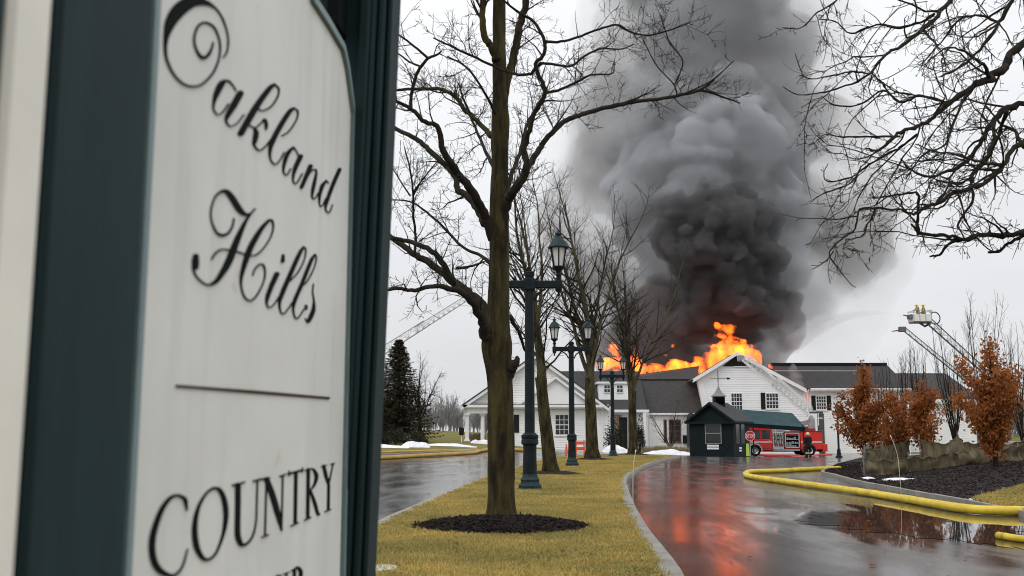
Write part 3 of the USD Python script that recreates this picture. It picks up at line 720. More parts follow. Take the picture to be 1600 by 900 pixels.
for pg in [unary_union(stroke([(278, 603, 3.5), (400, 612.5, 5), (514, 622, 3.5)], (0, 0), 1, 4))]:
    part(sgn, 'rule_line', splate(Polygon([sz(x, y, LB - .0015) for x, y in pg.exterior.coords]).buffer(0), LB - .0015, LB + .004).get(), 'rule_brown')

# pale round cover in the grass by the far post
cv = G(585, 893, .1)
cvr = thing('utility_cover', 'pale round utility cover set in the grass beside the sign post', 'cover', cv)
part(cvr, 'rim', MB().lathe([(.235, 0), (.235, .035), (.225, .045), (.20, .045), (.20, .03)], cv, 28).get(), 'cover_pale', smooth=40)
part(cvr, 'lid', MB().lathe([(.195, 0), (.195, .036), (.185, .040), (.05, .042), (.0, .042)], cv, 28).get(), 'cover_pale', smooth=40)
# ------------------------------------------------------------------ trees
def wiggle(p0, d, L, R, n=5, curve=.25, up=0.0):
    """A wandering polyline from p0 along d."""
    d = np.array(d, float); d /= np.linalg.norm(d); p = [np.array(p0, float)]
    for _ in range(n):
        d = d + R.normal(0, curve, 3) * .6 + [0, 0, up]; d /= np.linalg.norm(d)
        p.append(p[-1] + d * L / n)
    return np.array(p)

def twiggery(mb, line, rad, R, length, density, depth=2, up=.05, spur=True, k=3, curve=.22, rmin=.0022, ang=(.6, 1.2), plane=None):
    """Twigs, side twigs and short spurs along a branch."""
    seg = np.linalg.norm(np.diff(line, axis=0), axis=1); cum = np.concatenate([[0], np.cumsum(seg)]); tot = cum[-1]
    n = R.poisson(tot * density)
    rad = np.broadcast_to(rad, (len(line),))
    for _ in range(n):
        s = tot * R.uniform(.08, 1.0); i = min(np.searchsorted(cum, s) - 1, len(seg) - 1); i = max(i, 0); t = (s - cum[i]) / seg[i]
        p = line[i] * (1 - t) + line[i + 1] * t; r = rad[i] * (1 - t) + rad[i + 1] * t
        ax = (line[i + 1] - line[i]) / seg[i]
        side = R.normal(size=3); side -= ax * (side @ ax)
        if plane is not None: side[1] *= plane
        side /= np.linalg.norm(side) + 1e-9
        a = R.uniform(*ang); d = ax * math.cos(a) + side * math.sin(a); d[2] += up * 2
        if spur and R.uniform() < .4:
            L = R.uniform(.03, .10) * (.5 + length); q = np.array([p, p + d * L * .6, p + d * L]); mb.add(*tube(q, [rmin * 1.4, rmin * 1.3, rmin * 1.9], 3)); continue
        L = length * R.uniform(.35, 1.15) * (1 - .45 * s / tot); r0 = max(min(r * .55, .013 * L / .6), rmin)
        q = wiggle(p, d, L, R, max(3, int(L / .14)), curve, up)
        rr = np.linspace(r0, rmin * .8, len(q)); mb.add(*tube(q, rr, k))
        if depth > 1: twiggery(mb, q, rr, R, length * .5, density * 1.25, depth - 1, up, spur, 3, curve, rmin, ang, plane)

def limb_mesh(pts, radii, k=7, n=5, jitter=0.0, R=None):
    c = crom(np.column_stack([pts, radii]), n)
    if jitter and R is not None and len(c) > 4:
        c[2:-1, :3] += R.normal(0, 1, (len(c) - 3, 3)) * c[2:-1, 3:4] * jitter
    return c[:, :3], np.maximum(c[:, 3], .0022)

def bark_rough(m, amp, f, seed):
    """Ridges and swellings on a trunk."""
    v, fc = m; v = np.array(v)
    tm = trimesh.Trimesh(v, fc, process=False); n = tm.vertex_normals
    d = meshkit.fbm(v * np.array([f, f, f * .25]), 3, seed) - .5
    return v + n * (d * amp)[:, None], fc

# --- the big tree on the island, its limbs as the photograph shows them: (u, v, radius px, metres nearer (-) or farther)
def tree_main():
    R = np.random.default_rng(101)
    Y0 = 15.8
    base = P(783, 812, Y0)
    t = thing('bare_tree', 'big bare tree with mossy trunk nearest the sign on the lawn island', 'tree', (base[0], Y0, .10), 'bare trees in a row along the lawn island')
    def pt(u, v, r, dy): return [*P(u, v, Y0 + dy), r * (Y0 + dy) / 1600]
    trunk = [(783, 826, 40, 0), (783, 815, 30, 0), (783, 803, 24.5, 0), (783, 775, 21, 0), (783, 700, 21, 0), (782, 620, 20, 0), (779, 575, 20.5, 0), (776, 540, 24, 0), (777, 510, 20, 0), (779, 460, 17, 0), (780, 400, 15.5, 0), (780, 330, 15.5, .02), (781, 262, 13.5, .03), (781, 215, 14.5, .05), (782, 185, 14.5, .05), (781, 150, 11.5, .05), (780, 100, 11, .06), (780, 20, 10.5, .1), (781, -80, 9.5, .2), (783, -200, 7, .4), (786, -330, 4, .6), (787, -430, 1.5, .8)]
    c = crom([pt(*x) for x in trunk], 7)
    part(t, 'trunk', bark_rough(tube(c[:, :3], c[:, 3], 20), .022, 14, 3), 'bark_main', smooth=True)
    tw = MB()
    limbs = [
        [(771, 552, 15, 0), (762, 528, 12, -.1), (755, 505, 8, -.3), (752, 497, 7.5, -.35), (735, 469, 6.5, -.6), (716, 454, 5.5, -.8), (677, 447, 4.2, -1.1), (649, 454, 3.6, -1.3), (621, 451, 3, -1.5), (596, 455, 2.4, -1.7)],
        [(776, 530, 11, 0), (772, 520, 9, .1), (758, 483, 8, .3), (735, 461, 8, .5), (713, 444, 7.5, .7), (691, 425, 6.5, .8), (668, 408, 6, .95), (655, 403, 5.6, 1.0), (633, 386, 5, 1.2), (606, 367, 4.4, 1.4), (575, 352, 3.5, 1.6), (540, 340, 2, 1.8)],
        [(712, 443, 6, .7), (699, 425, 5.5, .6), (683, 400, 5, .5), (663, 386, 4.4, .5), (635, 376, 3.8, .6), (612, 372, 3, .6), (585, 372, 2, .6)],
        [(777, 395, 6, .12), (769, 370, 9, 0), (760, 345, 8.5, -.1), (755, 331, 8, -.2), (739, 302, 7.5, -.5), (720, 278, 6.8, -.7), (707, 259, 6.2, -.9), (693, 235, 5.6, -1.1), (683, 197, 4.4, -1.3), (664, 191, 4.0, -1.4), (643, 171, 3.4, -1.5), (616, 157, 2.8, -1.7), (590, 150, 2, -1.9)],
        [(758, 350, 8, .1), (749, 331, 7, .3), (733, 307, 6.4, .5), (716, 297, 5.6, .7), (713, 280, 5.2, .8), (700, 262, 5, .9), (677, 240, 4.8, 1.1), (660, 225, 4.4, 1.3), (643, 213, 4, 1.4), (616, 200, 3.4, 1.6), (585, 186, 2.4, 1.9)],
        [(642, 171, 3.2, -1.5), (643, 150, 3, -1.5), (648, 125, 3, -1.5), (656, 107, 2.8, -1.6), (669, 91, 2.6, -1.7), (682, 86, 2, -1.7), (690, 80, 1.4, -1.8)],
        [(669, 91, 2.4, -1.7), (648, 73, 2, -1.8), (627, 57, 1.7, -1.9), (600, 40, 1.2, -2.1)],
        [(655, 103, 1.9, -1.6), (640, 97, 1.7, -1.5), (621, 83, 1.4, -1.4), (600, 70, 1, -1.3)],
        [(770, 214, 5.6, .2), (763, 208, 4.8, .3), (744, 187, 4.2, .6), (725, 171, 4, .8), (717, 157, 3.8, 1), (701, 144, 3.4, 1.1), (685, 139, 3.2, 1.3), (653, 139, 2.8, 1.6), (616, 141, 2.2, 1.9), (590, 145, 1.5, 2.1)],
        [(846, 99, 3.0, -.9), (837, 107, 2.8, -.8), (827, 116, 2.6, -.75), (803, 115, 2.6, -.6), (771, 103, 2.4, -.5), (728, 83, 2.1, -.5), (700, 70, 1.7, -.6), (677, 59, 1.3, -.7)],
        [(774, 178, 3, -.2), (760, 150, 2.2, -.4), (731, 107, 1.8, -.7), (699, 88, 1.3, -.9)],
        [(779, 385, 6, .12), (785, 352, 9, .0), (792, 318, 9, -.12), (799, 303, 8.4, -.3), (808, 292, 8.2, -.4), (820, 272, 7.4, -.5), (823, 256, 6.4, -.6), (818, 235, 5.6, -.6), (827, 203, 4.8, -.7), (835, 176, 4.4, -.75), (852, 145, 4, -.8), (843, 120, 3.7, -.85), (837, 99, 3.4, -.9), (848, 88, 3.3, -.95), (851, 64, 3.0, -1), (835, 35, 2.6, -1.1), (813, 21, 2.2, -1.2), (792, 5, 1.8, -1.3), (765, -20, 1.2, -1.4)],
        [(821, 268, 6.4, -.5), (833, 248, 5.4, -.3), (845, 230, 5.0, -.2), (856, 213, 4.8, -.1), (883, 189, 4.6, .1), (900, 182, 4.4, .2), (927, 173, 4, .4), (967, 164, 3.5, .6), (993, 159, 3.2, .7), (1047, 152, 2.9, .9), (1087, 143, 2.7, 1.1), (1097, 141, 2.4, 1.15), (1128, 151, 1.6, 1.3), (1156, 161, 1.0, 1.4)],
        [(1092, 142, 2.4, 1.1), (1104, 134, 2.3, 1.1), (1116, 124, 2.2, 1.1)],
        [(1066, 148, 1.5, .9), (1110, 127, 1.2, .8), (1147, 95, .9, .7)],
        [(1058, 148, 1.4, .9), (1052, 131, 1.2, .9), (1025, 101, 1.1, 1.0), (1004, 60, .8, 1.1)],
        [(1054, 133, 1.3, .9), (1067, 96, 1.2, .8), (1047, 67, 1.1, .8), (1031, 21, .8, .7)],
        [(852, 145, 3, -.8), (872, 141, 2.6, -.9), (900, 129, 2.3, -1), (924, 117, 1.9, -1.2), (956, 115, 1.3, -1.3), (960, 98, .9, -1.3)],
        [(843, 99, 2.6, -.9), (862, 100, 2.4, -.8), (892, 103, 2.1, -.6), (913, 88, 1.9, -.5), (940, 76, 1.6, -.4), (969, 77, 1.3, -.3), (991, 69, .9, -.2)],
        [(851, 64, 2.7, -1), (866, 66, 2.5, -1.1), (895, 61, 2.2, -1.3), (929, 48, 2.0, -1.5), (964, 39, 1.8, -1.7), (983, 49, 1.7, -1.7), (1009, 55, 1.5, -1.8), (1041, 49, 1.3, -1.9), (1079, 35, .9, -2.1)],
        [(776, 95, 8.5, 0), (770, 75, 7, -.05), (757, 58, 6, -.1), (753, 24, 5.5, -.15), (757, -20, 5, -.2), (750, -90, 4, -.3), (738, -170, 2.5, -.4), (730, -230, 1.2, -.5)],
        [(786, 165, 8, .1), (792, 128, 7.5, .2), (805, 80, 7, .35), (813, 40, 6.6, .45), (821, 5, 6, .5), (830, -60, 5, .6), (838, -140, 3.6, .7), (848, -230, 1.6, .8)],
        [(786, 515, 5, .1), (795, 494, 4, .2), (804, 507, 3.6, .4), (812, 522, 3, .6), (820, 548, 2, .9)],
        [(790, 590, 12, 0), (799, 575, 10, -.1), (806, 566, 7, -.2), (809, 558, 3, -.25)],
        [(767, 412, 4, .2), (752, 400, 3, .5), (722, 385, 2.5, .8), (690, 352, 2.2, 1.2), (665, 330, 1.9, 1.5), (640, 315, 1.5, 1.7), (610, 312, 1, 1.9)],
        [(648, 398, 2.6, 1.0), (649, 370, 2.2, 1.0), (646, 330, 2, .9), (645, 295, 1.7, .8), (640, 262, 1.4, .7), (632, 230, 1, .7)],
        [(646, 300, 1.7, .8), (657, 285, 1.4, .6), (675, 262, 1.1, .5), (686, 250, .8, .4)],
        [(641, 306, 1.5, .8), (625, 282, 1.2, 1), (612, 260, .9, 1.2)],
        [(713, 419, 2.8, .6), (735, 416, 2.2, .4), (757, 409, 1.6, .2)],
        [(790, 300, 5, .3), (800, 270, 4, .7), (812, 240, 3.4, 1.1), (820, 205, 2.8, 1.5), (834, 175, 2.2, 1.9), (850, 160, 1.4, 2.2)],
        [(772, 262, 4, .3), (758, 235, 3, .9), (745, 205, 2.4, 1.5), (728, 165, 1.8, 2), (716, 130, 1.2, 2.4)],
    ]
    for i, l in enumerate(limbs):
        q = np.array([pt(*x) for x in l])
        c, r = limb_mesh(q[:, :3], q[:, 3] * .92, 8, 5, .14, R)
        part(t, 'limb', tube(c, r, 8), 'bark_main' if i in (20, 21, 8) else 'bark_dark', smooth=True)
        small = r < .075
        if small.sum() > 3:
            cc, rr = c[small], r[small]
            twiggery(tw, cc, rr, R, .95, 8.2, 3, .05, True, 3, .30, .0032)
    part(t, 'twigs', tw.get(), 'bark_dark', kind='stuff')
    return t
tree_main()

# --- trees grown by rule: upright leaders from a fork, branches and fine twigs
def grow(R, H, r0, fork, leaders, spread, dens=(1.6, 2.2, 2.6), rmin=.006, lean=0.0, upr=.10, trunk_top=None, side=.9, twl=.9, bdepth=2, start=.15, curve=.12):
    """(trunk mesh, limb meshes, twig mesh) of a bare tree at the origin."""
    tl = wiggle((0, 0, -.15), (lean, 0, 1), fork + .15, R, 7, .05, .05)
    tr = np.linspace(r0, r0 * .74, len(tl)); tr[0] = r0 * 1.45; tr[1] = max(tr[1], r0 * 1.0)
    limbs, tw = [], MB()
    top = tl[-1]
    for k in range(leaders):
        a = 2 * np.pi * (k + R.uniform(-.3, .3)) / leaders + .4
        s = spread * R.uniform(.5, 1.2) if k else spread * .18
        d = np.array([math.cos(a) * s, math.sin(a) * s, 1])
        L = (H - fork) * R.uniform(.78, 1.02)
        j = len(tl) - 1 if k < 3 else R.integers(len(tl) - 3, len(tl))
        q = wiggle(tl[j] - d / np.linalg.norm(d) * .02, d, L, R, 11, curve, upr)
        rr = r0 * (.50 if k == 0 else .34) * R.uniform(.8, 1.1) * np.linspace(1, 0, len(q)) ** 1.15 + rmin; limbs.append((q, rr))
    more = []
    for q, rr in list(limbs):
        seg = np.linalg.norm(q[1] - q[0]); tot = seg * (len(q) - 1)
        for _ in range(max(3, int(tot * dens[0]))):
            s = R.uniform(start, .95); i = min(int(s * (len(q) - 1)), len(q) - 2); f = s * (len(q) - 1) - i
            p = q[i] * (1 - f) + q[i + 1] * f; ax = (q[i + 1] - q[i]) / seg
            sd_ = R.normal(size=3); sd_ -= ax * (sd_ @ ax); sd_ /= np.linalg.norm(sd_)
            a = R.uniform(.5, 1.05); d = ax * math.cos(a) + sd_ * math.sin(a) * side
            L = (1 - .7 * s) * (H - fork) * R.uniform(.22, .42)
            b = wiggle(p, d, L, R, 6, curve * 1.2, upr * .7); br = np.linspace(max(rr[i] * .5, rmin * 1.3), rmin * .6, len(b))
            more.append((b, br))
    for b, br in more:
        tw.add(*tube(b, br, 4)); twiggery(tw, b, br, R, twl, dens[1], bdepth, upr * .5, False, 3, .2, rmin * .5)
    for q, rr in limbs: twiggery(tw, q, rr, R, twl, dens[2], bdepth, upr * .5, False, 3, .2, rmin * .5)
    return tube(tl, tr, 12), [tube(q, rr, 7) for q, rr in limbs], tw.get()

def set_tree(name, label, loc, parts, mats, group=None, cat='tree', mesh_rough=.02):
    t = thing(name, label, cat, loc, group)
    tr, limbs, tw = parts
    part(t, 'trunk', bark_rough(tr, mesh_rough, 8, 5), mats[0], smooth=True, local=True)
    for l in limbs: part(t, 'limb', l, mats[1], smooth=True, local=True)
    part(t, 'twigs', tw, mats[2], kind='stuff', local=True)
    return t

def row_tree(k, H, r0, fork, leaders, spread, seed, lean, label):
    c = tree_spot(k); z = float(gz(*c)) + .2
    return set_tree('bare_tree', label, (c[0], c[1], z), grow(np.random.default_rng(seed), H, r0, fork, leaders, spread, lean=lean, dens=(2.0, 2.5, 2.4), rmin=.010, side=1.0, curve=.16, twl=1.05), ('bark_main', 'bark_olive', 'bark_dark'), 'bare trees in a row along the lawn island')
row_tree(1, 12.0, .25, 3.3, 6, .26, 7, -.09, 'bare tree leaning left behind the biggest street lamp, second of the island row')
row_tree(2, 17.0, .36, 4.4, 7, .27, 12, -.04, 'bare tree between the second and third lamps, tall with forked olive limbs')
row_tree(3, 16.5, .34, 4.4, 7, .26, 19, 0.0, 'farthest bare tree of the island row, before the white gambrel wing')

# --- overhanging tree at upper right: trunk stands outside the picture, limbs reach in
def tree_over():
    R = np.random.default_rng(55); Y0 = 11.0
    base = np.array([10.6, 12.5, .45])
    t = thing('overhanging_tree', 'dark tangled bare branches hanging into the upper right corner', 'tree', (base[0], base[1], 0))
    tl = np.array([base + [0, 0, -.5], base, base + [-.1, 0, 1.5], base + [-.3, -.1, 3.2], base + [-.4, -.2, 5.2], base + [-.3, -.2, 7.5], base + [-.2, 0, 9.5]])
    c = crom(np.column_stack([tl, [.36, .28, .25, .24, .2, .13, .05]]), 6)
    part(t, 'trunk', bark_rough(tube(c[:, :3], c[:, 3], 16), .02, 10, 4), 'bark_dark', smooth=True)
    def pt(u, v, r, dy): return [*P(u, v, Y0 + dy), r * (Y0 + dy) / 1600]
    A = lambda z: [*(tl[3] * (1 - (z - 3.2) / 4.3) + tl[5] * ((z - 3.2) / 4.3))]
    roots = {0: 4.6, 1: 6.4, 2: 4.2, 3: 3.9, 4: 3.4}
    L = [
        (0, [(1660, 25, 8, .6), (1600, 63, 7.5, .4), (1573, 100, 7.5, .3), (1547, 123, 7, .2), (1513, 143, 5.8, .1), (1483, 163, 4.8, 0), (1460, 187, 4.2, 0), (1433, 200, 3.4, -.1), (1407, 213, 3, -.1), (1377, 233, 2.6, -.2), (1353, 232, 1.6, -.3)]),
        (None, [(1483, 163, 3.2, 0), (1463, 155, 2.8, .1), (1433, 152, 2.4, .3), (1407, 158, 2.2, .4), (1387, 147, 2, .5), (1340, 160, 1.6, .6), (1307, 167, 1.3, .6), (1283, 150, .9, .7)]),
        (None, [(1389, 148, 1.8, .5), (1380, 132, 1.6, .4), (1368, 123, 1, .4)]),
        (None, [(1407, 213, 2.4, -.1), (1378, 214, 2, 0), (1347, 213, 1.7, .1), (1310, 212, 1.3, .2), (1292, 207, .9, .3)]),
        (1, [(1540, -70, 6, .2), (1483, 3, 4.4, 0), (1453, 33, 4, -.2), (1437, 53, 3.6, -.3), (1407, 70, 3.2, -.4), (1380, 90, 2.8, -.5), (1357, 115, 2.4, -.6), (1320, 137, 1.8, -.7), (1280, 145, 1.4, -.7), (1253, 148, 1.1, -.8), (1223, 135, .8, -.8)]),
        (None, [(1460, 22, 3, 0), (1437, 35, 2.6, .2), (1400, 43, 2.3, .4), (1367, 40, 2, .5), (1333, 50, 1.6, .6), (1300, 38, 1.2, .7), (1280, 30, .9, .7)]),
        (None, [(1357, 115, 1.9, -.6), (1330, 112, 1.6, -.5), (1303, 117, 1.4, -.4), (1260, 125, 1, -.3), (1242, 83, .7, -.3)]),
        (None, [(1340, -25, 2, .3), (1297, 8, 1.5, .3), (1273, 25, 1.3, .3), (1253, 43, 1.1, .3), (1222, 43, .8, .3)]),
        (2, [(1680, 120, 8, .8), (1600, 160, 6, .6), (1573, 173, 5.6, .5), (1547, 200, 4.8, .4), (1527, 233, 4.2, .3), (1507, 257, 3.6, .2), (1477, 270, 3, .1), (1453, 273, 2.4, 0), (1425, 262, 1.9, 0), (1407, 248, 1.4, -.1)]),
        (3, [(1690, 190, 8, .2), (1599, 229, 5.6, -.1), (1567, 258, 5, -.2), (1532, 284, 4.4, -.3), (1497, 298, 4, -.4), (1469, 313, 3.4, -.5), (1443, 327, 3, -.5), (1428, 330, 2.7, -.6), (1399, 327, 2.4, -.6), (1370, 324, 2.1, -.7), (1347, 324, 1.9, -.7), (1336, 345, 1.8, -.8), (1330, 365, 1.6, -.8), (1320, 375, 1.6, -.8), (1302, 389, 1.4, -.9), (1307, 411, 1.2, -.9), (1331, 446, .8, -1)]),
        (None, [(1303, 392, 1.2, -.9), (1290, 408, 1, -.9), (1269, 421, .7, -.9)]),
        (None, [(1368, 324, 1.7, -.7), (1362, 342, 1.5, -.6), (1356, 353, 1.4, -.6), (1344, 368, 1.3, -.7), (1322, 375, 1.1, -.8)]),
        (None, [(1435, 366, 3.2, -.2), (1434, 330, 2.6, -.4), (1428, 310, 2.4, -.5), (1417, 297, 2.2, -.5), (1382, 307, 1.8, -.6), (1364, 310, 1.3, -.7)]),
        (None, [(1338, 338, 1.4, -.8), (1318, 341, 1.2, -.7), (1298, 342, 1.1, -.7), (1243, 340, .7, -.6)]),
        (4, [(1700, 350, 9, .6), (1640, 352, 7, .4), (1600, 360, 6, .2), (1567, 363, 5, .1), (1532, 372, 4.4, 0), (1503, 373, 3.8, -.1), (1474, 370, 3.4, -.2), (1435, 366, 3.0, -.2), (1424, 350, 2, -.3)]),
        (None, [(1505, 374, 3, -.1), (1480, 382, 2.6, 0), (1469, 394, 2.2, .1), (1453, 401, 1.6, .1)]),
        (None, [(1602, 366, 4, .2), (1575, 382, 3.2, .3), (1560, 388, 2.8, .3), (1544, 394, 2.2, .3)]),
        (None, [(1433, 210, 2.6, -.1), (1410, 228, 2.4, .1), (1393, 235, 2.2, .2), (1350, 258, 1.8, .3), (1327, 280, 1.5, .4), (1291, 287, 1.2, .5), (1289, 269, 1, .5), (1294, 256, .7, .5)]),
        (None, [(1345, 262, 1.6, .3), (1327, 287, 1.4, .2), (1286, 301, 1.1, .1), (1266, 316, .8, .1)]),
        (None, [(1553, 190, 4, .3), (1548, 235, 3.4, .1), (1530, 275, 2.8, -.1), (1520, 310, 2.2, -.3), (1505, 345, 1.8, -.4), (1507, 372, 1.2, -.4)]),
        (None, [(1573, 173, 4, .4), (1560, 215, 3.2, .7), (1535, 262, 2.6, .9), (1500, 285, 2, 1.1), (1465, 283, 1.4, 1.3)]),
        (1, [(1640, -90, 6, 1), (1590, -10, 4, .9), (1560, 35, 3.4, .8), (1535, 70, 3, .7), (1500, 100, 2.4, .6), (1470, 120, 1.8, .5)]),
        (None, [(1560, 35, 3, .8), (1530, 25, 2.4, 1), (1500, 30, 2, 1.2), (1470, 60, 1.6, 1.4), (1440, 100, 1.1, 1.5)]),
        (None, [(1547, 123, 3.6, .2), (1535, 100, 2.8, -.1), (1510, 75, 2.2, -.4), (1480, 70, 1.8, -.6), (1450, 95, 1.3, -.8)]),
        (None, [(1513, 143, 3, .1), (1490, 190, 2.4, -.3), (1470, 225, 2, -.6), (1440, 245, 1.6, -.8), (1415, 280, 1.1, -1)]),
        (None, [(1600, 230, 4, 0), (1585, 205, 3, .4), (1560, 190, 2.2, .7), (1540, 165, 1.6, 1)]),
        (None, [(1567, 258, 3.4, -.2), (1540, 255, 2.6, -.5), (1500, 240, 2, -.8), (1465, 240, 1.5, -1), (1430, 225, 1, -1.2)]),
    ]
    tw = MB()
    for root, l in L:
        q = np.array([pt(*x) for x in l])
        if root is not None:
            a = np.array(A(roots[root])); q = np.vstack([[*a, max(q[0, 3] * 1.25, .05)], [*((a + q[0, :3]) / 2 + [0, 0, .12]), q[0, 3] * 1.12], q])
        q[2:-1, :3] += R.normal(0, .022, (len(q) - 3, 3)) * (q[2:-1, 3:4] < .045)
        c, r = limb_mesh(q[:, :3], q[:, 3] * .86, 7, 5, .34, R)
        r = r * (1 + .16 * R.normal(size=len(r)).clip(-1, 1.5))
        part(t, 'limb', tube(c, r, 7), 'bark_dark', smooth=True)
        big = root is not None
        keep = c[:, 0] / c[:, 1] < .60
        if keep.sum() > 3:
            ck, rk_ = c[keep], r[keep]
            twiggery(tw, ck, rk_, R, .55, 8 if big else 7, 3, -.01, True, 3, .34, .0030, (.45, 1.15))
            for _ in range(int(2.2 * np.linalg.norm(np.diff(ck, axis=0), axis=1).sum()) + 2):      # side branches that run along with the limb
                i = R.integers(0, len(ck) - 1); d = ck[i + 1] - ck[i]; d /= np.linalg.norm(d); d = d + R.normal(0, .55, 3) + [0, 0, -.12]
                b = wiggle(ck[i], d, R.uniform(.6, 1.5), R, 9, .34, -.01)
                if b[-1][0] / b[-1][1] < .285 or 680 - 1600 * (b[:, 2].min() - 1.45) / b[-1][1] > 395: continue
                br = np.linspace(max(min(rk_[i] * .55, .014), .005), .0032, len(b)) * (1 + .15 * R.normal(size=len(b)).clip(-1, 1.5))
                tw.add(*tube(b, br, 5)); twiggery(tw, b, br, R, .38, 9, 2, -.01, True, 3, .34, .0029, (.5, 1.2))
    part(t, 'twigs', tw.get(), 'bark_dark', kind='stuff')
tree_over()

# --- small bare tree and spruce at left, beyond the drive
p = P(656, 672, 112.0); zt_ = float(gz(p[0], 112))
set_tree('bare_tree', 'small bare tree with fan of fine branches right of the dark spruce', (p[0], 112, zt_), grow(np.random.default_rng(31), 9.8, .24, 2.6, 9, .95, dens=(1.8, 1.9, 1.8), rmin=.013, upr=.03, twl=1.3), ('bark_dark', 'bark_dark', 'bark_dark'))

def spruce(R, H, rb, nb=480):
    lm, wood = MB(), MB()
    for k in range(nb):
        h = .9 + (H - 1.1) * (k / nb) ** 1.08
        rr = rb * max(0, 1 - (h - .9) / (H - .95)) ** .82 * R.uniform(.68, 1.12) + .05
        a = k * 2.39996 + R.normal(0, .15); d = np.array([math.cos(a), math.sin(a), 0])
        s = np.linspace(0, 1, 6); droop = -.34 * s + .22 * s ** 3
        q = np.array([0, 0, h]) + d * rr * s[:, None] + np.array([0, 0, 1]) * (rr * droop)[:, None]
        wood.add(*tube(q, np.linspace(.03, .008, 6), 3))
        sd_ = np.array([-d[1], d[0], 0])
        for j in range(int(12 + 26 * rr / rb)):
            t_ = R.uniform(.12, 1.0); i = min(int(t_ * 5), 4); f = t_ * 5 - i; p0 = q[i] * (1 - f) + q[i + 1] * f
            e = sd_ * R.choice([-1, 1]) * R.uniform(.3, 1) + d * R.uniform(.2, .9) + [0, 0, R.uniform(-.55, .05)]; e /= np.linalg.norm(e)
            L = R.uniform(.16, .42); w = R.uniform(.03, .06); n_ = np.cross(e, [0, 0, 1.]); n_ /= np.linalg.norm(n_) + 1e-9
            m_ = p0 + e * L * .5 + [0, 0, .02]
            lm.add([p0, m_ + n_ * w, p0 + e * L + [0, 0, -.05], m_ - n_ * w, m_ + [0, 0, -w * 1.3]], [[0, 1, 2], [0, 2, 3], [0, 4, 2]])
    return lm.get(), wood.get()
for (u, v, Y, H, rb, seed, lab) in ((621, 688, 96, 9.6, 3.9, 3, 'dark spruce with brown-tinged drooping boughs just right of the sign post'), (577, 690, 104, 11.5, 3.2, 4, 'taller spruce half hidden behind the right edge of the sign post')):
    p = P(u, v, Y); z = float(gz(p[0], Y))
    t = thing('spruce_tree', lab, 'tree', (p[0], Y, z), None)
    fo, wo = spruce(np.random.default_rng(seed), H, rb)
    part(t, 'trunk', tube(np.array([[0, 0, -.2], [0, 0, H * .5], [0, 0, H * .97]]), [.24, .14, .02], 8), 'bark_dark', local=True)
    part(t, 'boughs', wo, 'bark_dark', kind='stuff', local=True)
    part(t, 'foliage', fo, 'spruce', kind='stuff', local=True)

# --- low evergreen shrubs
def shrub(R, r, h, n=900, leaf=.10):
    mb = MB()
    for _ in range(n):
        d = R.normal(size=3); d[2] = abs(d[2]); d /= np.linalg.norm(d); s = R.uniform(.55, 1.0) * (1 + .22 * math.sin(5 * math.atan2(d[1], d[0])) * d[2])
        c = d * s * [r, r, h]; a = R.normal(size=3); a /= np.linalg.norm(a); b = np.cross(a, R.normal(size=3)); b /= np.linalg.norm(b); L = leaf * R.uniform(.6, 1.3)
        mb.add([c - a * L, c + b * L * .45, c + a * L, c - b * L * .45], [[0, 1, 2], [0, 2, 3]])
    return mb.get()
def put_shrub(u, v, Y, r, h, seed, label, mat='evergreen', n=900):
    p = P(u, v, Y); z = float(gz(p[0], Y))
    t = thing('evergreen_shrub', label, 'shrub', (p[0], Y, z))
    R = np.random.default_rng(seed)
    mb = MB()
    for k in range(7):
        a = k * .9; mb.tube([[0, 0, -.1], [math.cos(a) * r * .35, math.sin(a) * r * .35, h * .45], [math.cos(a) * r * .6, math.sin(a) * r * .6, h * .8]], [.03, .02, .008], 4)
    part(t, 'stems', mb.get(), 'bark_dark', local=True)
    part(t, 'foliage', shrub(R, r, h, n), mat, kind='stuff', local=True)
put_shrub(619, 694, 88, 1.25, 1.3, 1, 'round dark shrub under the spruce beside the snow pile', n=1300)
put_shrub(652, 692, 90, .95, .95, 2, 'low dark shrub right of the snow pile', n=900)
put_shrub(590, 694, 88, .9, 1.0, 8, 'dark shrub touching the right edge of the sign post', n=900)
put_shrub(961, 703, 100, 1.15, 3.2, 4, 'tall evergreen bush before the brown entry door', n=1900)
put_shrub(1000, 704, 108, .62, 3.6, 5, 'narrow dark conifer against the white gambrel wing', n=1500)

# --- far wood seen through the porch and at both sides
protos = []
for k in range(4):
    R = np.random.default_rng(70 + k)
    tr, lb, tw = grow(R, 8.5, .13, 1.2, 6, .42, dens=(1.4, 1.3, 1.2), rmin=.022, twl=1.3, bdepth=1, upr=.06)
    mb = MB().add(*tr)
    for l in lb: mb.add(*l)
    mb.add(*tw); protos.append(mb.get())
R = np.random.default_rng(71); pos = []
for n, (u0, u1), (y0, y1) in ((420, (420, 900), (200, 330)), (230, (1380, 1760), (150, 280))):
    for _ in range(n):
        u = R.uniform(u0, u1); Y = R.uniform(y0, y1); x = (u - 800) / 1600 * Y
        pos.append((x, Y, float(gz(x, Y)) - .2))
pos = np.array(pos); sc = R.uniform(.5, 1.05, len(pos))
scatter('distant_wood', protos, 'bark_grey', pos, R.uniform(0, 6.28, len(pos)), sc, 'misty grey bare wood far behind the porch and the oaks', 'wood')

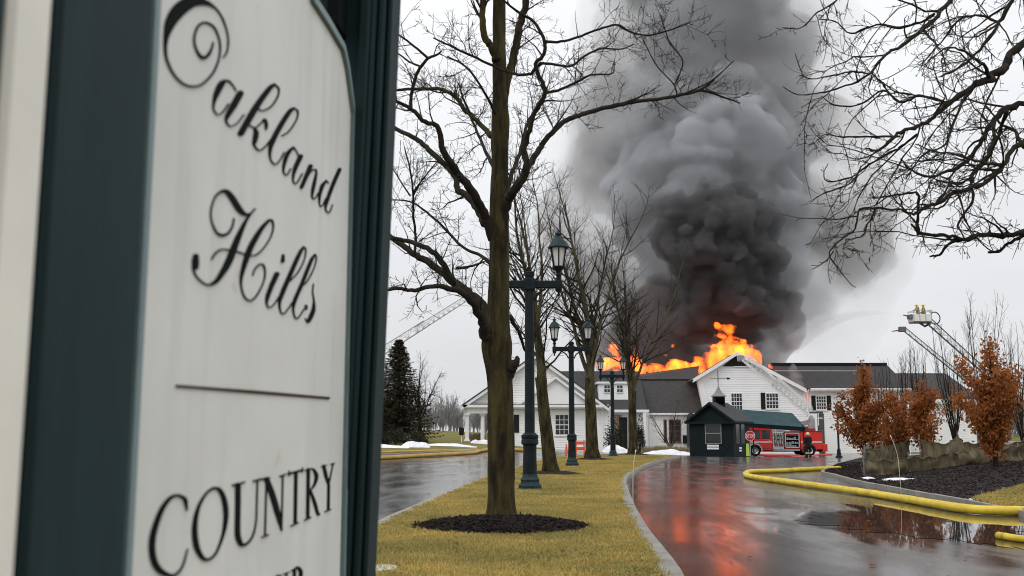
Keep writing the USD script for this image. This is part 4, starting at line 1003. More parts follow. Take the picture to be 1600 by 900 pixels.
# --- young oaks that keep their leaves, and bare upright trees, in the right-hand bed
def oak(name, label, u, v, Y, H, wid, seed, nleaf, loc_z=None, bare_top=.75, group=None):
    p = P(u, v, Y); x = p[0]; z = float(bed_z(np.array([x]), np.array([Y]))[0]) if bin_.contains(Point(x, Y)) else float(gz(x, Y))
    R = np.random.default_rng(seed)
    t = thing(name, label, 'tree', (x, Y, z), group)
    tr = wiggle((0, 0, -.15), (0, 0, 1), H, R, 10, .04, .1); rr = np.linspace(.085, .008, len(tr)); rr[0] = .12
    part(t, 'trunk', tube(tr, rr * H / 4.5, 9), 'bark_dark', smooth=True, local=True)
    lines, wood = [], MB()
    for k in range(int(34 * H / 4.5)):
        s = R.uniform(.10, .96); i = min(int(s * 10), 9); p0 = tr[i] + (tr[i + 1] - tr[i]) * (s * 10 - i)
        prof = wid * (.55 + .75 * math.sin(math.pi * min(1, s * 1.25 + .12)) ** 1.0) * (1 - .72 * max(0, s - .45) / .55)
        a = k * 2.4 + R.normal(0, .3); q = wiggle(p0, (math.cos(a), math.sin(a), R.uniform(.75, 1.8)), prof * R.uniform(.45, 1.55), R, 6, .18, .07)
        wood.add(*tube(q, np.linspace(.022, .006, 7), 4)); lines.append((q, s)); twiggery(wood, q, np.linspace(.02, .006, 7), R, .5, 3.5, 1, .06, False, 3, .2, .004)
    part(t, 'branches', wood.get(), 'bark_red', kind='stuff', local=True)
    mb = MB()
    wts = np.array([np.linalg.norm(q[-1] - q[0]) * (1.0 if s < bare_top else .35) * R.uniform(.15, 1.7) for q, s in lines]); wts /= wts.sum()
    for li, c in enumerate(R.multinomial(nleaf, wts)):
        q, s = lines[li]
        for _ in range(c):
            f = R.uniform(.12, 1.08) * 6; i = min(int(f), 5); p0 = q[i] + (q[i + 1] - q[i]) * (f - i) + R.normal(0, .085, 3) * (1 + .6 * wid)
            d = R.normal(size=3) + [0, 0, -.75]; d /= np.linalg.norm(d); b = np.cross(d, R.normal(size=3)); b /= np.linalg.norm(b); L = R.uniform(.075, .165); W = L * R.uniform(.28, .45); n_ = np.cross(d, b) * L * R.uniform(.1, .4)
            mb.add([p0, p0 + d * L * .5 + b * W + n_, p0 + d * L, p0 + d * L * .5 - b * W + n_], [[0, 1, 2], [0, 2, 3]])
    part(t, 'leaves', mb.get(), 'oak_leaf', kind='stuff', local=True)
    return t
oak('young_oak', 'broad young oak with rust leaves nearest the far single lamp', 1352, 712, 44, 4.4, 1.0, 41, 6400)
oak('young_oak', 'short rusty oak just behind the burlap between two others', 1400, 710, 46, 3.1, 1.15, 42, 3600)
oak('young_oak', 'rust-leaved oak at the middle of the burlap fence, thinly leaved', 1446, 708, 44, 3.5, 1.0, 43, 2900, bare_top=.7)
oak('young_oak', 'tallest rust-leaved oak standing alone before the burlap at far right', 1556, 731, 33.5, 4.35, 1.1, 44, 7200, bare_top=.93)

def upright(u, v, Y, H, seed, label, mat='bark_red', leaders=9, spread=.20):
    p = P(u, v, Y); x = p[0]; z = float(bed_z(np.array([x]), np.array([Y]))[0]) if bin_.contains(Point(x, Y)) else float(gz(x, Y))
    return set_tree('upright_tree', label, (x, Y, z), grow(np.random.default_rng(seed), H, .085, .5, leaders, spread, dens=(2.0, 1.6, 1.6), rmin=.006, upr=.13, twl=.6, bdepth=1, side=.55, curve=.08), ('bark_dark', 'bark_dark', mat), None, 'tree', .004)
upright(1380, 707, 52, 5.2, 81, 'reddish bare upright tree rising behind the first oak')
upright(1413, 705, 50, 5.4, 82, 'reddish twiggy upright tree against the far dark roof', leaders=12, spread=.24)
upright(1442, 704, 48, 5.6, 83, 'bare upright tree with dark stem beside the middle oak', 'bark_dark')
upright(1493, 708, 46, 6.0, 84, 'bare upright tree with several dark stems left of the tallest oak', 'bark_dark', 10, .30)
upright(1540, 705, 50, 8.0, 85, 'tall bare tree rising above the tallest rust-leaved oak', 'bark_dark', 8, .26)
upright(1600, 705, 48, 6.6, 86, 'bare upright tree at the right edge of the picture', 'bark_dark', 9, .30)
p = P(1048, 700, 106)
set_tree('bare_tree', 'small multi-stemmed bare tree against the white gambrel wing', (p[0], 106, float(gz(p[0], 106))), grow(np.random.default_rng(91), 5.4, .16, .7, 7, .75, dens=(1.6, 1.3, 1.2), rmin=.014, twl=.9, bdepth=1, upr=.04), ('bark_dark', 'bark_dark', 'bark_red'))
# ------------------------------------------------------------------ buildings
def XZ(u, v, Y): q = P(u, v, Y); return (q[0], q[2])
def siding(poly, Y, pitch=.24):
    """Overlapping clapboards over a polygon of (x, z) on the plane y = Y."""
    mb = MB(); x0, z0, x1, z1 = poly.bounds
    for z in np.arange(z0, z1, pitch):
        c = poly.intersection(sbox(x0 - 1, z, x1 + 1, z + pitch))
        for g in getattr(c, 'geoms', [c]):
            if g.geom_type != 'Polygon' or g.area < 1e-4: continue
            m = trimesh.creation.extrude_polygon(g, .01, engine='earcut'); v = np.array(m.vertices)
            y = Y - (.004 + .045 * (1 - np.clip((v[:, 1] - z) / pitch, 0, 1))) * (v[:, 2] < .005)
            mb.add(np.stack([v[:, 0], y, v[:, 1]], 1), m.faces[:, ::-1])
    return mb.get()

def window(parent, u0, v0, u1, v1, Y, nx, ny, shutters=None, mat='trim_white', fr=.10, glass='glass_dark', sill=True):
    (x0, z1), (x1, z0) = XZ(u0, v0, Y), XZ(u1, v1, Y)
    w = MB()
    for a, b in (((x0 - fr, z0 - fr), (x0, z1 + fr)), ((x1, z0 - fr), (x1 + fr, z1 + fr)), ((x0, z0 - fr), (x1, z0)), ((x0, z1), (x1, z1 + fr))):
        w.box((a[0], Y - .075, a[1]), (b[0], Y + .02, b[1]))
    wp = part(parent, 'window', w.get(), mat)
    part(wp, 'pane', MB().box((x0 - .01, Y - .036, z0 - .01), (x1 + .01, Y - .030, z1 + .01)).get(), glass)
    if nx * ny > 1:
        m = MB(); t = .020
        for i in range(1, nx): x = x0 + (x1 - x0) * i / nx; m.box((x - t, Y - .062, z0), (x + t, Y - .037, z1))
        for j in range(1, ny):
            z = z0 + (z1 - z0) * j / ny; tt = t * (1.8 if ny % 2 == 0 and j == ny // 2 else 1); m.box((x0, Y - .060, z - tt), (x1, Y - .0375, z + tt))
        part(wp, 'muntins', m.get(), mat)
    if sill: part(wp, 'sill', MB().box((x0 - fr - .05, Y - .14, z0 - fr - .06), (x1 + fr + .05, Y - .0, z0 - fr - .002)).get(), mat)
    for s in shutters or ():
        w_ = .48; xa = x0 - fr - .02 - w_ if s < 0 else x1 + fr + .02
        m = MB().box((xa, Y - .07, z0 - fr), (xa + w_, Y - .03, z1 + fr))
        for z in np.arange(z0, z1, .11): m.box((xa + .06, Y - .082, z), (xa + w_ - .06, Y - .071, z + .06))
        part(parent, 'shutter', m.get(), 'shutter')

def slab(mb, a, b, c, d, th=.12):
    """A thin roof plane through four points, with thickness below."""
    q = np.array([a, b, c, d], float); n = np.cross(q[1] - q[0], q[3] - q[0]); n /= np.linalg.norm(n)
    if n[2] < 0: n = -n
    v = np.vstack([q, q - n * th])
    m = trimesh.convex.convex_hull(v); mb.add(np.array(m.vertices), np.array(m.faces)); return mb

def rake(mb, a, b, Y, h=.34, d=.5):
    """A board that follows a gable edge from a to b (x, z), in front of plane Y."""
    mb.prism([a, b, (b[0], b[1] - h), (a[0], a[1] - h)], Y - d, d); return mb

# --- low wing with the pedimented porch
YW = 104.0
wg = thing('porch_wing', 'white clapboard wing with wide pediment and columned porch left of the trees', 'building', (*P(836, 700, YW)[:2], 0))
Wx = lambda u, v: XZ(u, v, YW)
zb = lambda u: float(gz(P(u, 690, YW)[0], YW)) - .3
wall = Polygon([(Wx(766, 0)[0], zb(766)), (Wx(766, 0)[0], Wx(0, 634)[1]), (Wx(946, 0)[0], Wx(0, 635)[1]), (Wx(946, 0)[0], zb(946))])
wm = MB().prism(list(wall.exterior.coords)[:-1], YW + .3, 9)
part(wg, 'wall', wm.get(), 'siding')
part(wg, 'siding', siding(wall, YW + .29), 'siding', kind='stuff')
ped = [Wx(727, 632), Wx(947, 634.5), Wx(837, 556)]
part(wg, 'pediment', MB().prism(ped, YW + .1, .5).get(), 'siding')
part(wg, 'pediment_siding', siding(Polygon(ped).buffer(-.15), YW + .09, .24), 'siding', kind='stuff')
rk = MB(); rake(rk, Wx(722, 633), Wx(837, 553.5), YW, .45, .55); rake(rk, Wx(951, 636), Wx(837, 553.5), YW - .004, .45, .55)
part(wg, 'rake_board', rk.get(), 'trim_white')
x0, z0 = Wx(724, 637); x1, z1 = Wx(950, 631)
part(wg, 'cornice', MB().box((x0, YW - .55, z0 + .02), (x1, YW + .3, z0 + .28)).box((x0 + .15, YW - .3, z0 - .12), (x1 - .1, YW + .296, z0 + .016)).get(), 'trim_white')
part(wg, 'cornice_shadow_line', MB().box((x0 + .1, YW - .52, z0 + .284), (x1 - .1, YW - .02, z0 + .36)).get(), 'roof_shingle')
xf, zf = Wx(729, 646)
part(wg, 'frieze', MB().box((xf, YW - .2, zf), (Wx(768, 0)[0], YW + .28, z0 - .125)).get(), 'trim_white')
for u in (730, 754):
    x, zt2 = Wx(u, 646); z_ = float(gz(x, YW)); y = YW + .05 + (0 if u < 740 else .2)
    cp_ = part(wg, 'column', MB().lathe([(.20, z_ - .1), (.20, zt2 - .22), (.185, zt2 - .2)], (x, y, 0), 14).get(), 'trim_white', smooth=40)
    part(cp_, 'base', MB().box((x - .30, y - .30, z_ - .2), (x + .30, y + .30, z_ + .16)).get(), 'trim_white')
    part(cp_, 'capital', MB().box((x - .28, y - .28, zt2 - .2), (x + .28, y + .28, zt2)).get(), 'trim_white')
for u in (732, 756):
    x, zt2 = XZ(u, 646, 112); z_ = float(gz(x, 112))
    part(wg, 'column', MB().lathe([(.19, z_ - .1), (.19, zt2 + .1)], (x, 111.5, 0), 12).get(), 'trim_white', smooth=40)
part(wg, 'porch_beam', MB().box((Wx(729, 0)[0], YW + .29, zf + .05), (Wx(729, 0)[0] + .4, YW + 9, z0)).get(), 'trim_white')
part(wg, 'porch_ceiling', MB().box((Wx(729, 0)[0] + .41, YW + .295, zf + .25), (Wx(766, 0)[0], YW + 9, zf + .35)).get(), 'trim_white')
part(wg, 'porch_floor', MB().box((Wx(727, 0)[0], YW - .6, -1), (Wx(766, 0)[0] - .01, YW + 9, float(gz(Wx(745, 0)[0], YW)) + .06)).get(), 'concrete')
pk = np.array([*Wx(837, 553.5)]); le = np.array([*Wx(721, 634)]); re = np.array([*Wx(952, 637)])
V = lambda xz, y: (xz[0], y, xz[1] + .05)
rm = MB(); slab(rm, V(le, YW - .6), V(pk, YW - .6), V(pk, YW + 10), V(le, YW + 10)); slab(rm, V(re, YW - .6), V(pk, YW - .6), V(pk, YW + 10), V(re, YW + 10))
part(wg, 'roof', rm.get(), 'roof_shingle')
window(wg, 868, 648.5, 888, 679, YW + .27, 3, 4)
(xa, za), (xb, zb_) = Wx(803, 648), Wx(811, 676)
part(wg, 'shutter', MB().box((xa, YW + .19, zb_), (xb, YW + .25, za)).get(), 'shutter')
xc = Wx(944, 0)[0]
part(wg, 'corner_board', MB().box((xc - .12, YW + .2, zb(946)), (xc + .14, YW + .36, z0 - .14)).get(), 'trim_white')
part(wg, 'corner_board', MB().box((Wx(801, 0)[0], YW + .2, -.5), (Wx(801, 0)[0] + .2, YW + .262, z0 - .14)).get(), 'trim_white')
# small bay gable on the face
bay = [Wx(809, 632), Wx(868, 591), Wx(927, 632)]
br = MB(); rake(br, Wx(806, 633), Wx(868, 588.5), YW - .2, .26, .30); rake(br, Wx(930, 633), Wx(868, 588.5), YW - .204, .26, .30)
part(wg, 'bay_rake', br.get(), 'trim_white')
part(wg, 'bay_gable', MB().prism(bay, YW - .15, .24).get(), 'siding')

# --- link between the wing and the gambrel: dark roof, dormer wall, brown entry
YL = 110.0
lk = thing('entry_link', 'link with dark roof, white dormer and brown entry between porch wing and gambrel', 'building', (*P(968, 700, YL)[:2], 0))
Lx = lambda u, v: XZ(u, v, YL)
zl = float(gz(Lx(968, 0)[0], YL)) - .4
part(lk, 'wall', MB().box((Lx(946, 0)[0], YL + 1.2, zl), (Lx(1003, 0)[0], YL + 9, Lx(0, 641)[1])).get(), 'siding')
rm = MB(); slab(rm, (Lx(858, 0)[0], YL + .5, Lx(0, 641)[1]), (Lx(1000, 0)[0], YL + .5, Lx(0, 641)[1]), (Lx(1000, 0)[0], YL + 7, Lx(0, 641)[1] + 4.6), (Lx(858, 0)[0], YL + 7, Lx(0, 641)[1] + 4.6), .2)
part(lk, 'roof', rm.get(), 'roof_shingle')
part(lk, 'eave_board', MB().box((Lx(946, 0)[0], YL + .40, Lx(0, 644)[1]), (Lx(1003, 0)[0], YL + .47, Lx(0, 640)[1])).get(), 'trim_white')
a, b = Lx(938, 598), Lx(985, 618)
part(lk, 'dormer_wall', MB().box((a[0], YL + 2.2, b[1] - .8), (b[0], YL + 6.5, a[1])).get(), 'siding')
part(lk, 'dormer_roof', MB().box((a[0] - .2, YL + 2.0, a[1] + .003), (b[0] + .2, YL + 6.6, a[1] + .22)).get(), 'trim_white')
for u in (944, 964): window(lk, u, 602, u + 9, 613, YL + 2.19, 2, 2, fr=.07, sill=False)
a, b = Lx(962, 648), Lx(974, 700)
part(lk, 'brick_panel', MB().box((a[0], YL + 1.1, zl), (b[0], YL + 1.19, a[1])).get(), 'brick_pink')
part(lk, 'door', MB().box((b[0] - .3, YL + 1.02, zl), (b[0] + .55, YL + 1.095, a[1] - .25)).get(), 'shutter')
for u in (979, 996):
    x = Lx(u, 0)[0]; part(lk, 'column', MB().box((x - .16, YL + .42, zl), (x + .16, YL + .74, Lx(0, 644.5)[1])).get(), 'trim_white')

# --- gambrel wing
YG = 114.0
gb = thing('gambrel_wing', 'white wing under a tall dark gambrel roof, flames behind its ridge', 'building', (*P(1040, 700, YG)[:2], 0))
Gx = lambda u, v, y=YG: XZ(u, v, y)
zg = float(gz(Gx(1040, 0)[0], YG)) - .4
x0, x1 = Gx(1002, 0)[0], Gx(1100, 0)[0]
wall = sbox(x0, zg, x1, Gx(0, 644)[1])
part(gb, 'wall', MB().box((x0, YG + .3, zg), (x1, YG + 9, Gx(0, 644)[1])).get(), 'siding')
part(gb, 'siding', siding(wall, YG + .29), 'siding', kind='stuff')
def R4(pts): return [tuple(P(u, v, y)) for u, v, y in pts]
e = P(1040, 645, YG - .1)[2]; k_ = P(1040, 592.5, YG + 1.6)[2]; r_ = P(1040, 578, YG + 5)[2]
xl, xr = Gx(1006, 0)[0], Gx(1074, 0)[0]; xl2, xr2 = P(982, 600, YG + 1.6)[0], P(1089, 600, YG + 1.6)[0]; xr3 = P(1095, 578, YG + 5)[0]
rm = MB(); slab(rm, (xl - 1.6, YG - .1, e), (xr + .9, YG - .1, e), (xr2, YG + 1.6, k_), (xl2, YG + 1.6, k_), .18)
part(gb, 'lower_roof', rm.get(), 'roof_shingle_grey')
rm = MB(); slab(rm, (xl2, YG + 1.602, k_ + .02), (xr2, YG + 1.602, k_ + .02), (xr3, YG + 6, r_ + .55), (xl2, YG + 5, P(985, 588, YG + 5)[2]), .16)
part(gb, 'upper_roof', rm.get(), 'roof_shingle')
part(gb, 'roof_break_board', MB().bar((xl2, YG + 1.50, k_ - .05), (xr2, YG + 1.50, k_ - .05), .08, .09).get(), 'shutter')
part(gb, 'eave_board', MB().box((xl - 1.6, YG - .22, e - .22), (xr + .9, YG - .06, e - .02)).get(), 'trim_white')
window(gb, 1046, 657, 1063, 690, YG + .27, 2, 4, mat='brown_trim')
window(gb, 1038, 657, 1041, 690, YG + .27, 1, 1, mat='brown_trim', sill=False)
a, b = Gx(1067, 680), Gx(1074, 693)
part(gb, 'meter_box', MB().box((a[0], YG + .1, b[1]), (b[0], YG + .26, a[1]), .03).get(), 'shutter')

# --- the burning hall with the tall front gable
YB = 112.0
bh = thing('gable_hall', 'burning white hall with tall clapboard gable and dark louvre under its peak', 'building', (*P(1165, 700, YB)[:2], 0))
Bx = lambda u, v: XZ(u, v, YB)
zh = float(gz(Bx(1165, 0)[0], YB)) - .5
face = Polygon([(Bx(1101, 0)[0], zh), Bx(1100, 645), Bx(1088, 590), Bx(1150, 554), Bx(1256, 610), (Bx(1252, 0)[0], zh)])
part(bh, 'wall', MB().prism(list(face.exterior.coords)[:-1], YB + .05, .45).get(), 'siding')
part(bh, 'siding', siding(face.buffer(-.02), YB + .04, .25), 'siding', kind='stuff')
rk = MB(); rake(rk, Bx(1082, 592.5), Bx(1150, 550.5), YB, .36, .6); rake(rk, Bx(1258, 608), Bx(1150, 550.5), YB - .004, .40, .6)
part(bh, 'rake_board', rk.get(), 'trim_white')
rk = MB().prism([Bx(1088, 590), Bx(1096, 590), Bx(1112, 646), Bx(1100, 648)], YB - .22, .26)
part(bh, 'flared_rake', rk.get(), 'trim_white')
lv = part(bh, 'louvre', MB().prism([Bx(1129.5, 572), Bx(1149, 556.5), Bx(1166, 572)], YB - .14, .17).get(), 'shutter')
m = MB()
for v in np.arange(560, 572, 2.4):
    h = (v - 556) / 16; m.box((Bx(1149 - 17 * h, 0)[0], YB - .17, Bx(0, v)[1]), (Bx(1149 + 15 * h, 0)[0], YB - .143, Bx(0, v)[1] + .05))
part(lv, 'slats', m.get(), 'shutter')
part(bh, 'louvre_trim', MB().box((Bx(1128, 0)[0], YB - .16, Bx(0, 573.4)[1]), (Bx(1168, 0)[0], YB + .02, Bx(0, 572.1)[1])).get(), 'trim_white')
pk = Bx(1150, 550.5); le = Bx(1081, 593); re = Bx(1260, 609)
rm = MB(); V2 = lambda q, y: (q[0], y, q[1] - .06); slab(rm, V2(le, YB - .4), V2(pk, YB - .4), V2(pk, YB + 3.4), V2(le, YB + 3.4)); slab(rm, V2(re, YB - .4), V2(pk, YB - .4), V2(pk, YB + 3.4), V2(re, YB + 3.4))
part(bh, 'roof', rm.get(), 'roof_shingle')
part(bh, 'side_wall', MB().box((Bx(1101, 0)[0] + .02, YB + .5, zh), (Bx(1252, 0)[0] - .05, YB + 14, Bx(0, 646)[1])).get(), 'siding')
window(bh, 1142.5, 615, 1159.5, 640, YB + .02, 4, 4, fr=.07)
window(bh, 1197, 615, 1216, 638, YB + .02, 4, 4, shutters=(-1,), fr=.10)
# arched niche at the foot of the flared rake
nx, nz = Bx(1083, 660); m = MB().prism([(nx - .5, zh), (nx + .5, zh), (nx + .5, nz + .2)] + [(nx + .5 * math.cos(a), nz + .2 + .9 * math.sin(a)) for a in np.linspace(0, math.pi, 9)][1:], YB + 1.2, .1)
part(bh, 'arched_panel', m.get(), 'roof_shingle_grey')

# --- right wing
YR = 117.0
rw = thing('right_wing', 'long white wing with dark ridge roof, shuttered window and grey garage door', 'building', (*P(1320, 700, YR)[:2], 0))
Rx = lambda u, v: XZ(u, v, YR)
zr = float(gz(Rx(1300, 0)[0], YR)) - .5
xa, xb = Rx(1240, 0)[0], Rx(1385, 0)[0]; ze = Rx(0, 607)[1]
part(rw, 'wall', MB().box((xa, YR + .3, zr), (xb, YR + 11, ze)).get(), 'siding')
part(rw, 'siding', siding(sbox(xa, zr, xb, ze), YR + .29, .21), 'siding', kind='stuff')
zrid = P(1300, 570, YR + 5.5)[2]; xl = P(1205, 600, YR + 5.5)[0]; xr = P(1386, 600, YR + 5.5)[0]
rm = MB(); slab(rm, (xa - 3.5, YR - .3, ze), (xb + .2, YR - .3, ze), (xr + .1, YR + 5.5, zrid), (xl, YR + 5.5, zrid), .2); slab(rm, (xa - 3, YR + 11.3, ze), (xb + .2, YR + 11.3, ze), (xr + .1, YR + 5.502, zrid), (xl, YR + 5.502, zrid), .2)
part(rw, 'roof', rm.get(), 'roof_shingle')
part(rw, 'ridge_cap', MB().bar((xl, YR + 5.4, zrid + .10), (xr, YR + 5.4, zrid + .10), .5, .22).get(), 'shutter')
zs = P(1300, 577.5, YR + 4.3)[2]
part(rw, 'roof_rail', MB().bar((xl, YR + 3.9, zs - .15), (P(1345, 600, YR + 4)[0], YR + 3.9, zs - .15), .10, .14).get(), 'ladder_grey')
part(rw, 'eave_board', MB().box((xa, YR - .42, ze - .32), (xb + .25, YR - .27, ze + .02)).box((xa, YR - .26, ze - .14), (xb + .2, YR + .26, ze - .08)).get(), 'trim_white')
part(rw, 'corner_board', MB().box((xb - .3, YR + .15, zr), (xb + .03, YR + .5, ze - .15)).get(), 'trim_white')
window(rw, 1275.5, 619.5, 1290.5, 639.5, YR + .27, 4, 4, shutters=(-1, 1), fr=.10)
a, b = Rx(1250, 646), Rx(1289, 673)
gd = part(rw, 'garage_door', MB().box((a[0], YR + .18, Rx(0, 712)[1]), (b[0], YR + .25, a[1])).get(), 'garage_grey')
m = MB()
for z in np.linspace(b[1] - 2, a[1] - .2, 6): m.box((a[0] + .1, YR + .155, z), (b[0] - .1, YR + .175, z + .42))
part(gd, 'panels', m.get(), 'garage_grey')

# --- far low wing behind the bare trees
YF = 124.0
fw = thing('far_wing', 'low far wing with long dark roof behind the bare upright trees', 'building', (*P(1440, 700, YF)[:2], 0))
Fx = lambda u, v: XZ(u, v, YF)
zf_ = float(gz(Fx(1430, 0)[0], YF)) - .5; xa, xb = Fx(1384, 0)[0], Fx(1484, 0)[0]; ze = Fx(0, 624)[1]
part(fw, 'wall', MB().box((xa, YF + .3, zf_), (xb, YF + 9, ze)).get(), 'siding')
part(fw, 'siding', siding(sbox(xa, zf_, xb, ze), YF + .29, .21), 'siding', kind='stuff')
zrid = P(1400, 583, YF + 4.5)[2]; xr = P(1478, 600, YF + 4.5)[0]
rm = MB(); slab(rm, (xa, YF - .3, ze), (xb + .6, YF - .3, ze), (xr, YF + 4.5, zrid), (xa, YF + 4.5, zrid), .2)
part(fw, 'roof', rm.get(), 'roof_shingle_grey')
part(fw, 'eave_board', MB().box((xa, YF - .42, ze - .28), (xb + .6, YF - .26, ze)).get(), 'trim_white')
window(fw, 1420, 634, 1446, 652, YF + .27, 4, 2, fr=.09)
part(fw, 'window_awning', MB().box((Fx(1416, 0)[0], YF - .5, Fx(0, 631)[1]), (Fx(1450, 0)[0], YF + .28, Fx(0, 628)[1])).get(), 'trim_white')

# --- gatehouse, turned so that its right side shows
phi = math.radians(34)
cx, cy, _ = P(1147, 712, 79.0); gzv = float(gz(cx, cy)) - .03
FX, FY = np.array([math.cos(phi), -math.sin(phi), 0]), np.array([math.sin(phi), math.cos(phi), 0])
gh = thing('gatehouse', 'small dark green gatehouse with cupola and weathervane beside the drive', 'building', (cx, cy, gzv))
W, D, Hh = 3.62, 3.3, 2.82
def gp(a, b, z): return np.array([cx, cy, gzv]) + FX * np.asarray(a)[..., None] + FY * np.asarray(b)[..., None] + np.array([0, 0, 1.]) * np.asarray(z)[..., None]
def gbox(mb, a0, a1, b0, b1, z0, z1, bev=0):
    s = rbox((abs(a1 - a0), abs(b1 - b0), abs(z1 - z0)), bev) if bev else arr(trimesh.creation.box((abs(a1 - a0), abs(b1 - b0), abs(z1 - z0))))
    v = s[0] + [(a0 + a1) / 2, (b0 + b1) / 2, (z0 + z1) / 2]; return mb.add(gp(v[:, 0], v[:, 1], v[:, 2]), s[1])
part(gh, 'wall', gbox(MB(), -W, 0, 0, D, 0, Hh).get(), 'booth_green')
m = MB()
for z in np.arange(.04, Hh - .1, .17):
    gbox(m, -W - .012, .012, -.012, -.002, z, z + .15); gbox(m, .002, .013, 0, D, z, z + .15)
part(gh, 'clapboards', m.get(), 'booth_green', kind='stuff')
ap = 1.30; ov = .28
gable = MB().add(gp(np.array([-W, 0, -W / 2, -W, 0, -W / 2]), np.array([.02, .02, .02, D, D, D]), np.array([Hh, Hh, Hh + ap, Hh, Hh, Hh + ap])), [[0, 1, 2], [5, 4, 3], [0, 2, 5], [0, 5, 3], [1, 4, 5], [1, 5, 2], [0, 3, 4], [0, 4, 1]])
part(gh, 'gable', gable.get(), 'booth_green')
def groof(side):
    a0 = -W / 2; a1 = (ov if side > 0 else -W - ov); zed = Hh - ov * ap / (W / 2)
    q = gp(np.array([a0, a1, a1, a0]), np.array([-ov, -ov, D + ov, D + ov]), np.array([Hh + ap, zed, zed, Hh + ap])) + [0, 0, .10]
    return slab(MB(), *q, .09).get()
part(gh, 'roof', groof(1), 'roof_shingle'); part(gh, 'roof', groof(-1), 'roof_shingle')
m = MB()
for s in (1, -1):
    a1 = ov if s > 0 else -W - ov
    q = gp(np.array([-W / 2, a1]), np.array([-ov - .02] * 2), np.array([Hh + ap - .02, Hh - ov * ap / (W / 2) - .02])); m.bar(q[0], q[1], .05, .16)
gbox(m, -W - ov, ov, -ov - .02, .0, Hh - .28, Hh - .14); gbox(m, .016, ov, 0, D + ov, Hh - .26, Hh - .15)
part(gh, 'fascia', m.get(), 'booth_green')
def gwin(a0, a1, z0, z1, nm='window'):
    m = MB(); t = .055
    for q in ((a0 - t, a0, z0 - t, z1 + t), (a1, a1 + t, z0 - t, z1 + t), (a0, a1, z0 - t, z0), (a0, a1, z1, z1 + t), (a0, a1, (z0 + z1) / 2 - .03, (z0 + z1) / 2 + .03)): gbox(m, q[0], q[1], -.06, -.013, q[2], q[3])
    w = part(gh, nm, m.get(), 'steel_post'); part(w, 'pane', gbox(MB(), a0, a1, -.03, -.022, z0, z1).get(), 'glass_dark')
gwin(-W * .62, -W * .28, 1.05, 2.55)
m = MB(); gbox(m, -W * .60, -W * .33, -.045, -.03, .78, .92); gbox(m, -W * .60, -W * .33, -.045, -.03, .58, .72)
part(gh, 'notice', m.get(), 'stop_white')
m = MB(); gbox(m, .016, .03, .45, 1.15, 1.0, 2.5); gbox(m, .016, .03, 1.5, 2.2, 1.0, 2.5)
part(gh, 'side_window', m.get(), 'glass_dark')
m = MB(); gbox(m, .016, .05, 1.0, 1.5, .62, .74); gbox(m, .016, .05, 1.0, 1.5, .42, .54)
part(gh, 'notice', m.get(), 'stop_white')
cc = gp(np.array(-W / 2), np.array(D * .50), np.array(Hh + ap))
m = MB().box(cc + [-.42, -.42, -.6], cc + [.42, .42, .55], .02)
cup = part(gh, 'cupola', m.get(), 'booth_green')
m = MB()
for s in (-1, 1):
    for z in np.arange(-.05, .42, .10): m.box(cc + [-.33, -.45, z], cc + [.33, -.421, z + .06])
part(cup, 'louvre', m.get(), 'booth_green')
part(cup, 'cupola_roof', MB().lathe([(.74, .55), (.74, .60), (.42, .80), (.22, 1.05), (.08, 1.32), (.0, 1.40)], cc, 4).get(), 'copper_grey')
wv = MB().tube([cc + [0, 0, 1.3], cc + [0, 0, 2.65]], .028, 6).tube([cc + [-.6, 0, 1.98], cc + [.75, 0, 1.98]], .024, 5).tube([cc + [0, -.3, 1.86], cc + [0, .3, 1.86]], .02, 5)
wv.prism([(cc[0] + .72, cc[2] + 1.88), (cc[0] + 1.02, cc[2] + 1.98), (cc[0] + .72, cc[2] + 2.08)], cc[1] - .015, .03)
part(gh, 'weathervane', wv.get(), 'lamp_iron')

# --- teal awning over the drive-through
YA = 90.0
aw = thing('awning', 'teal canvas awning with dark valance above the red fire engine', 'awning', (*P(1205, 700, YA)[:2], 0))
A4 = R4([(1146, 639, YA + 2.6), (1238, 645.5, YA + 2.6), (1258, 667.5, YA), (1168, 661, YA)])
mb = MB(); nu, nv = 14, 6; grid = []
for i in range(nu + 1):
    for j in range(nv + 1):
        s, t_ = i / nu, j / nv; q = (np.array(A4[0]) * (1 - s) + np.array(A4[1]) * s) * (1 - t_) + (np.array(A4[3]) * (1 - s) + np.array(A4[2]) * s) * t_
        q = q + [0, 0, -.05 * math.sin(math.pi * t_) * (1 - .6 * math.cos(2 * math.pi * s * 5))]; grid.append(q)
i, j = np.meshgrid(np.arange(nu), np.arange(nv), indexing='ij'); n = nv + 1
mb.add(grid, np.stack([i * n + j, (i + 1) * n + j, (i + 1) * n + j + 1, i * n + j + 1], -1).reshape(-1, 4))
part(aw, 'canvas', mb.get(), 'awning_teal', smooth=True)
x0, x1 = A4[3][0], A4[2][0]; z0 = A4[3][2]; z1 = A4[2][2]
part(aw, 'valance', MB().add([(x0, YA - .01, z0), (x1, YA - .01, z1), (x1, YA - .01, z1 - .36), (x0, YA - .01, z0 - .36), (x0, YA + .01, z0), (x1, YA + .01, z1), (x1, YA + .01, z1 - .36), (x0, YA + .01, z0 - .36)], [[0, 1, 2, 3], [7, 6, 5, 4], [3, 2, 6, 7], [0, 4, 5, 1]]).get(), 'awning_dark')
back = R4([(1258, 667.5, YA), (1238, 645.5, YA + 2.6), (1240, 668, YA + 5)])
mb = MB().add([A4[1], A4[2], (A4[2][0], YA + 5.2, A4[2][2])], [[0, 2, 1]]); mb.add([A4[0], A4[1], (A4[2][0], YA + 5.2, A4[2][2]), (A4[3][0], YA + 5.2, A4[3][2])], [[0, 3, 2, 1]])
part(aw, 'canvas', mb.get(), 'awning_dark')
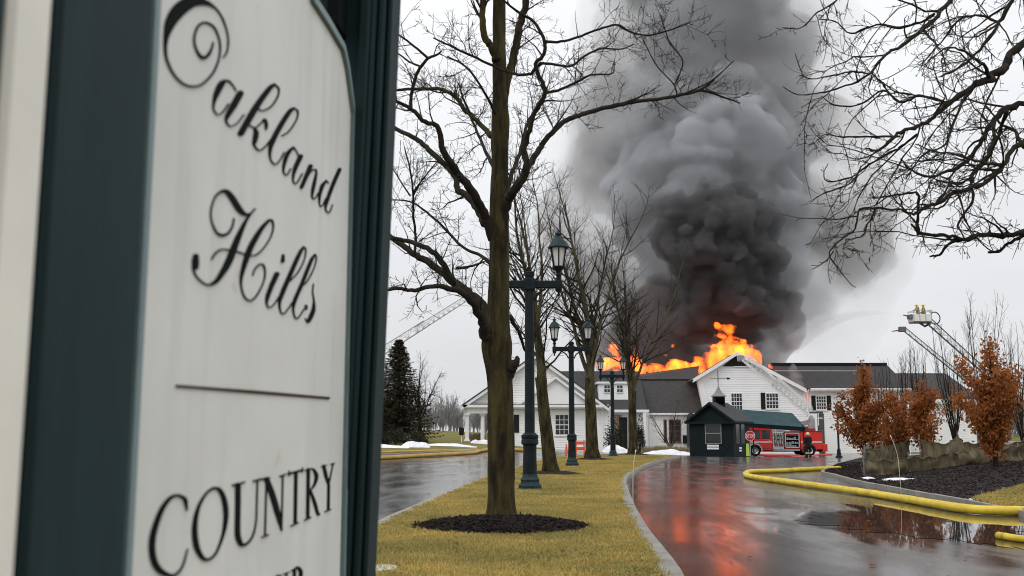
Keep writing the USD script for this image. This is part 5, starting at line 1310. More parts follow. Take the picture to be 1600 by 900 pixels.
for x, y in ((x1 - .15, YA + .1), (x0 + .5, YA + .1), (x0 + .5, YA + 5)):
    zg_ = float(gz(x, y)); part(aw, 'post', MB().tube([(x, y, zg_ - .1), (x, y, z0 - .15)], .055, 8).get(), 'booth_green')
part(aw, 'frame', MB().tube([(x0, YA + .06, z0 - .1), (x1, YA + .06, z1 - .1)], .03, 6).tube([(x1, YA + .06, z1 - .1), (x1, YA + 5.1, z1 - .1)], .03, 6).tube([(x0, YA + 5.1, z0 - .1), (x1, YA + 5.1, z1 - .1)], .03, 6).get(), 'steel_post')

# downspouts
def downspout(par, u, v, Y, zlow):
    x, zt = XZ(u, v, Y); part(par, 'downspout', MB().tube([(x, Y - .35, zt - .1), (x, Y + .1, zt - .5), (x, Y + .1, zlow)], .055, 8).get(), 'trim_white')
downspout(rw, 1382, 608, YR, zr); downspout(rw, 1262, 608, YR, zr); downspout(wg, 941, 638, YW, zb(941)); downspout(gb, 1098, 645, YG, zg)
for par, a, b, y, z in ((rw, Rx(1240, 0)[0], Rx(1386, 0)[0], YR - .52, P(1300, 607, YR)[2] - .04),):
    part(par, 'gutter', MB().box((a, y, z - .12), (b, y + .09, z)).get(), 'trim_white')
# ------------------------------------------------------------------ street lamps
def lantern(parent, c, s=1.0):
    """A six-sided lantern whose stem starts at c."""
    c = np.asarray(c, float); k = 6
    ln = part(parent, 'lantern', MB().lathe([(.055 * s, 0), (.06 * s, .02 * s), (.05 * s, .06 * s), (.055 * s, .30 * s), (.085 * s, .34 * s), (.05 * s, .38 * s), (.07 * s, .44 * s), (.15 * s, .50 * s), (.165 * s, .54 * s), (.15 * s, .56 * s)], c, 12).get(), 'lamp_iron', smooth=40, local=True)
    z0, z1, r0, r1 = .56 * s, 1.02 * s, .135 * s, .215 * s
    part(ln, 'glass', MB().lathe([(r0 * .9, z0), (r1 * .9, z1)], c, k).get(), 'lamp_glass', local=True)
    m = MB()
    for j in range(k):
        a = 2 * np.pi * j / k + np.pi / k; m.bar(c + [r0 * math.cos(a), r0 * math.sin(a), z0 - .01], c + [r1 * math.cos(a), r1 * math.sin(a), z1], .034 * s, .034 * s)
    part(ln, 'cage', m.get(), 'lamp_iron', local=True)
    part(ln, 'lantern_roof', MB().lathe([(.265 * s, z1), (.275 * s, z1 + .025 * s), (.25 * s, z1 + .05 * s), (.19 * s, z1 + .17 * s), (.165 * s, z1 + .19 * s), (.13 * s, z1 + .25 * s), (.07 * s, z1 + .29 * s), (.05 * s, z1 + .33 * s), (.085 * s, z1 + .36 * s), (.085 * s, z1 + .39 * s), (.03 * s, z1 + .42 * s), (.015 * s, z1 + .47 * s), (0, z1 + .48 * s)], c, 18).get(), 'lamp_verdigris', smooth=40, local=True)
    return ln

LAMPS = [(828, 768, 25.5, 'biggest twin-lantern street lamp beside the second island tree'), (894, 731, 45.0, 'second twin-lantern street lamp, between the leaning tree and the forked tree'), (958, 714.5, 66.0, 'third and smallest twin-lantern street lamp, before the entry link')]
GL = 'twin-lantern street lamps along the lawn island'
def lamp_at(u, v, Y):
    p = P(u, v, Y); return np.array([p[0], Y, float(gz(p[0], Y)) + .09])
L0 = lamp_at(*LAMPS[0][:3])
lp = thing('street_lamp', LAMPS[0][3], 'street lamp', L0, GL)
part(lp, 'base', MB().lathe([(.335, -.05), (.335, .07), (.325, .085), (.30, .09), (.30, .15), (.285, .17), (.255, .19), (.235, .24), (.25, .28), (.235, .31), (.20, .36), (.185, .42)], (0, 0, 0), 8).get(), 'lamp_verdigris', local=True)
part(lp, 'pedestal', MB().lathe([(.175, .421), (.178, .44), (.166, 1.0), (.170, 1.12), (.215, 1.15), (.215, 1.24), (.20, 1.27), (.215, 1.30), (.215, 1.36), (.17, 1.39), (.15, 1.42)], (0, 0, 0), 16).get(), 'lamp_iron', smooth=40, local=True)
m = MB().lathe([(.128, 1.42), (.112, 5.32), (.135, 5.33), (.135, 5.37), (.12, 5.38)], (0, 0, 0), 16)
part(lp, 'post', m.get(), 'lamp_iron', smooth=40, local=True)
m = MB().box((-.83, -.075, 5.02), (.83, .075, 5.21), .02).box((-.15, -.15, 4.96), (.15, .15, 5.26), .03).box((-.11, -.11, 5.381), (.11, .11, 5.44), .02)
part(lp, 'crossarm', m.get(), 'lamp_iron', local=True)
for sx in (-1, 1): part(lp, 'arm_brace', tube(crom([(sx * .12, 0, 4.70), (sx * .22, 0, 4.88), (sx * .40, 0, 5.0)], 4), .028, 6), 'lamp_iron', smooth=True, local=True)
for sx in (-1, 1):
    ln = lantern(lp, (sx * .735, 0, 5.02))
    part(ln, 'drop_finial', MB().lathe([(.0, -.22), (.03, -.19), (.045, -.15), (.02, -.12), (.07, -.08), (.085, -.03), (.10, .0), (.10, .19), (.085, .20)], (sx * .735, 0, 5.02), 12).get(), 'lamp_iron', smooth=40, local=True)
for u, v, Y, lab in LAMPS[1:]: copy_of(lp, lamp_at(u, v, Y), lab, group=GL)
p = P(1311, 712, 72.5); z = float(gz(p[0], 72.5))
lq = thing('post_lamp', 'slim single-lantern post lamp against the right wing wall', 'street lamp', (p[0], 72.5, z))
part(lq, 'base', MB().lathe([(.24, -.05), (.24, .10), (.15, .16), (.12, .5), (.14, .55), (.09, .6)], (0, 0, 0), 10).get(), 'lamp_iron', local=True)
part(lq, 'post', MB().lathe([(.075, .6), (.062, 2.75)], (0, 0, 0), 12).get(), 'lamp_iron', smooth=40, local=True)
lantern(lq, (0, 0, 2.72), .74)

# ------------------------------------------------------------------ the red fire engine
YT = 97.0
xR = P(1294, 700, YT)[0]; zT = float(gz(xR - 3, YT)) + .0
fe = thing('fire_engine', 'red fire engine with open silver compartment parked under the awning', 'fire engine', (xR, YT, zT))
Lf = 8.7                                    # local: rear at 0, front at -8.7, near side at y = 0
def fb(lo, hi, bev=.03): return MB().box(lo, hi, bev).get()
F = lambda n, mesh, mat, par=fe, **k: part(par, n, mesh, mat, local=True, **k)
F('chassis', MB().box((-8.4, .35, .42), (-.5, 2.1, .62)).get(), 'tyre')
F('rear_step', fb((-.52, .1, .46), (0, 2.4, 1.15), .05), 'truck_red')
F('body', MB().box((-2.55, 0, .62), (-.5, 2.45, 2.28), .05).box((-4.05, .25, .62), (-2.5, 2.45, 2.28), .05).get(), 'truck_red')
F('body_rail', MB().box((-2.6, -.03, 2.285), (-.48, 2.48, 2.36), .02).box((-4.1, -.02, 2.286), (-2.62, 2.48, 2.33), .02).get(), 'truck_red_dark')
cpt = F('compartment', MB().box((-4.0, -.01, .84), (-3.92, .30, 2.18)).box((-2.72, -.01, .84), (-2.64, .30, 2.18)).box((-3.92, -.012, 2.10), (-2.72, .30, 2.18)).box((-3.92, -.012, .78), (-2.72, .30, .86)).box((-3.92, .22, .86), (-2.72, .249, 2.1)).get(), 'chrome')
F('compartment_back', MB().box((-3.91, .19, .87), (-2.73, .215, 2.09)).get(), 'turnout_black', cpt)
F('shelf', MB().box((-3.91, .0, 1.52), (-2.73, .189, 1.56)).get(), 'chrome', cpt); F('shelf', MB().box((-3.91, .0, 1.15), (-2.73, .189, 1.18)).get(), 'chrome', cpt)
m = MB(); R = np.random.default_rng(8)
for zz in (.87, 1.19, 1.57):
    x = -3.85
    while x < -2.9:
        w, h = R.uniform(.1, .28), R.uniform(.1, .26); m.box((x, .03, zz), (x + w, .17, zz + h), .02); x += w + R.uniform(.03, .1)
F('stowed_tools', m.get(), 'steel_post', cpt, kind='stuff')
F('roll_door', MB().box((-3.91, .03, 1.92), (-2.73, .10, 2.09)).get(), 'truck_red_dark', cpt)
pp = F('pump_panel', MB().box((-5.15, .08, .66), (-4.1, 2.40, 2.25), .02).get(), 'chrome')
m = MB()
for x, z in ((-4.95, 1.9), (-4.65, 1.9), (-4.35, 1.9), (-4.95, 1.6), (-4.3, 1.55), (-4.65, 1.55)):
    a = trimesh.creation.cylinder(.085, .05, sections=14); v = np.array(a.vertices); m.add(np.stack([x + v[:, 0], .06 + v[:, 2], z + v[:, 1]], 1), a.faces)
F('gauges', m.get(), 'turnout_black', pp, kind='stuff')
for x, z in ((-4.9, 1.15), (-4.35, 1.05)):
    a = trimesh.creation.cylinder(.12, .22, sections=16); v = np.array(a.vertices); F('hose_inlet', MB().add(np.stack([x + v[:, 0], -.0 + v[:, 2], z + v[:, 1]], 1), a.faces).get(), 'truck_red_dark', pp)
m = MB()
for k in range(5): m.tube(crom([(-5.0 + .2 * k, .02, 2.2), (-4.9 + .2 * k, -.06, 1.7), (-5.0 + .22 * k, -.03, 1.35), (-4.9 + .2 * k, -.05, .9)], 4), .035, 5)
F('hose_bundle', m.get(), 'burlap', pp)
F('panel_step', MB().box((-5.15, -.12, .52), (-2.66, .10, .62), .02).get(), 'chrome')
# cab with windows
cab = [( -8.6, .55), (-8.66, 1.35), (-8.45, 2.55), (-8.2, 2.72), (-5.3, 2.72), (-5.2, 2.6), (-5.2, .55)]
F('cab', MB().prism(cab, .02, 2.40).get(), 'truck_red')
def side_glass(x0, x1, z0=1.62, z1=2.42): return MB().box((x0, -.004, z0), (x1, .015, z1)).get()
for x0, x1 in ((-8.25, -7.45), (-7.3, -6.35), (-6.2, -5.4)): F('window', side_glass(x0, x1), 'glass_dark')
for x0, x1 in ((-8.3, -7.4), (-6.25, -5.35)):
    d = F('door', MB().box((x0, -.018, .72), (x1, .018, 1.58), .012).get(), 'truck_red'); F('handle', MB().box((x1 - .2, -.05, 1.42), (x1 - .05, -.019, 1.46)).get(), 'chrome', d)
F('stripe', MB().box((-8.6, -.026, 1.28), (-5.22, -.0185, 1.36)).box((-2.5, -.008, 1.28), (-.55, -.001, 1.36)).get(), 'stop_white')
F('windscreen', MB().add([(-8.655, .2, 1.62), (-8.655, 2.2, 1.62), (-8.49, 2.2, 2.45), (-8.49, .2, 2.45)], [[0, 1, 2, 3]]).get(), 'glass_dark')
F('bumper', fb((-9.0, .0, .5), (-8.55, 2.4, .85), .05), 'chrome')
F('light_bar', fb((-7.9, .35, 2.73), (-7.5, 2.05, 2.92), .05), 'truck_red_dark')
for s in (.3, 1.9):
    a = trimesh.creation.cylinder(.14, .08, sections=14); v = np.array(a.vertices); F('headlight', MB().add(np.stack([-8.66 + v[:, 2], s + .12 + v[:, 1], 1.0 + v[:, 0]], 1), a.faces).get(), 'stop_white')
for x in (-6.85, -1.75):
    for y in (.02, 2.1):
        def ring(prof, k=28, caps=True):
            a = MB().lathe(prof, (0, 0, 0), k, caps).get(); v = a[0]; return np.stack([x + v[:, 0], y - .10 + v[:, 2], .52 + v[:, 1]], 1), a[1][:, ::-1]
        wh = F('wheel', ring([(.30, .0), (.46, -.03), (.52, .02), (.53, .15), (.52, .28), (.46, .32), (.30, .30), (.30, .0)], caps=False), 'tyre', smooth=40)
        F('rim', ring([(.0, .06), (.09, .02), (.11, .05), (.20, .10), (.29, .01), (.31, .0), (.31, .28), (.0, .28)]), 'chrome', wh, smooth=40)
for x in (-6.85, -1.75):
    an = np.linspace(-.15, math.pi + .15, 18); m = MB()
    for a, b in zip(an[:-1], an[1:]):
        q = [(x + r * math.cos(t), .52 + r * math.sin(t)) for r, t in ((.60, a), (.60, b), (.69, b), (.69, a))]; m.prism(q, -.045, .2)
    F('wheel_arch', m.get(), 'chrome' if x < -4 else 'truck_red_dark')
    an = np.linspace(0, math.pi, 14); F('wheel_well', MB().prism([(x + .6 * math.cos(t), .50 + .6 * math.sin(t)) for t in an] + [(x - .6, .45), (x + .6, .45)], -.002, .03).get(), 'tyre')
# deck monitor
F('deck_gun', MB().tube([(-4.6, 1.2, 2.25), (-4.6, 1.2, 2.62), (-4.1, 1.2, 2.85)], [.07, .07, .05], 8).get(), 'chrome')

# ------------------------------------------------------------------ aerial ladders
def ladder(par, p0, p1, w, h, mat, nr, local=False, side=None, r=.035, name='section'):
    """A truss section from p0 to p1: two base rails, two hand rails, rungs, uprights and diagonals."""
    p0, p1 = np.asarray(p0, float), np.asarray(p1, float); d = (p1 - p0); L = np.linalg.norm(d); d /= L
    x = np.cross(d, [0, 0, 1.]) if side is None else np.asarray(side, float); x /= np.linalg.norm(x); z = np.cross(x, d)
    if z[2] < 0: z = -z
    m = MB()
    for s in (-1, 1):
        m.bar(p0 + x * s * w / 2, p1 + x * s * w / 2, r * 1.8, r * 2.6, z); m.bar(p0 + x * s * w / 2 + z * h, p1 + x * s * w / 2 + z * h * .8, r * 1.3, r * 1.5, z)
    sec = part(par, name, m.get(), mat)
    m = MB(); m2 = MB()
    for k in range(nr + 1):
        q = p0 + d * L * k / nr; m.bar(q - x * w / 2, q + x * w / 2, r * .9, r * .9, z)
    for k in range(nr):
        for s in (-1, 1):
            a = p0 + d * L * k / nr + x * s * w / 2; b = p0 + d * L * (k + 1) / nr + x * s * w / 2; hh = h * (1 - .2 * k / nr)
            if k % 2 == 0: m2.bar(a, b + z * hh, r * .7, r * .7, x); m2.bar(a, a + z * hh, r * .7, r * .7, x)
            else: m2.bar(a + z * hh, b, r * .7, r * .7, x)
    part(sec, 'rungs', m.get(), mat, kind='stuff'); part(sec, 'truss_bars', m2.get(), mat, kind='stuff')
    return sec
def turntable(par, c, zb_, mat='truck_red'):
    c = np.asarray(c, float)
    part(par, 'turntable', MB().lathe([(1.1, zb_ + 1.3 - c[2]), (1.1, zb_ + 1.6 - c[2]), (.7, zb_ + 1.7 - c[2]), (.6, .0), (.3, .2)], c, 16).get(), 'steel_post')
    part(par, 'truck_bed', MB().box((c[0] - 4.5, c[1] - 1.2, zb_ + .6), (c[0] + 3.5, c[1] + 1.2, zb_ + 1.3), .06).box((c[0] + 3.6, c[1] - 1.2, zb_ + .6), (c[0] + 5.6, c[1] + 1.2, zb_ + 2.9), .12).get(), mat)
    for dx in (-3.2, -2.0, 4.4):
        for dy in (-1.05, 1.05):
            a = trimesh.creation.cylinder(.52, .3, sections=18); v = np.array(a.vertices); part(par, 'wheel', (np.stack([c[0] + dx + v[:, 0], c[1] + dy + v[:, 2], zb_ + .52 + v[:, 1]], 1), np.array(a.faces)), 'tyre')

# white ladder across the gable
Y1 = 102.0
pa, pb = P(1160, 562, Y1 + 4), P(1262, 648, Y1)
al = thing('aerial_ladder', 'white aerial ladder slanting down across the tall gable', 'ladder', (pb[0], Y1, float(gz(pb[0], Y1))))
mid = pa + (pb - pa) * .45
ladder(al, pa, mid + (pb - pa) * .08, .95, .85, 'ladder_white', 16, r=.055, side=(.25, .95, .2)); ladder(al, mid - [0, 0, .10], pb, 1.25, 1.1, 'ladder_white', 18, r=.065, side=(.25, .95, .2))
part(al, 'tip_box', MB().box(pa - [.5, .3, .15], pa + [.15, .3, .45], .04).get(), 'ladder_grey')
c = pb + np.array([.35, 0, -.35]); part(al, 'turret', MB().lathe([(.35, -1.0), (.35, -.2), (.26, 0), (.22, .15), (.12, .28), (0, .32)], c, 14).get(), 'ladder_grey', smooth=40)
part(al, 'control_stand', MB().box(c + [.2, -.7, -.05], c + [.9, -.6, .05]).box(c + [.45, -.72, -.7], c + [.52, -.65, .5]).get(), 'truck_white')
turntable(al, c + [-4.6, 3.2, -1.0], float(gz(c[0], Y1 + 3.2)), 'truck_red_dark')
part(al, 'turret_post', MB().bar(c + [0, 0, -.3], c + [-4.6, 3.2, -1.6], .5, .4).get(), 'steel_post')

# ladder with bucket, at right; and the thinner one beside it
Y2 = 104.0
pt_, pbm = P(1449, 506, Y2), P(1625, 662, Y2 + 7)
ab = thing('aerial_ladder', 'aerial ladder with two firefighters in its bucket above the bare trees', 'ladder', (pbm[0], Y2 + 7, float(gz(pbm[0], Y2 + 7))))
m1 = pt_ + (pbm - pt_) * .5
ladder(ab, pt_, m1, .75, .70, 'ladder_dark', 18, r=.045, side=(.3, .9, .25)); ladder(ab, m1 - [.3, 0, .0], pbm, .95, .85, 'ladder_dark', 18, r=.055, side=(.3, .9, .25))
turntable(ab, pbm, float(gz(pbm[0], Y2 + 7)), 'steel_post')
bk_ = P(1440, 503, Y2)
def bucket(par, c):
    c = np.asarray(c, float); m = MB().box(c + [-1.05, -.75, -.12], c + [.75, .75, 0], .03)
    b = part(par, 'bucket', m.get(), 'ladder_dark'); m = MB()
    for x0, x1, y0, y1 in ((-1.05, .75, -.75, -.70), (-1.05, .75, .70, .75), (-1.05, -1.0, -.69, .69), (.70, .75, -.69, .69)):
        m.box(c + [x0, y0, .01], c + [x1, y1, .72], .01)
    part(b, 'side_panel', m.get(), 'truck_white'); m = MB()
    for x in (-1.05, -.45, .15, .75):
        for y in (-.76, .76): m.tube([c + [x, y, 0], c + [x, y, 1.08]], .028, 5)
    for y in (-.76, .76): m.tube([c + [-1.05, y, 1.08], c + [.75, y, 1.08]], .03, 5)
    for x in (-1.05, .75): m.tube([c + [x, -.76, 1.08], c + [x, .76, 1.08]], .03, 5)
    part(b, 'rail', m.get(), 'ladder_grey')
    part(b, 'nozzle', MB().tube([c + [-1.0, 0, .55], c + [-1.35, 0, .62], c + [-1.85, 0, .70]], [.11, .09, .06], 8).box(c + [-1.3, -.5, .3], c + [-1.06, .5, .75], .04).get(), 'ladder_dark')
    an = np.linspace(0, 2 * math.pi, 25); part(b, 'hose_hoop', MB().tube(np.stack([c[0] + 1.25 + .52 * np.cos(an), np.full(25, c[1] - .3), c[2] + .35 + .62 * np.sin(an)], 1), .055, 6).get(), 'tyre')
    part(b, 'floodlight', MB().box(c + [.72, -.5, .9], c + [1.0, -.2, 1.25], .04).get(), 'truck_white')
    part(b, 'mount', MB().tube([c + [-.2, 0, -.1], c + [.3, 0, -.45], c + [.9, 0, -.15]], .12, 8).get(), 'ladder_dark')
bucket(ab, bk_)
Y3 = 112.0
pt_, pbm = P(1412, 517, Y3), P(1625, 690, Y3 + 6)
ac = thing('aerial_ladder', 'thin dark aerial ladder below the one with the bucket', 'ladder', (pbm[0], Y3 + 6, float(gz(pbm[0], Y3 + 6))))
m1 = pt_ + (pbm - pt_) * .52
ladder(ac, pt_, m1, .5, .42, 'ladder_dark', 24, r=.035, side=(.3, .9, .25)); ladder(ac, m1 - (pbm - pt_) * .06, pbm, .65, .55, 'ladder_dark', 20, r=.045, side=(.3, .9, .25))
part(ac, 'nozzle', MB().box(pt_ + [-.5, -.3, -.1], pt_ + [.2, .3, .45], .04).tube([pt_ + [-.3, 0, .1], pt_ + [-1.3, 0, -.05]], [.1, .05], 6).get(), 'ladder_dark')
turntable(ac, pbm + [0, 0, .2], float(gz(pbm[0], Y3 + 6)), 'steel_post')
# grey ladder at left, rising from behind the spruce
Y4 = 118.0
pt_, pbm = P(742, 462, Y4 + 6), P(520, 606, Y4)
ad = thing('aerial_ladder', 'pale grey aerial ladder rising from behind the spruce into the big tree', 'ladder', (pbm[0], Y4, float(gz(pbm[0], Y4))))
m1 = pt_ + (pbm - pt_) * .45
ladder(ad, m1 + (pt_ - pbm) * .04, pt_, .75, .85, 'ladder_grey', 22, r=.04, side=(.1, .95, .2)); ladder(ad, pbm, m1 + (pt_ - pbm) * .10, 1.0, 1.15, 'ladder_grey', 20, r=.05, side=(.1, .95, .2))
turntable(ad, pbm, float(gz(pbm[0], Y4)))

# ------------------------------------------------------------------ people
def hullchain(bones, joints, res=.022, it=6):
    out = None; parts_ = []
    for a, b in bones:
        s = [m3.Manifold.sphere(joints[k][3], 14).translate(list(map(float, joints[k][:3]))) for k in (a, b)]
        parts_.append(m3.Manifold.batch_hull(s))
    man = m3.Manifold.batch_boolean(parts_, m3.OpType.Add)
    v, f = arr(man.refine_to_length(res))
    t = trimesh.Trimesh(v, f, process=True); trimesh.smoothing.filter_taubin(t, iterations=it)
    return np.array(t.vertices), np.array(t.faces)
def person(label, loc, rz, J, gear='turnout_black', helmet='helmet_tan', group=None, tank=False):
    """J: joints of the pose in metres, x right, y ahead, z up."""
    t = thing('person', label, 'person', loc, group, rz=rz)
    def part_(n, m, mat, par=t, **k): return part(par, n, m, mat, local=True, **k)
    hd = J['head']; D = dict(J)
    D['crown'] = (hd[0], hd[1], hd[2] + .055, .088); D['jaw'] = (hd[0], hd[1] + .035, hd[2] - .075, .055); D['nose'] = (hd[0], hd[1] + .105, hd[2] - .02, .012); D['brow'] = (hd[0], hd[1] + .075, hd[2] + .02, .03)
    for s, e in (('l', -1), ('r', 1)):
        D['ear' + s] = (hd[0] + e * .085, hd[1], hd[2] - .005, .018)
        w = np.array(D['wr' + s][:3]); h = np.array(D['ha' + s][:3]); d = h - w; d /= np.linalg.norm(d); x = np.array([1., 0, 0]); y = np.cross(d, x); y /= np.linalg.norm(y)
        D['palm' + s] = (*(w + d * .085), .030)
        for k, (off, L) in enumerate(((-.03, .066), (-.01, .078), (.011, .072), (.031, .056))):
            b = w + d * .10 + y * off; m_ = b + d * L * .6 + x * -e * .012; e_ = m_ + d * L * .45 + x * -e * .03
            D[f'f{s}{k}a'] = (*b, .0105); D[f'f{s}{k}b'] = (*m_, .0095); D[f'f{s}{k}c'] = (*e_, .0085)
        D['th' + s + 'a'] = (*(w + d * .045 + y * -.03), .013); D['th' + s + 'b'] = (*(w + d * .085 + y * -.062), .011); D['th' + s + 'c'] = (*(w + d * .12 + y * -.07), .0095)
    bones = [('hip', 'chest'), ('chest', 'neck'), ('neck', 'head'), ('head', 'crown'), ('head', 'jaw'), ('head', 'brow'), ('brow', 'nose'), ('hip', 'hpl'), ('hip', 'hpr'), ('chest', 'shl'), ('chest', 'shr')]
    for s in 'lr':
        bones += [('sh' + s, 'el' + s), ('el' + s, 'wr' + s), ('wr' + s, 'palm' + s), ('hp' + s, 'kn' + s), ('kn' + s, 'an' + s), ('an' + s, 'to' + s), ('head', 'ear' + s)]
        for k in range(4): bones += [('palm' + s, f'f{s}{k}a'), (f'f{s}{k}a', f'f{s}{k}b'), (f'f{s}{k}b', f'f{s}{k}c')]
        bones += [('palm' + s, 'th' + s + 'a'), ('th' + s + 'a', 'th' + s + 'b'), ('th' + s + 'b', 'th' + s + 'c')]
    part_('body', hullchain(bones, D, .018, 4), 'skin', smooth=True)
    fat = lambda k, g: (*D[k][:3], D[k][3] + g)
    C = {k: fat(k, .045) for k in ('hip', 'chest', 'shl', 'shr', 'ell', 'elr', 'hpl', 'hpr')}
    for s in 'lr': C['wr' + s] = fat('wr' + s, .032)
    C['hem'] = (D['hip'][0], D['hip'][1], D['hip'][2] - .16, D['hip'][3] + .035); C['col'] = (*D['neck'][:3], D['neck'][3] + .02)
    coat = part_('coat', hullchain([('hip', 'chest'), ('hem', 'hip'), ('chest', 'col'), ('chest', 'shl'), ('chest', 'shr'), ('shl', 'ell'), ('ell', 'wrl'), ('shr', 'elr'), ('elr', 'wrr')], C, .03, 5), gear, smooth=True)
    T = {k: fat(k, .035) for k in ('hip', 'hpl', 'hpr', 'knl', 'knr', 'anl', 'anr')}
    part_('trousers', hullchain([('hip', 'hpl'), ('hip', 'hpr'), ('hpl', 'knl'), ('knl', 'anl'), ('hpr', 'knr'), ('knr', 'anr')], T, .03, 5), gear, smooth=True)
    for s in 'lr':
        a, o = D['an' + s], D['to' + s]; B = {'a': (a[0], a[1], a[2] + .16, .075), 'b': (a[0], a[1] - .02, .05, .062), 'c': (o[0], o[1] + .02, .05, .05)}
        part_('boot', hullchain([('a', 'b'), ('b', 'c')], B, .03, 3), 'tyre', smooth=True)
        w, e = np.array(D['wr' + s][:3]), np.array(D['el' + s][:3]); q = w + (e - w) * .2; q2 = w + (e - w) * .36
        part_('cuff_band', tube(np.array([q, q2]), D['wr' + s][3] + .040, 10), 'reflective', coat)
        a, k_ = np.array(D['an' + s][:3]), np.array(D['kn' + s][:3]); q = a + (k_ - a) * .45; q2 = a + (k_ - a) * .62
        part_('leg_band', tube(np.array([q, q2]), D['an' + s][3] + .055, 12), 'reflective')
    hp_, ch = np.array(D['hip'][:3]), np.array(D['chest'][:3])
    hc = (hd[0], hd[1] - .005, hd[2] + .035)
    hm = MB().lathe([(.175, 0), (.18, .012), (.125, .03), (.122, .075), (.10, .125), (.06, .155), (.0, .165)], (0, 0, 0), 20).get(); hv = hm[0] * [1, 1.22, 1]; hv[:, 1] -= .02 * (hv[:, 2] < .03)
    hl = part_('helmet', (hv + hc, hm[1]), helmet, smooth=40)
    part_('helmet_comb', tube(np.array([[hc[0], hc[1] - .13, hc[2] + .07], [hc[0], hc[1] - .05, hc[2] + .165], [hc[0], hc[1] + .06, hc[2] + .165], [hc[0], hc[1] + .135, hc[2] + .09]]), .014, 6), helmet, hl)
    for e in (-1, 1): part_('eye', (arr(trimesh.creation.icosphere(1, .013))[0] + [hd[0] + e * .032, hd[1] + .088, hd[2] + .0], arr(trimesh.creation.icosphere(1, .013))[1]), 'turnout_black')
    part_('mouth', MB().box((hd[0] - .025, hd[1] + .080, hd[2] - .062), (hd[0] + .025, hd[1] + .0885, hd[2] - .054)).get(), 'brown_trim')
    if tank:
        c = ch + [0, -.26, -.12]; part_('air_tank', tube(np.array([c + [0, 0, -.27], c + [0, 0, -.23], c + [0, 0, .18], c + [0, 0, .24]]), [.05, .085, .085, .04], 14), 'helmet_yellow', smooth=40)
    return t
def pose(kind):
    if kind == 'stand':
        return dict(hip=(0, 0, .98, .125), chest=(0, .01, 1.32, .145), neck=(0, .01, 1.52, .06), head=(0, .02, 1.66, .085), hpl=(-.11, 0, .93, .10), hpr=(.11, 0, .93, .10), knl=(-.14, .03, .50, .065), knr=(.13, .01, .50, .065), anl=(-.16, 0, .09, .045), anr=(.15, -.03, .09, .045), tol=(-.19, .15, .05, .035), tor=(.18, .12, .05, .035),
                    shl=(-.20, 0, 1.43, .07), shr=(.20, 0, 1.43, .07), ell=(-.29, .02, 1.16, .05), elr=(.28, .06, 1.16, .05), wrl=(-.27, .14, .94, .034), wrr=(.22, .22, .98, .034), hal=(-.26, .2, .86, .02), har=(.2, .3, .93, .02))
    return dict(hip=(0, 0, .98, .125), chest=(0, .05, 1.31, .145), neck=(0, .08, 1.50, .06), head=(0, .12, 1.63, .085), hpl=(-.11, 0, .93, .10), hpr=(.11, 0, .93, .10), knl=(-.12, .06, .50, .065), knr=(.12, .06, .50, .065), anl=(-.13, 0, .09, .045), anr=(.13, 0, .09, .045), tol=(-.14, .15, .05, .035), tor=(.14, .15, .05, .035),
                shl=(-.20, .05, 1.42, .07), shr=(.20, .05, 1.42, .07), ell=(-.26, .22, 1.20, .05), elr=(.26, .22, 1.20, .05), wrl=(-.16, .42, 1.14, .034), wrr=(.16, .42, 1.14, .034), hal=(-.13, .52, 1.13, .02), har=(.13, .52, 1.13, .02))
p = P(1263.5, 712, 78.0); z = float(gz(p[0], 78))
person('firefighter in black turnout gear and tan helmet standing behind the fire engine', (p[0], 78, z), math.radians(20), pose('stand'), 'turnout_black', 'helmet_tan', tank=False)
person('firefighter in tan gear at the front of the aerial bucket', bk_ + [-.35, -.1, .0], math.radians(90), pose('reach'), 'turnout_tan', 'helmet_yellow')
person('firefighter in tan gear at the back of the aerial bucket', bk_ + [.30, .1, .0], math.radians(75), pose('stand'), 'turnout_tan', 'helmet_yellow')

# ------------------------------------------------------------------ hoses
def hose(name, px, r, mat, label, couplings=(), n=10, lift=0.0, seed=1):
    q = np.array([G(u, v) for u, v in px]); c = crom(q, n); c[:, 2] = gz(c[:, 0], c[:, 1]) + r + lift
    R = np.random.default_rng(seed); c[1:-1, :2] += R.normal(0, .012, (len(c) - 2, 2))
    rad = r * (1 + .05 * (meshkit.noise(np.column_stack([c[:, :2] * 2.5, 0 * c[:, 0]]), seed) - .5) * 2)
    v, f = tube(c, rad, 12); k = np.clip(v[:, 2] - gz(v[:, 0], v[:, 1]), 0, None); v[:, 2] -= .10 * k      # settles a little under its own weight
    h = single(name, (v, f), mat, label, 'hose', smooth=True)
    for q in couplings:
        i = int(q * (len(c) - 1)); d = c[min(i + 1, len(c) - 1)] - c[i]; d /= np.linalg.norm(d)
        part(h, 'coupling', tube(np.array([c[i] - d * .16, c[i] - d * .15, c[i] - d * .02, c[i] - d * .015, c[i] + d * .015, c[i] + d * .02, c[i] + d * .15, c[i] + d * .16]), r * np.array([1.05, 1.16, 1.16, 1.3, 1.3, 1.16, 1.16, 1.05]), 14), 'steel_post', smooth=40)
    return h
hose('fire_hose', [(1312, 734.5), (1262, 736.5), (1215, 739), (1176, 740), (1166, 743), (1168, 747), (1185, 750.5), (1230, 757), (1330, 771.5), (1420, 786.5), (1480, 797.5), (1520, 803), (1560, 805), (1640, 806), (1760, 805)], .095, 'hose_yellow', 'thick bright yellow fire hose looping beside the mulch bed kerb')
hose('fire_hose', [(1560, 842), (1600, 848), (1680, 852), (1760, 850)], .055, 'hose_yellow', 'short end of yellow hose lying in the puddle at the right edge', lift=.0, seed=2)
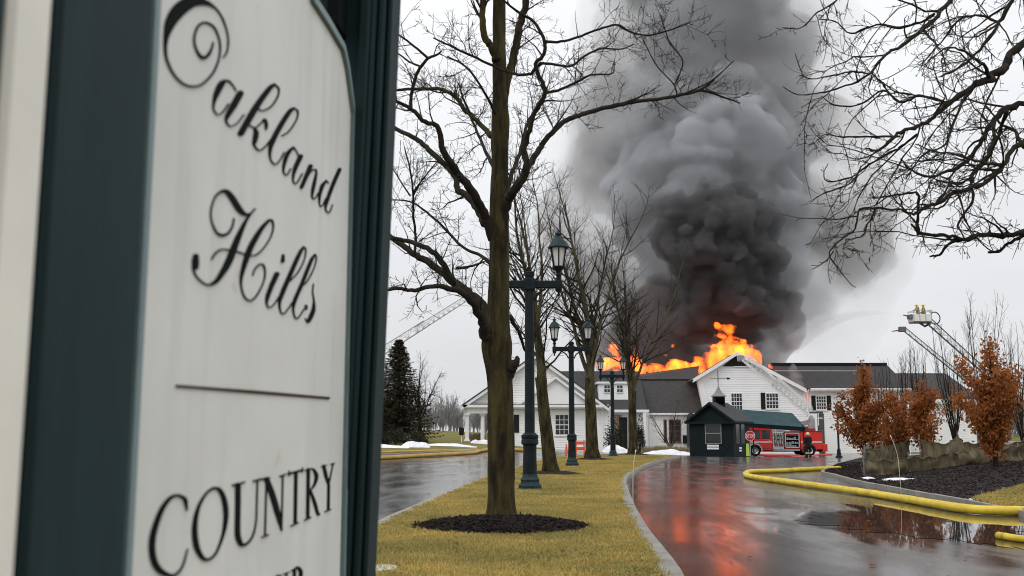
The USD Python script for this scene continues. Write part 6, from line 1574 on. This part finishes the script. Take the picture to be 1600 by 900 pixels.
hose('fire_hose', [(420, 726), (560, 720), (610, 717.5), (660, 714.5), (705, 712), (738, 710), (752, 706.5), (775, 703.5), (800, 705), (828, 706)], .13, 'hose_tan', 'tan yellow hose curving along the far side of the left drive', seed=3)
hose('fire_hose', [(480, 712), (580, 709), (660, 706.5), (720, 705.5), (745, 704)], .09, 'hose_tan', 'second tan hose lying behind the first at the far side of the left drive', seed=4)
for i, (a, b, lab) in enumerate((((1180, 711.5), (1300, 711), 'red fire hose on the wet ground below the engine'), ((1195, 713.6), (1275, 712.4), 'second red hose in front of the engine, nearer the gatehouse'))):
    hose('fire_hose', [a, ((a[0] + b[0]) / 2, a[1] + .8), b], .07, 'truck_red', lab, seed=10 + i)

# ------------------------------------------------------------------ burlap fence round the bed
def burlap_fence(px, label, hgt, seed, droop=.11):
    R = np.random.default_rng(seed); pts = np.array([[*P(u, v, Y)[:2]] for u, v, Y in px]); c = crom(pts, 30); n = len(c); s = np.concatenate([[0], np.cumsum(np.linalg.norm(np.diff(c, axis=0), axis=1))])
    t = thing('burlap_fence', label, 'fence', (c[0, 0], c[0, 1], 0))
    rows = 7; tang = np.gradient(c, axis=0); nrm = np.stack([-tang[:, 1], tang[:, 0]], 1); nrm /= np.linalg.norm(nrm, axis=1, keepdims=True)
    zb2 = bed_z(c[:, 0], c[:, 1]) if True else 0
    top = hgt * (1 + .22 * (meshkit.fbm(np.stack([s * .5, 0 * s, 0 * s], 1), 3, seed) - .5) * 2) - droop * np.abs(np.sin(s * math.pi / 2.1)) ** .7 + .04 * np.sin(s * 9)
    V_ = []
    for k in range(rows):
        f = k / (rows - 1); off = .20 * (meshkit.fbm(np.stack([s * 1.3, np.full(n, f * 2.), 0 * s], 1), 3, seed + 2) - .5) * 2 + .06 * np.sin(s * 5 + f * 2 + np.sin(s * 1.7) * 2) * (1.1 - f) + .035 * np.sin(s * 17 + 3 * np.sin(s * 2.3) + f * 3)
        V_.append(np.column_stack([c + nrm * off[:, None], zb2 - .06 + (top + .06) * f]))
    V_ = np.array(V_); m = MB(); i, j = np.meshgrid(np.arange(rows - 1), np.arange(n - 1), indexing='ij'); q = np.stack([i * n + j, i * n + j + 1, (i + 1) * n + j + 1, (i + 1) * n + j], -1).reshape(-1, 4)
    fl = V_.reshape(-1, 3); m.add(fl, q); m.add(fl + [0, .012, 0], q[:, ::-1])
    part(t, 'burlap', m.get(), 'burlap', smooth=True)
    part(t, 'rolled_top', tube(V_[-1] + [0, 0, .01], .014 * (1 + .5 * meshkit.noise(np.stack([s * 3, 0 * s, 0 * s], 1), seed)), 5), 'burlap', smooth=True)
    d = 0
    while d < s[-1]:
        x, y = np.interp(d, s, c[:, 0]), np.interp(d, s, c[:, 1]); zz = float(bed_z(np.array([x]), np.array([y]))[0])
        part(t, 'stake', MB().bar((x, y + .07, zz - .2), (x + R.normal(0, .03), y + .07, zz + hgt * 1.22), .045, .03).get(), 'bark_grey'); d += 2.1
    return t
burlap_fence([(1352, 735, 34.0), (1400, 735, 34.6), (1460, 732, 35.6), (1530, 730, 37.0), (1600, 726, 38.5), (1720, 722, 41)], 'sagging burlap fence round the mulch bed, nearest the drive', .56, 5)
burlap_fence([(1352, 735, 34.1), (1362, 722, 38.0), (1385, 716, 42.5), (1420, 714, 45)], 'short burlap fence end turning back from the drive at left of the bed', .85, 6, .05)
burlap_fence([(1440, 718, 42), (1475, 716, 41.0), (1490, 716, 40.6), (1520, 717, 41.5), (1600, 716, 43)], 'farther burlap fence with a raised peak between two oaks', .95, 9, .30)

# ------------------------------------------------------------------ snow, marker stakes, small things
def snow(px, Y, h, label, seed, bed=False):
    R = np.random.default_rng(seed); (u0, u1), v = px; a, b = P(u0, v, Y), P(u1, v, Y); L = b[0] - a[0]; n = 34; k = 12
    V_ = []
    for j in range(k):
        for i in range(n):
            s, t_ = i / (n - 1), j / (k - 1); x = a[0] + L * s; y = Y + (t_ - .5) * min(max(L * .5, 1.2), 4)
            e = max(0, 1 - (2 * s - 1) ** 2) ** .7 * max(0, 1 - (2 * t_ - 1) ** 2) ** .6; nz = meshkit.fbm(np.array([[x * 1.3, y * 1.3, seed]]), 4, seed)[0]
            z = (float(bed_z(np.array([x]), np.array([y]))[0]) if bed else float(gz(x, y))) - .05 + h * e * (.35 + 1.3 * nz); V_.append((x, y, z))
    i, j = np.meshgrid(np.arange(n - 1), np.arange(k - 1), indexing='xy'); q = np.stack([j * n + i, j * n + i + 1, (j + 1) * n + i + 1, (j + 1) * n + i], -1).reshape(-1, 4)
    single('snow_patch', MB().add(V_, q).get(), 'snow', label, 'snow', smooth=True)
snow(((626, 672), 696), 84, .5, 'peaked snow pile beside the dark shrubs under the spruce', 1)
snow(((540, 640), 698), 83, .2, 'low snow bank left of the peaked pile by the sign post', 2)
snow(((660, 745), 699), 88, .16, 'long low snow strip along the kerb before the porch', 3)
snow(((735, 772), 690), 99, .45, 'snow on the porch apron between the columns and the big tree', 4)
snow(((1003, 1086), 703), 100, .5, 'wide snow bank before the gambrel wing left of the gatehouse', 5)
snow(((940, 985), 704), 98, .75, 'snow heap at the foot of the evergreen bush behind the third lamp', 6)
snow(((1378, 1432), 743), 31.5, .10, 'thin patch of melting snow on the mulch before the burlap fence', 7, True)
snow(((1343, 1368), 741), 33, .09, 'small dirty snow rest at the left end of the burlap fence', 8, True)
snow(((1505, 1535), 786), 22.5, .07, 'crumb of old snow at the bed kerb near the yellow hose', 9, True)
def stake(u, v, Y, h, label, bend, z0=None):
    p = P(u, v, Y); z = float(gz(p[0], Y)) + .08 if z0 is None else z0
    t = thing('marker_stake', label, 'stake', (p[0], Y, z))
    part(t, 'rod', tube(crom([(0, 0, -.1), (bend * .1, 0, h * .4), (bend * .3, 0, h * .7), (bend, 0, h)], 4), 0.0055, 6), 'stake_pale', local=True)
    part(t, 'reflector_cap', tube(np.array([(bend * .85, 0, h * .96), (bend, 0, h), (bend * 1.03, 0, h + .01)]), .011, 6), 'stop_white', local=True)
stake(989, 786, 22.3, 1.05, 'thin pale marker stake in the grass at the island kerb', .08)
p = P(1408, 770, 26.4); stake(1408, 770, 26.4, 1.35, 'thin pale marker stake bent left before the burlap fence', -.20, float(bed_z(np.array([p[0]]), np.array([27.0]))[0]))
# stop sign by the gatehouse, lime board beside it
Ys = 77.5; p = P(1172, 681, Ys); zgs = float(gz(p[0], Ys))
st = thing('stop_sign', 'red octagonal stop sign on a post at the gatehouse corner', 'sign', (p[0], Ys, zgs))
o = MB().prism([(p[0] + .40 * math.cos(a), p[2] + .40 * math.sin(a)) for a in np.arange(8) * math.pi / 4 + math.pi / 8], Ys, .012); part(st, 'plate', o.get(), 'stop_red')
ring_ = Polygon([(p[0] + .39 * math.cos(a), p[2] + .39 * math.sin(a)) for a in np.arange(8) * math.pi / 4 + math.pi / 8]); m = MB()
for g in [ring_.difference(ring_.buffer(-.022))]:
    e_ = trimesh.creation.extrude_polygon(g, .003, engine='earcut'); v = np.array(e_.vertices); m.add(np.stack([v[:, 0], Ys - .0035 + v[:, 2], v[:, 1]], 1), e_.faces[:, ::-1])
part(st, 'border', m.get(), 'stop_white')
tx = meshkit.text_mesh('STOP', .26, .003) if True else None
v = np.array(tx.vertices); v[:, 0] -= (v[:, 0].min() + v[:, 0].max()) / 2; v[:, 1] -= (v[:, 1].min() + v[:, 1].max()) / 2
v[:, 0] *= min(1, .62 / np.ptp(v[:, 0])); part(st, 'lettering', (np.stack([p[0] + v[:, 0], Ys - .0036 + v[:, 2], p[2] + v[:, 1]], 1), np.array(tx.faces)[:, ::-1]), 'stop_white')
part(st, 'post', MB().box((p[0] - .03, Ys + .014, zgs - .2), (p[0] + .03, Ys + .06, p[2] + .35)).get(), 'steel_post')
pl = P(1168.5, 711, 78.2); zl_ = float(gz(pl[0], 78.2))
lb = thing('delineator_post', 'lime yellow delineator post standing under the stop sign', 'post', (pl[0], 78.2, zl_))
part(lb, 'post', MB().lathe([(.13, .05), (.125, .5), (.11, .92), (.09, .98), (0, 1.0)], (0, 0, 0), 12).get(), 'lime', smooth=40, local=True)
part(lb, 'foot', MB().lathe([(.26, -.02), (.26, .03), (.2, .06), (.13, .065)], (0, 0, 0), 12).get(), 'tyre', local=True)
# orange barrier fence and cones behind the island
def barrier(u0, u1, v0, v1, Y, label):
    a, b = P(u0, v0, Y), P(u1, v1, Y); z = float(gz((a[0] + b[0]) / 2, Y))
    t = thing('orange_barrier', label, 'barrier', ((a[0] + b[0]) / 2, Y, z))
    for k in range(2): part(t, 'board', MB().box((a[0], Y - .02, z + .32 + .42 * k), (b[0], Y + .02, z + .55 + .42 * k), .01).get(), 'orange_plastic')
    for x in (a[0] + .06, b[0] - .06): part(t, 'leg', MB().box((x - .05, Y + .021, z - .05), (x + .05, Y + .08, z + 1.05), .01).box((x - .06, Y - .3, z - .02), (x + .06, Y + .4, z + .05), .01).get(), 'orange_plastic')
barrier(899, 914, 698, 709, 78, 'left of two orange barriers seen between the third tree and the second lamp')
barrier(914.5, 927, 698, 709, 79.5, 'right of two orange barriers, half behind the forked third tree')
def cone(u, v, Y, label):
    p = P(u, v, Y); z = float(gz(p[0], Y)); t = thing('traffic_cone', label, 'cone', (p[0], Y, z))
    part(t, 'cone_body', MB().lathe([(.16, .03), (.03, .70), (.0, .71)], (0, 0, 0), 12).get(), 'orange_plastic', smooth=40, local=True); part(t, 'base', MB().box((-.2, -.2, 0), (.2, .2, .035)).get(), 'orange_plastic', local=True)
cone(885, 700, 86, 'orange traffic cone between the leaning tree and the second lamp')
# tan ornamental grass along the gambrel wall
def dry_clump(u, v, Y, r, h, label, seed):
    p = P(u, v, Y); z = float(gz(p[0], Y)); R = np.random.default_rng(seed); m = MB()
    for _ in range(420):
        a, q = R.uniform(0, 6.28), r * math.sqrt(R.uniform()); b = np.array([p[0] + q * math.cos(a), Y + .5 * q * math.sin(a), z - .02]); d = R.normal(0, .22, 3) * h; d[2] = h * R.uniform(.6, 1.1); s_ = np.array([.02, 0, 0]); m.add([b - s_, b + s_, b + d * .6 + s_ * .8, b + d * .6 - s_ * .8, b + d + [R.normal(0, .1), 0, -.05]], [[0, 1, 2], [0, 2, 3], [3, 2, 4]])
    single('ornamental_grass', m.get(), 'dry_grass', label, 'grass')
dry_clump(1021, 697, 104, 1.1, .85, 'leftmost tan ornamental grass clump at the gambrel wall', 1); dry_clump(1040, 697, 104.5, 1.0, .95, 'tan ornamental grass clump under the small multi-stemmed tree', 2); dry_clump(1062, 697, 104.2, 1.1, .9, 'rightmost tan ornamental grass clump, near the gatehouse', 3); dry_clump(743, 684, 108, .9, 1.0, 'tan ornamental grass seen between the porch columns', 4)
# dark figure-like post lamp by the porch (a small black bin on a post)
p = P(721, 690, 100); z = float(gz(p[0], 100)); t = thing('bin_on_post', 'small black bin on a post left of the porch', 'bin', (p[0], 100, z))
part(t, 'post', MB().tube([(0, 0, -.1), (0, 0, .9)], .05, 8).get(), 'trim_white', local=True); part(t, 'bin', MB().lathe([(.18, .6), (.24, .66), (.25, 1.2), (.2, 1.32), (.0, 1.36)], (0, 0, 0), 12).get(), 'turnout_black', local=True)
# kerb strip on the far side of the left drive
far_line = LineString(GXY([(440, 719), (580, 712.3), (660, 708.6), (720, 706.2), (764, 704.4)]))
fk = far_line.buffer(.16, cap_style='flat'); fm = flat(fk, .10); skirt(fm, fk, -.05, .10)
single('kerb', fm.get(), 'concrete', kind='structure', label='pale kerb on the far side of the left drive')

# thin arc of water from the bucket's nozzle
n = 26; tt = np.linspace(0, 1, n); a_, b_ = bk_ + [-1.9, 0, .70], P(1236, 540, Y2 + 14)
arc = a_ + (b_ - a_) * tt[:, None]; arc[:, 2] += 1.5 * np.sin(math.pi * tt) ** .9
looks('water_spray', {"v": ("principled_volume", {"density": .20, "color": (.50, .50, .52)})}, volume="v.volume")
single('water_stream', tube(arc, .09 + 1.15 * tt ** 1.3, 9), 'water_spray', 'thin misty arc of water sprayed from the aerial bucket', 'water', kind='stuff')
# ------------------------------------------------------------------ fire
def flame_mat(name, s0, s1, scale, col=(1.0, .132, .007), lo=.42, hi=.76):
    looks(name, {"g": ("geometry", {}), "mp": ("mapping", {"scale": (1.0, 1.0, .55)}), "n": ("noise_texture", {"scale": scale, "detail": 4.0, "roughness": .6, "distortion": 1.2}),
                 "r": ("map_range", {"from_min": lo, "from_max": hi, "to_min": s0, "to_max": s1, "clamp": True}),
                 "v": ("principled_volume", {"density": .10, "color": (.12, .10, .09), "emission_color": col})},
          [("g.position", "mp.vector"), ("mp.vector", "n.vector"), ("n.fac", "r.value"), ("r.result", "v.emission_strength")], volume="v.volume")
flame_mat('flame', .04, 6.5, .85)
def flames(lst, Y, h, label, seed, amp=2.0):
    b = pballs(lst, Y)
    single('flames', cloud(b, h, amp, 2.4, seed, 4, .5), 'flame', label, 'fire', kind='stuff')
flames([(1138, 540, 20, 0), (1150, 556, 24, 0), (1120, 556, 22, 0), (1112, 572, 20, 0), (1165, 556, 16, 0), (1134, 530, 9, 0), (1178, 566, 13, 0), (1192, 573, 9, 0), (1100, 578, 14, 0), (1140, 580, 26, 0)], 121.0, .24, 'big orange flames bursting above the tall gable', 3)
flames([(1085, 582, 10, 0), (1068, 577, 13, 0), (1050, 575, 15, 0), (1032, 580, 14, 0), (1016, 584, 12, 0), (1000, 575, 13, 0), (992, 562, 9, 0), (1045, 566, 8, 0), (1000, 588, 14, 0), (1075, 590, 14, 0), (1040, 590, 16, 0)], 122.0, .24, 'row of orange flames along the burning ridge of the gambrel wing', 5)
flames([(955, 562, 11, 0), (968, 568, 11, 0), (946, 570, 8, 0), (962, 553, 7, 0), (984, 575, 9, 0)], 121.0, .22, 'orange flames at left above the entry link', 8)

# ------------------------------------------------------------------ smoke
def smoke_mat(name, den, col, scale=None, lo=.38, hi=.66, d0=.02):
    if scale is None:
        looks(name, {"v": ("principled_volume", {"density": den, "color": col, "anisotropy": 0.0})}, volume="v.volume"); return
    looks(name, {"g": ("geometry", {}), "n": ("noise_texture", {"scale": scale, "detail": 5.0, "roughness": .6, "distortion": .5}),
                 "r": ("map_range", {"from_min": lo, "from_max": hi, "to_min": d0, "to_max": den, "clamp": True}), "v": ("principled_volume", {"color": col, "anisotropy": 0.0})},
          [("g.position", "n.vector"), ("n.fac", "r.value"), ("r.result", "v.density")], volume="v.volume")
smoke_mat('smoke_black', .60, (.175, .174, .177))
smoke_mat('smoke_brown', .42, (.30, .27, .26), .22, .34, .60, .06)
smoke_mat('smoke_grey', .38, (.74, .76, .79), .11, .28, .60, .10)
smoke_mat('smoke_veil', .10, (.46, .46, .47), .10, .34, .66, .004)
smoke_mat('smoke_soft', .20, (.68, .69, .71), .10, .34, .64, .015)
smoke_mat('smoke_pale', .20, (.60, .575, .55), .075, .38, .66, .006)
YS = 126.0
core = pballs([(1150, 322, 42, 0), (1105, 335, 42, 0), (1060, 347, 40, 0), (1188, 350, 34, 0), (1140, 375, 58, -1), (1090, 385, 48, -1), (1192, 400, 34, 0), (1130, 420, 55, -1), (1182, 445, 36, 0), (1100, 450, 42, 0), (1150, 470, 48, 0), (1192, 488, 28, 0), (1110, 495, 42, 1), (1150, 512, 34, 2), (1076, 505, 28, 1), (1050, 385, 32, 0)], YS)
single('black_smoke', cloud(knobs(core, 16, .36, 5, .82), .27, 1.1, 2.6, 5, 4, .30), 'smoke_black', 'dense black billowing smoke low over the burning gable', 'smoke', kind='stuff')
low = pballs([(960, 560, 36, 8), (1000, 540, 44, 8), (1040, 530, 46, 8), (1090, 535, 46, 8), (1140, 545, 46, 9), (1185, 535, 42, 8), (1215, 520, 36, 9), (1000, 585, 40, 9), (1060, 580, 46, 9), (1120, 585, 46, 10), (1175, 580, 44, 10), (1030, 480, 42, 8), (985, 500, 34, 9), (1225, 480, 34, 8), (1070, 470, 40, 7)], YS)
single('brown_smoke', cloud(low, .5, 1.8, 5, 11, 4, 1.3), 'smoke_brown', 'brown-black smoke boiling up directly behind the flames', 'smoke', kind='stuff')
mid = pballs([(1130, 300, 95, 8), (1075, 262, 85, 8), (1180, 250, 84, 9), (1135, 200, 82, 8), (1205, 340, 58, 8), (1085, 390, 84, 8), (1030, 300, 72, 10), (1215, 420, 50, 8), (1065, 190, 60, 10), (1000, 280, 44, 11), (1000, 360, 46, 11)], YS)
upper = pballs([(1060, 180, 70, 13), (1190, 165, 74, 13), (1110, 130, 84, 13), (1075, 60, 92, 15), (1165, 70, 86, 15), (1120, -30, 115, 16), (1100, -150, 140, 17), (1205, 240, 60, 13), (1010, 220, 50, 14)], YS)
single('grey_smoke', cloud(knobs(upper, 8, .42, 26, .72), .6, 2.4, 7, 26, 4, 1.6), 'smoke_soft', 'hazy upper part of the grey smoke column leaving the top of the picture', 'smoke', kind='stuff')
single('grey_smoke', cloud(knobs(mid, 11, .40, 6, .78), .5, 1.7, 4.5, 6, 4, .75), 'smoke_grey', 'blue-grey smoke column rolling up behind the black billows', 'smoke', kind='stuff')
side = pballs([(965, 180, 50, 20), (940, 245, 40, 20), (985, 110, 52, 20), (960, 300, 40, 20), (1010, 60, 56, 20), (1020, 190, 50, 20), (1000, -20, 60, 20)], YS)
single('grey_smoke', cloud([(x, y, z, r * 1.25) for x, y, z, r in side], .7, 3.4, 9, 16, 4, 2.6), 'smoke_veil', 'darker grey smoke veil at the left of the column, behind the long bare branch', 'smoke', kind='stuff')
out = pballs([(1110, 150, 120, 18), (1000, 130, 105, 21), (1185, 90, 105, 19), (1100, 50, 120, 20), (950, 200, 75, 22), (930, 280, 60, 22), (1235, 240, 110, 18), (1060, -60, 150, 20), (1170, -80, 130, 20), (1080, 430, 110, 18), (1265, 370, 95, 19), (1300, 300, 90, 20), (1320, 400, 75, 20), (975, 470, 85, 18), (930, 420, 80, 19), (1010, 530, 60, 18), (1230, 470, 66, 18), (1345, 350, 65, 21), (1290, 210, 80, 21), (1270, 440, 70, 20), (900, 360, 60, 20), (1060, -260, 190, 23), (1000, -420, 200, 25)], YS)
grown = [(x, y, z, r * 1.22) for x, y, z, r in out]; shrunk = [(x, y, z, r * .74) for x, y, z, r in out]
smoke_mat('smoke_faint', .035, (.66, .645, .63), .075, .36, .66, .004)
single('thin_smoke', cloud(grown, 1.0, 4.5, 16, 7, 4, 3.0), 'smoke_faint', 'faint outermost veil of smoke round the whole column', 'smoke', kind='stuff')
single('thin_smoke', cloud(shrunk, .8, 3.6, 12, 8, 4, 3.0), 'smoke_pale', 'thin pale brownish smoke drifting round the dark column', 'smoke', kind='stuff')
looks('steam', {"v": ("principled_volume", {"density": .16, "color": (.93, .93, .94)})}, volume="v.volume")
single('steam', cloud(pballs([(1245, 590, 9, 0), (1238, 578, 8, 0), (1252, 602, 8, 0), (1230, 590, 6, 0)], 116.0), .2, .7, 1.6, 13, 4, .4), 'steam', 'small white puff of steam before the dark roof of the right wing', 'steam', kind='stuff')
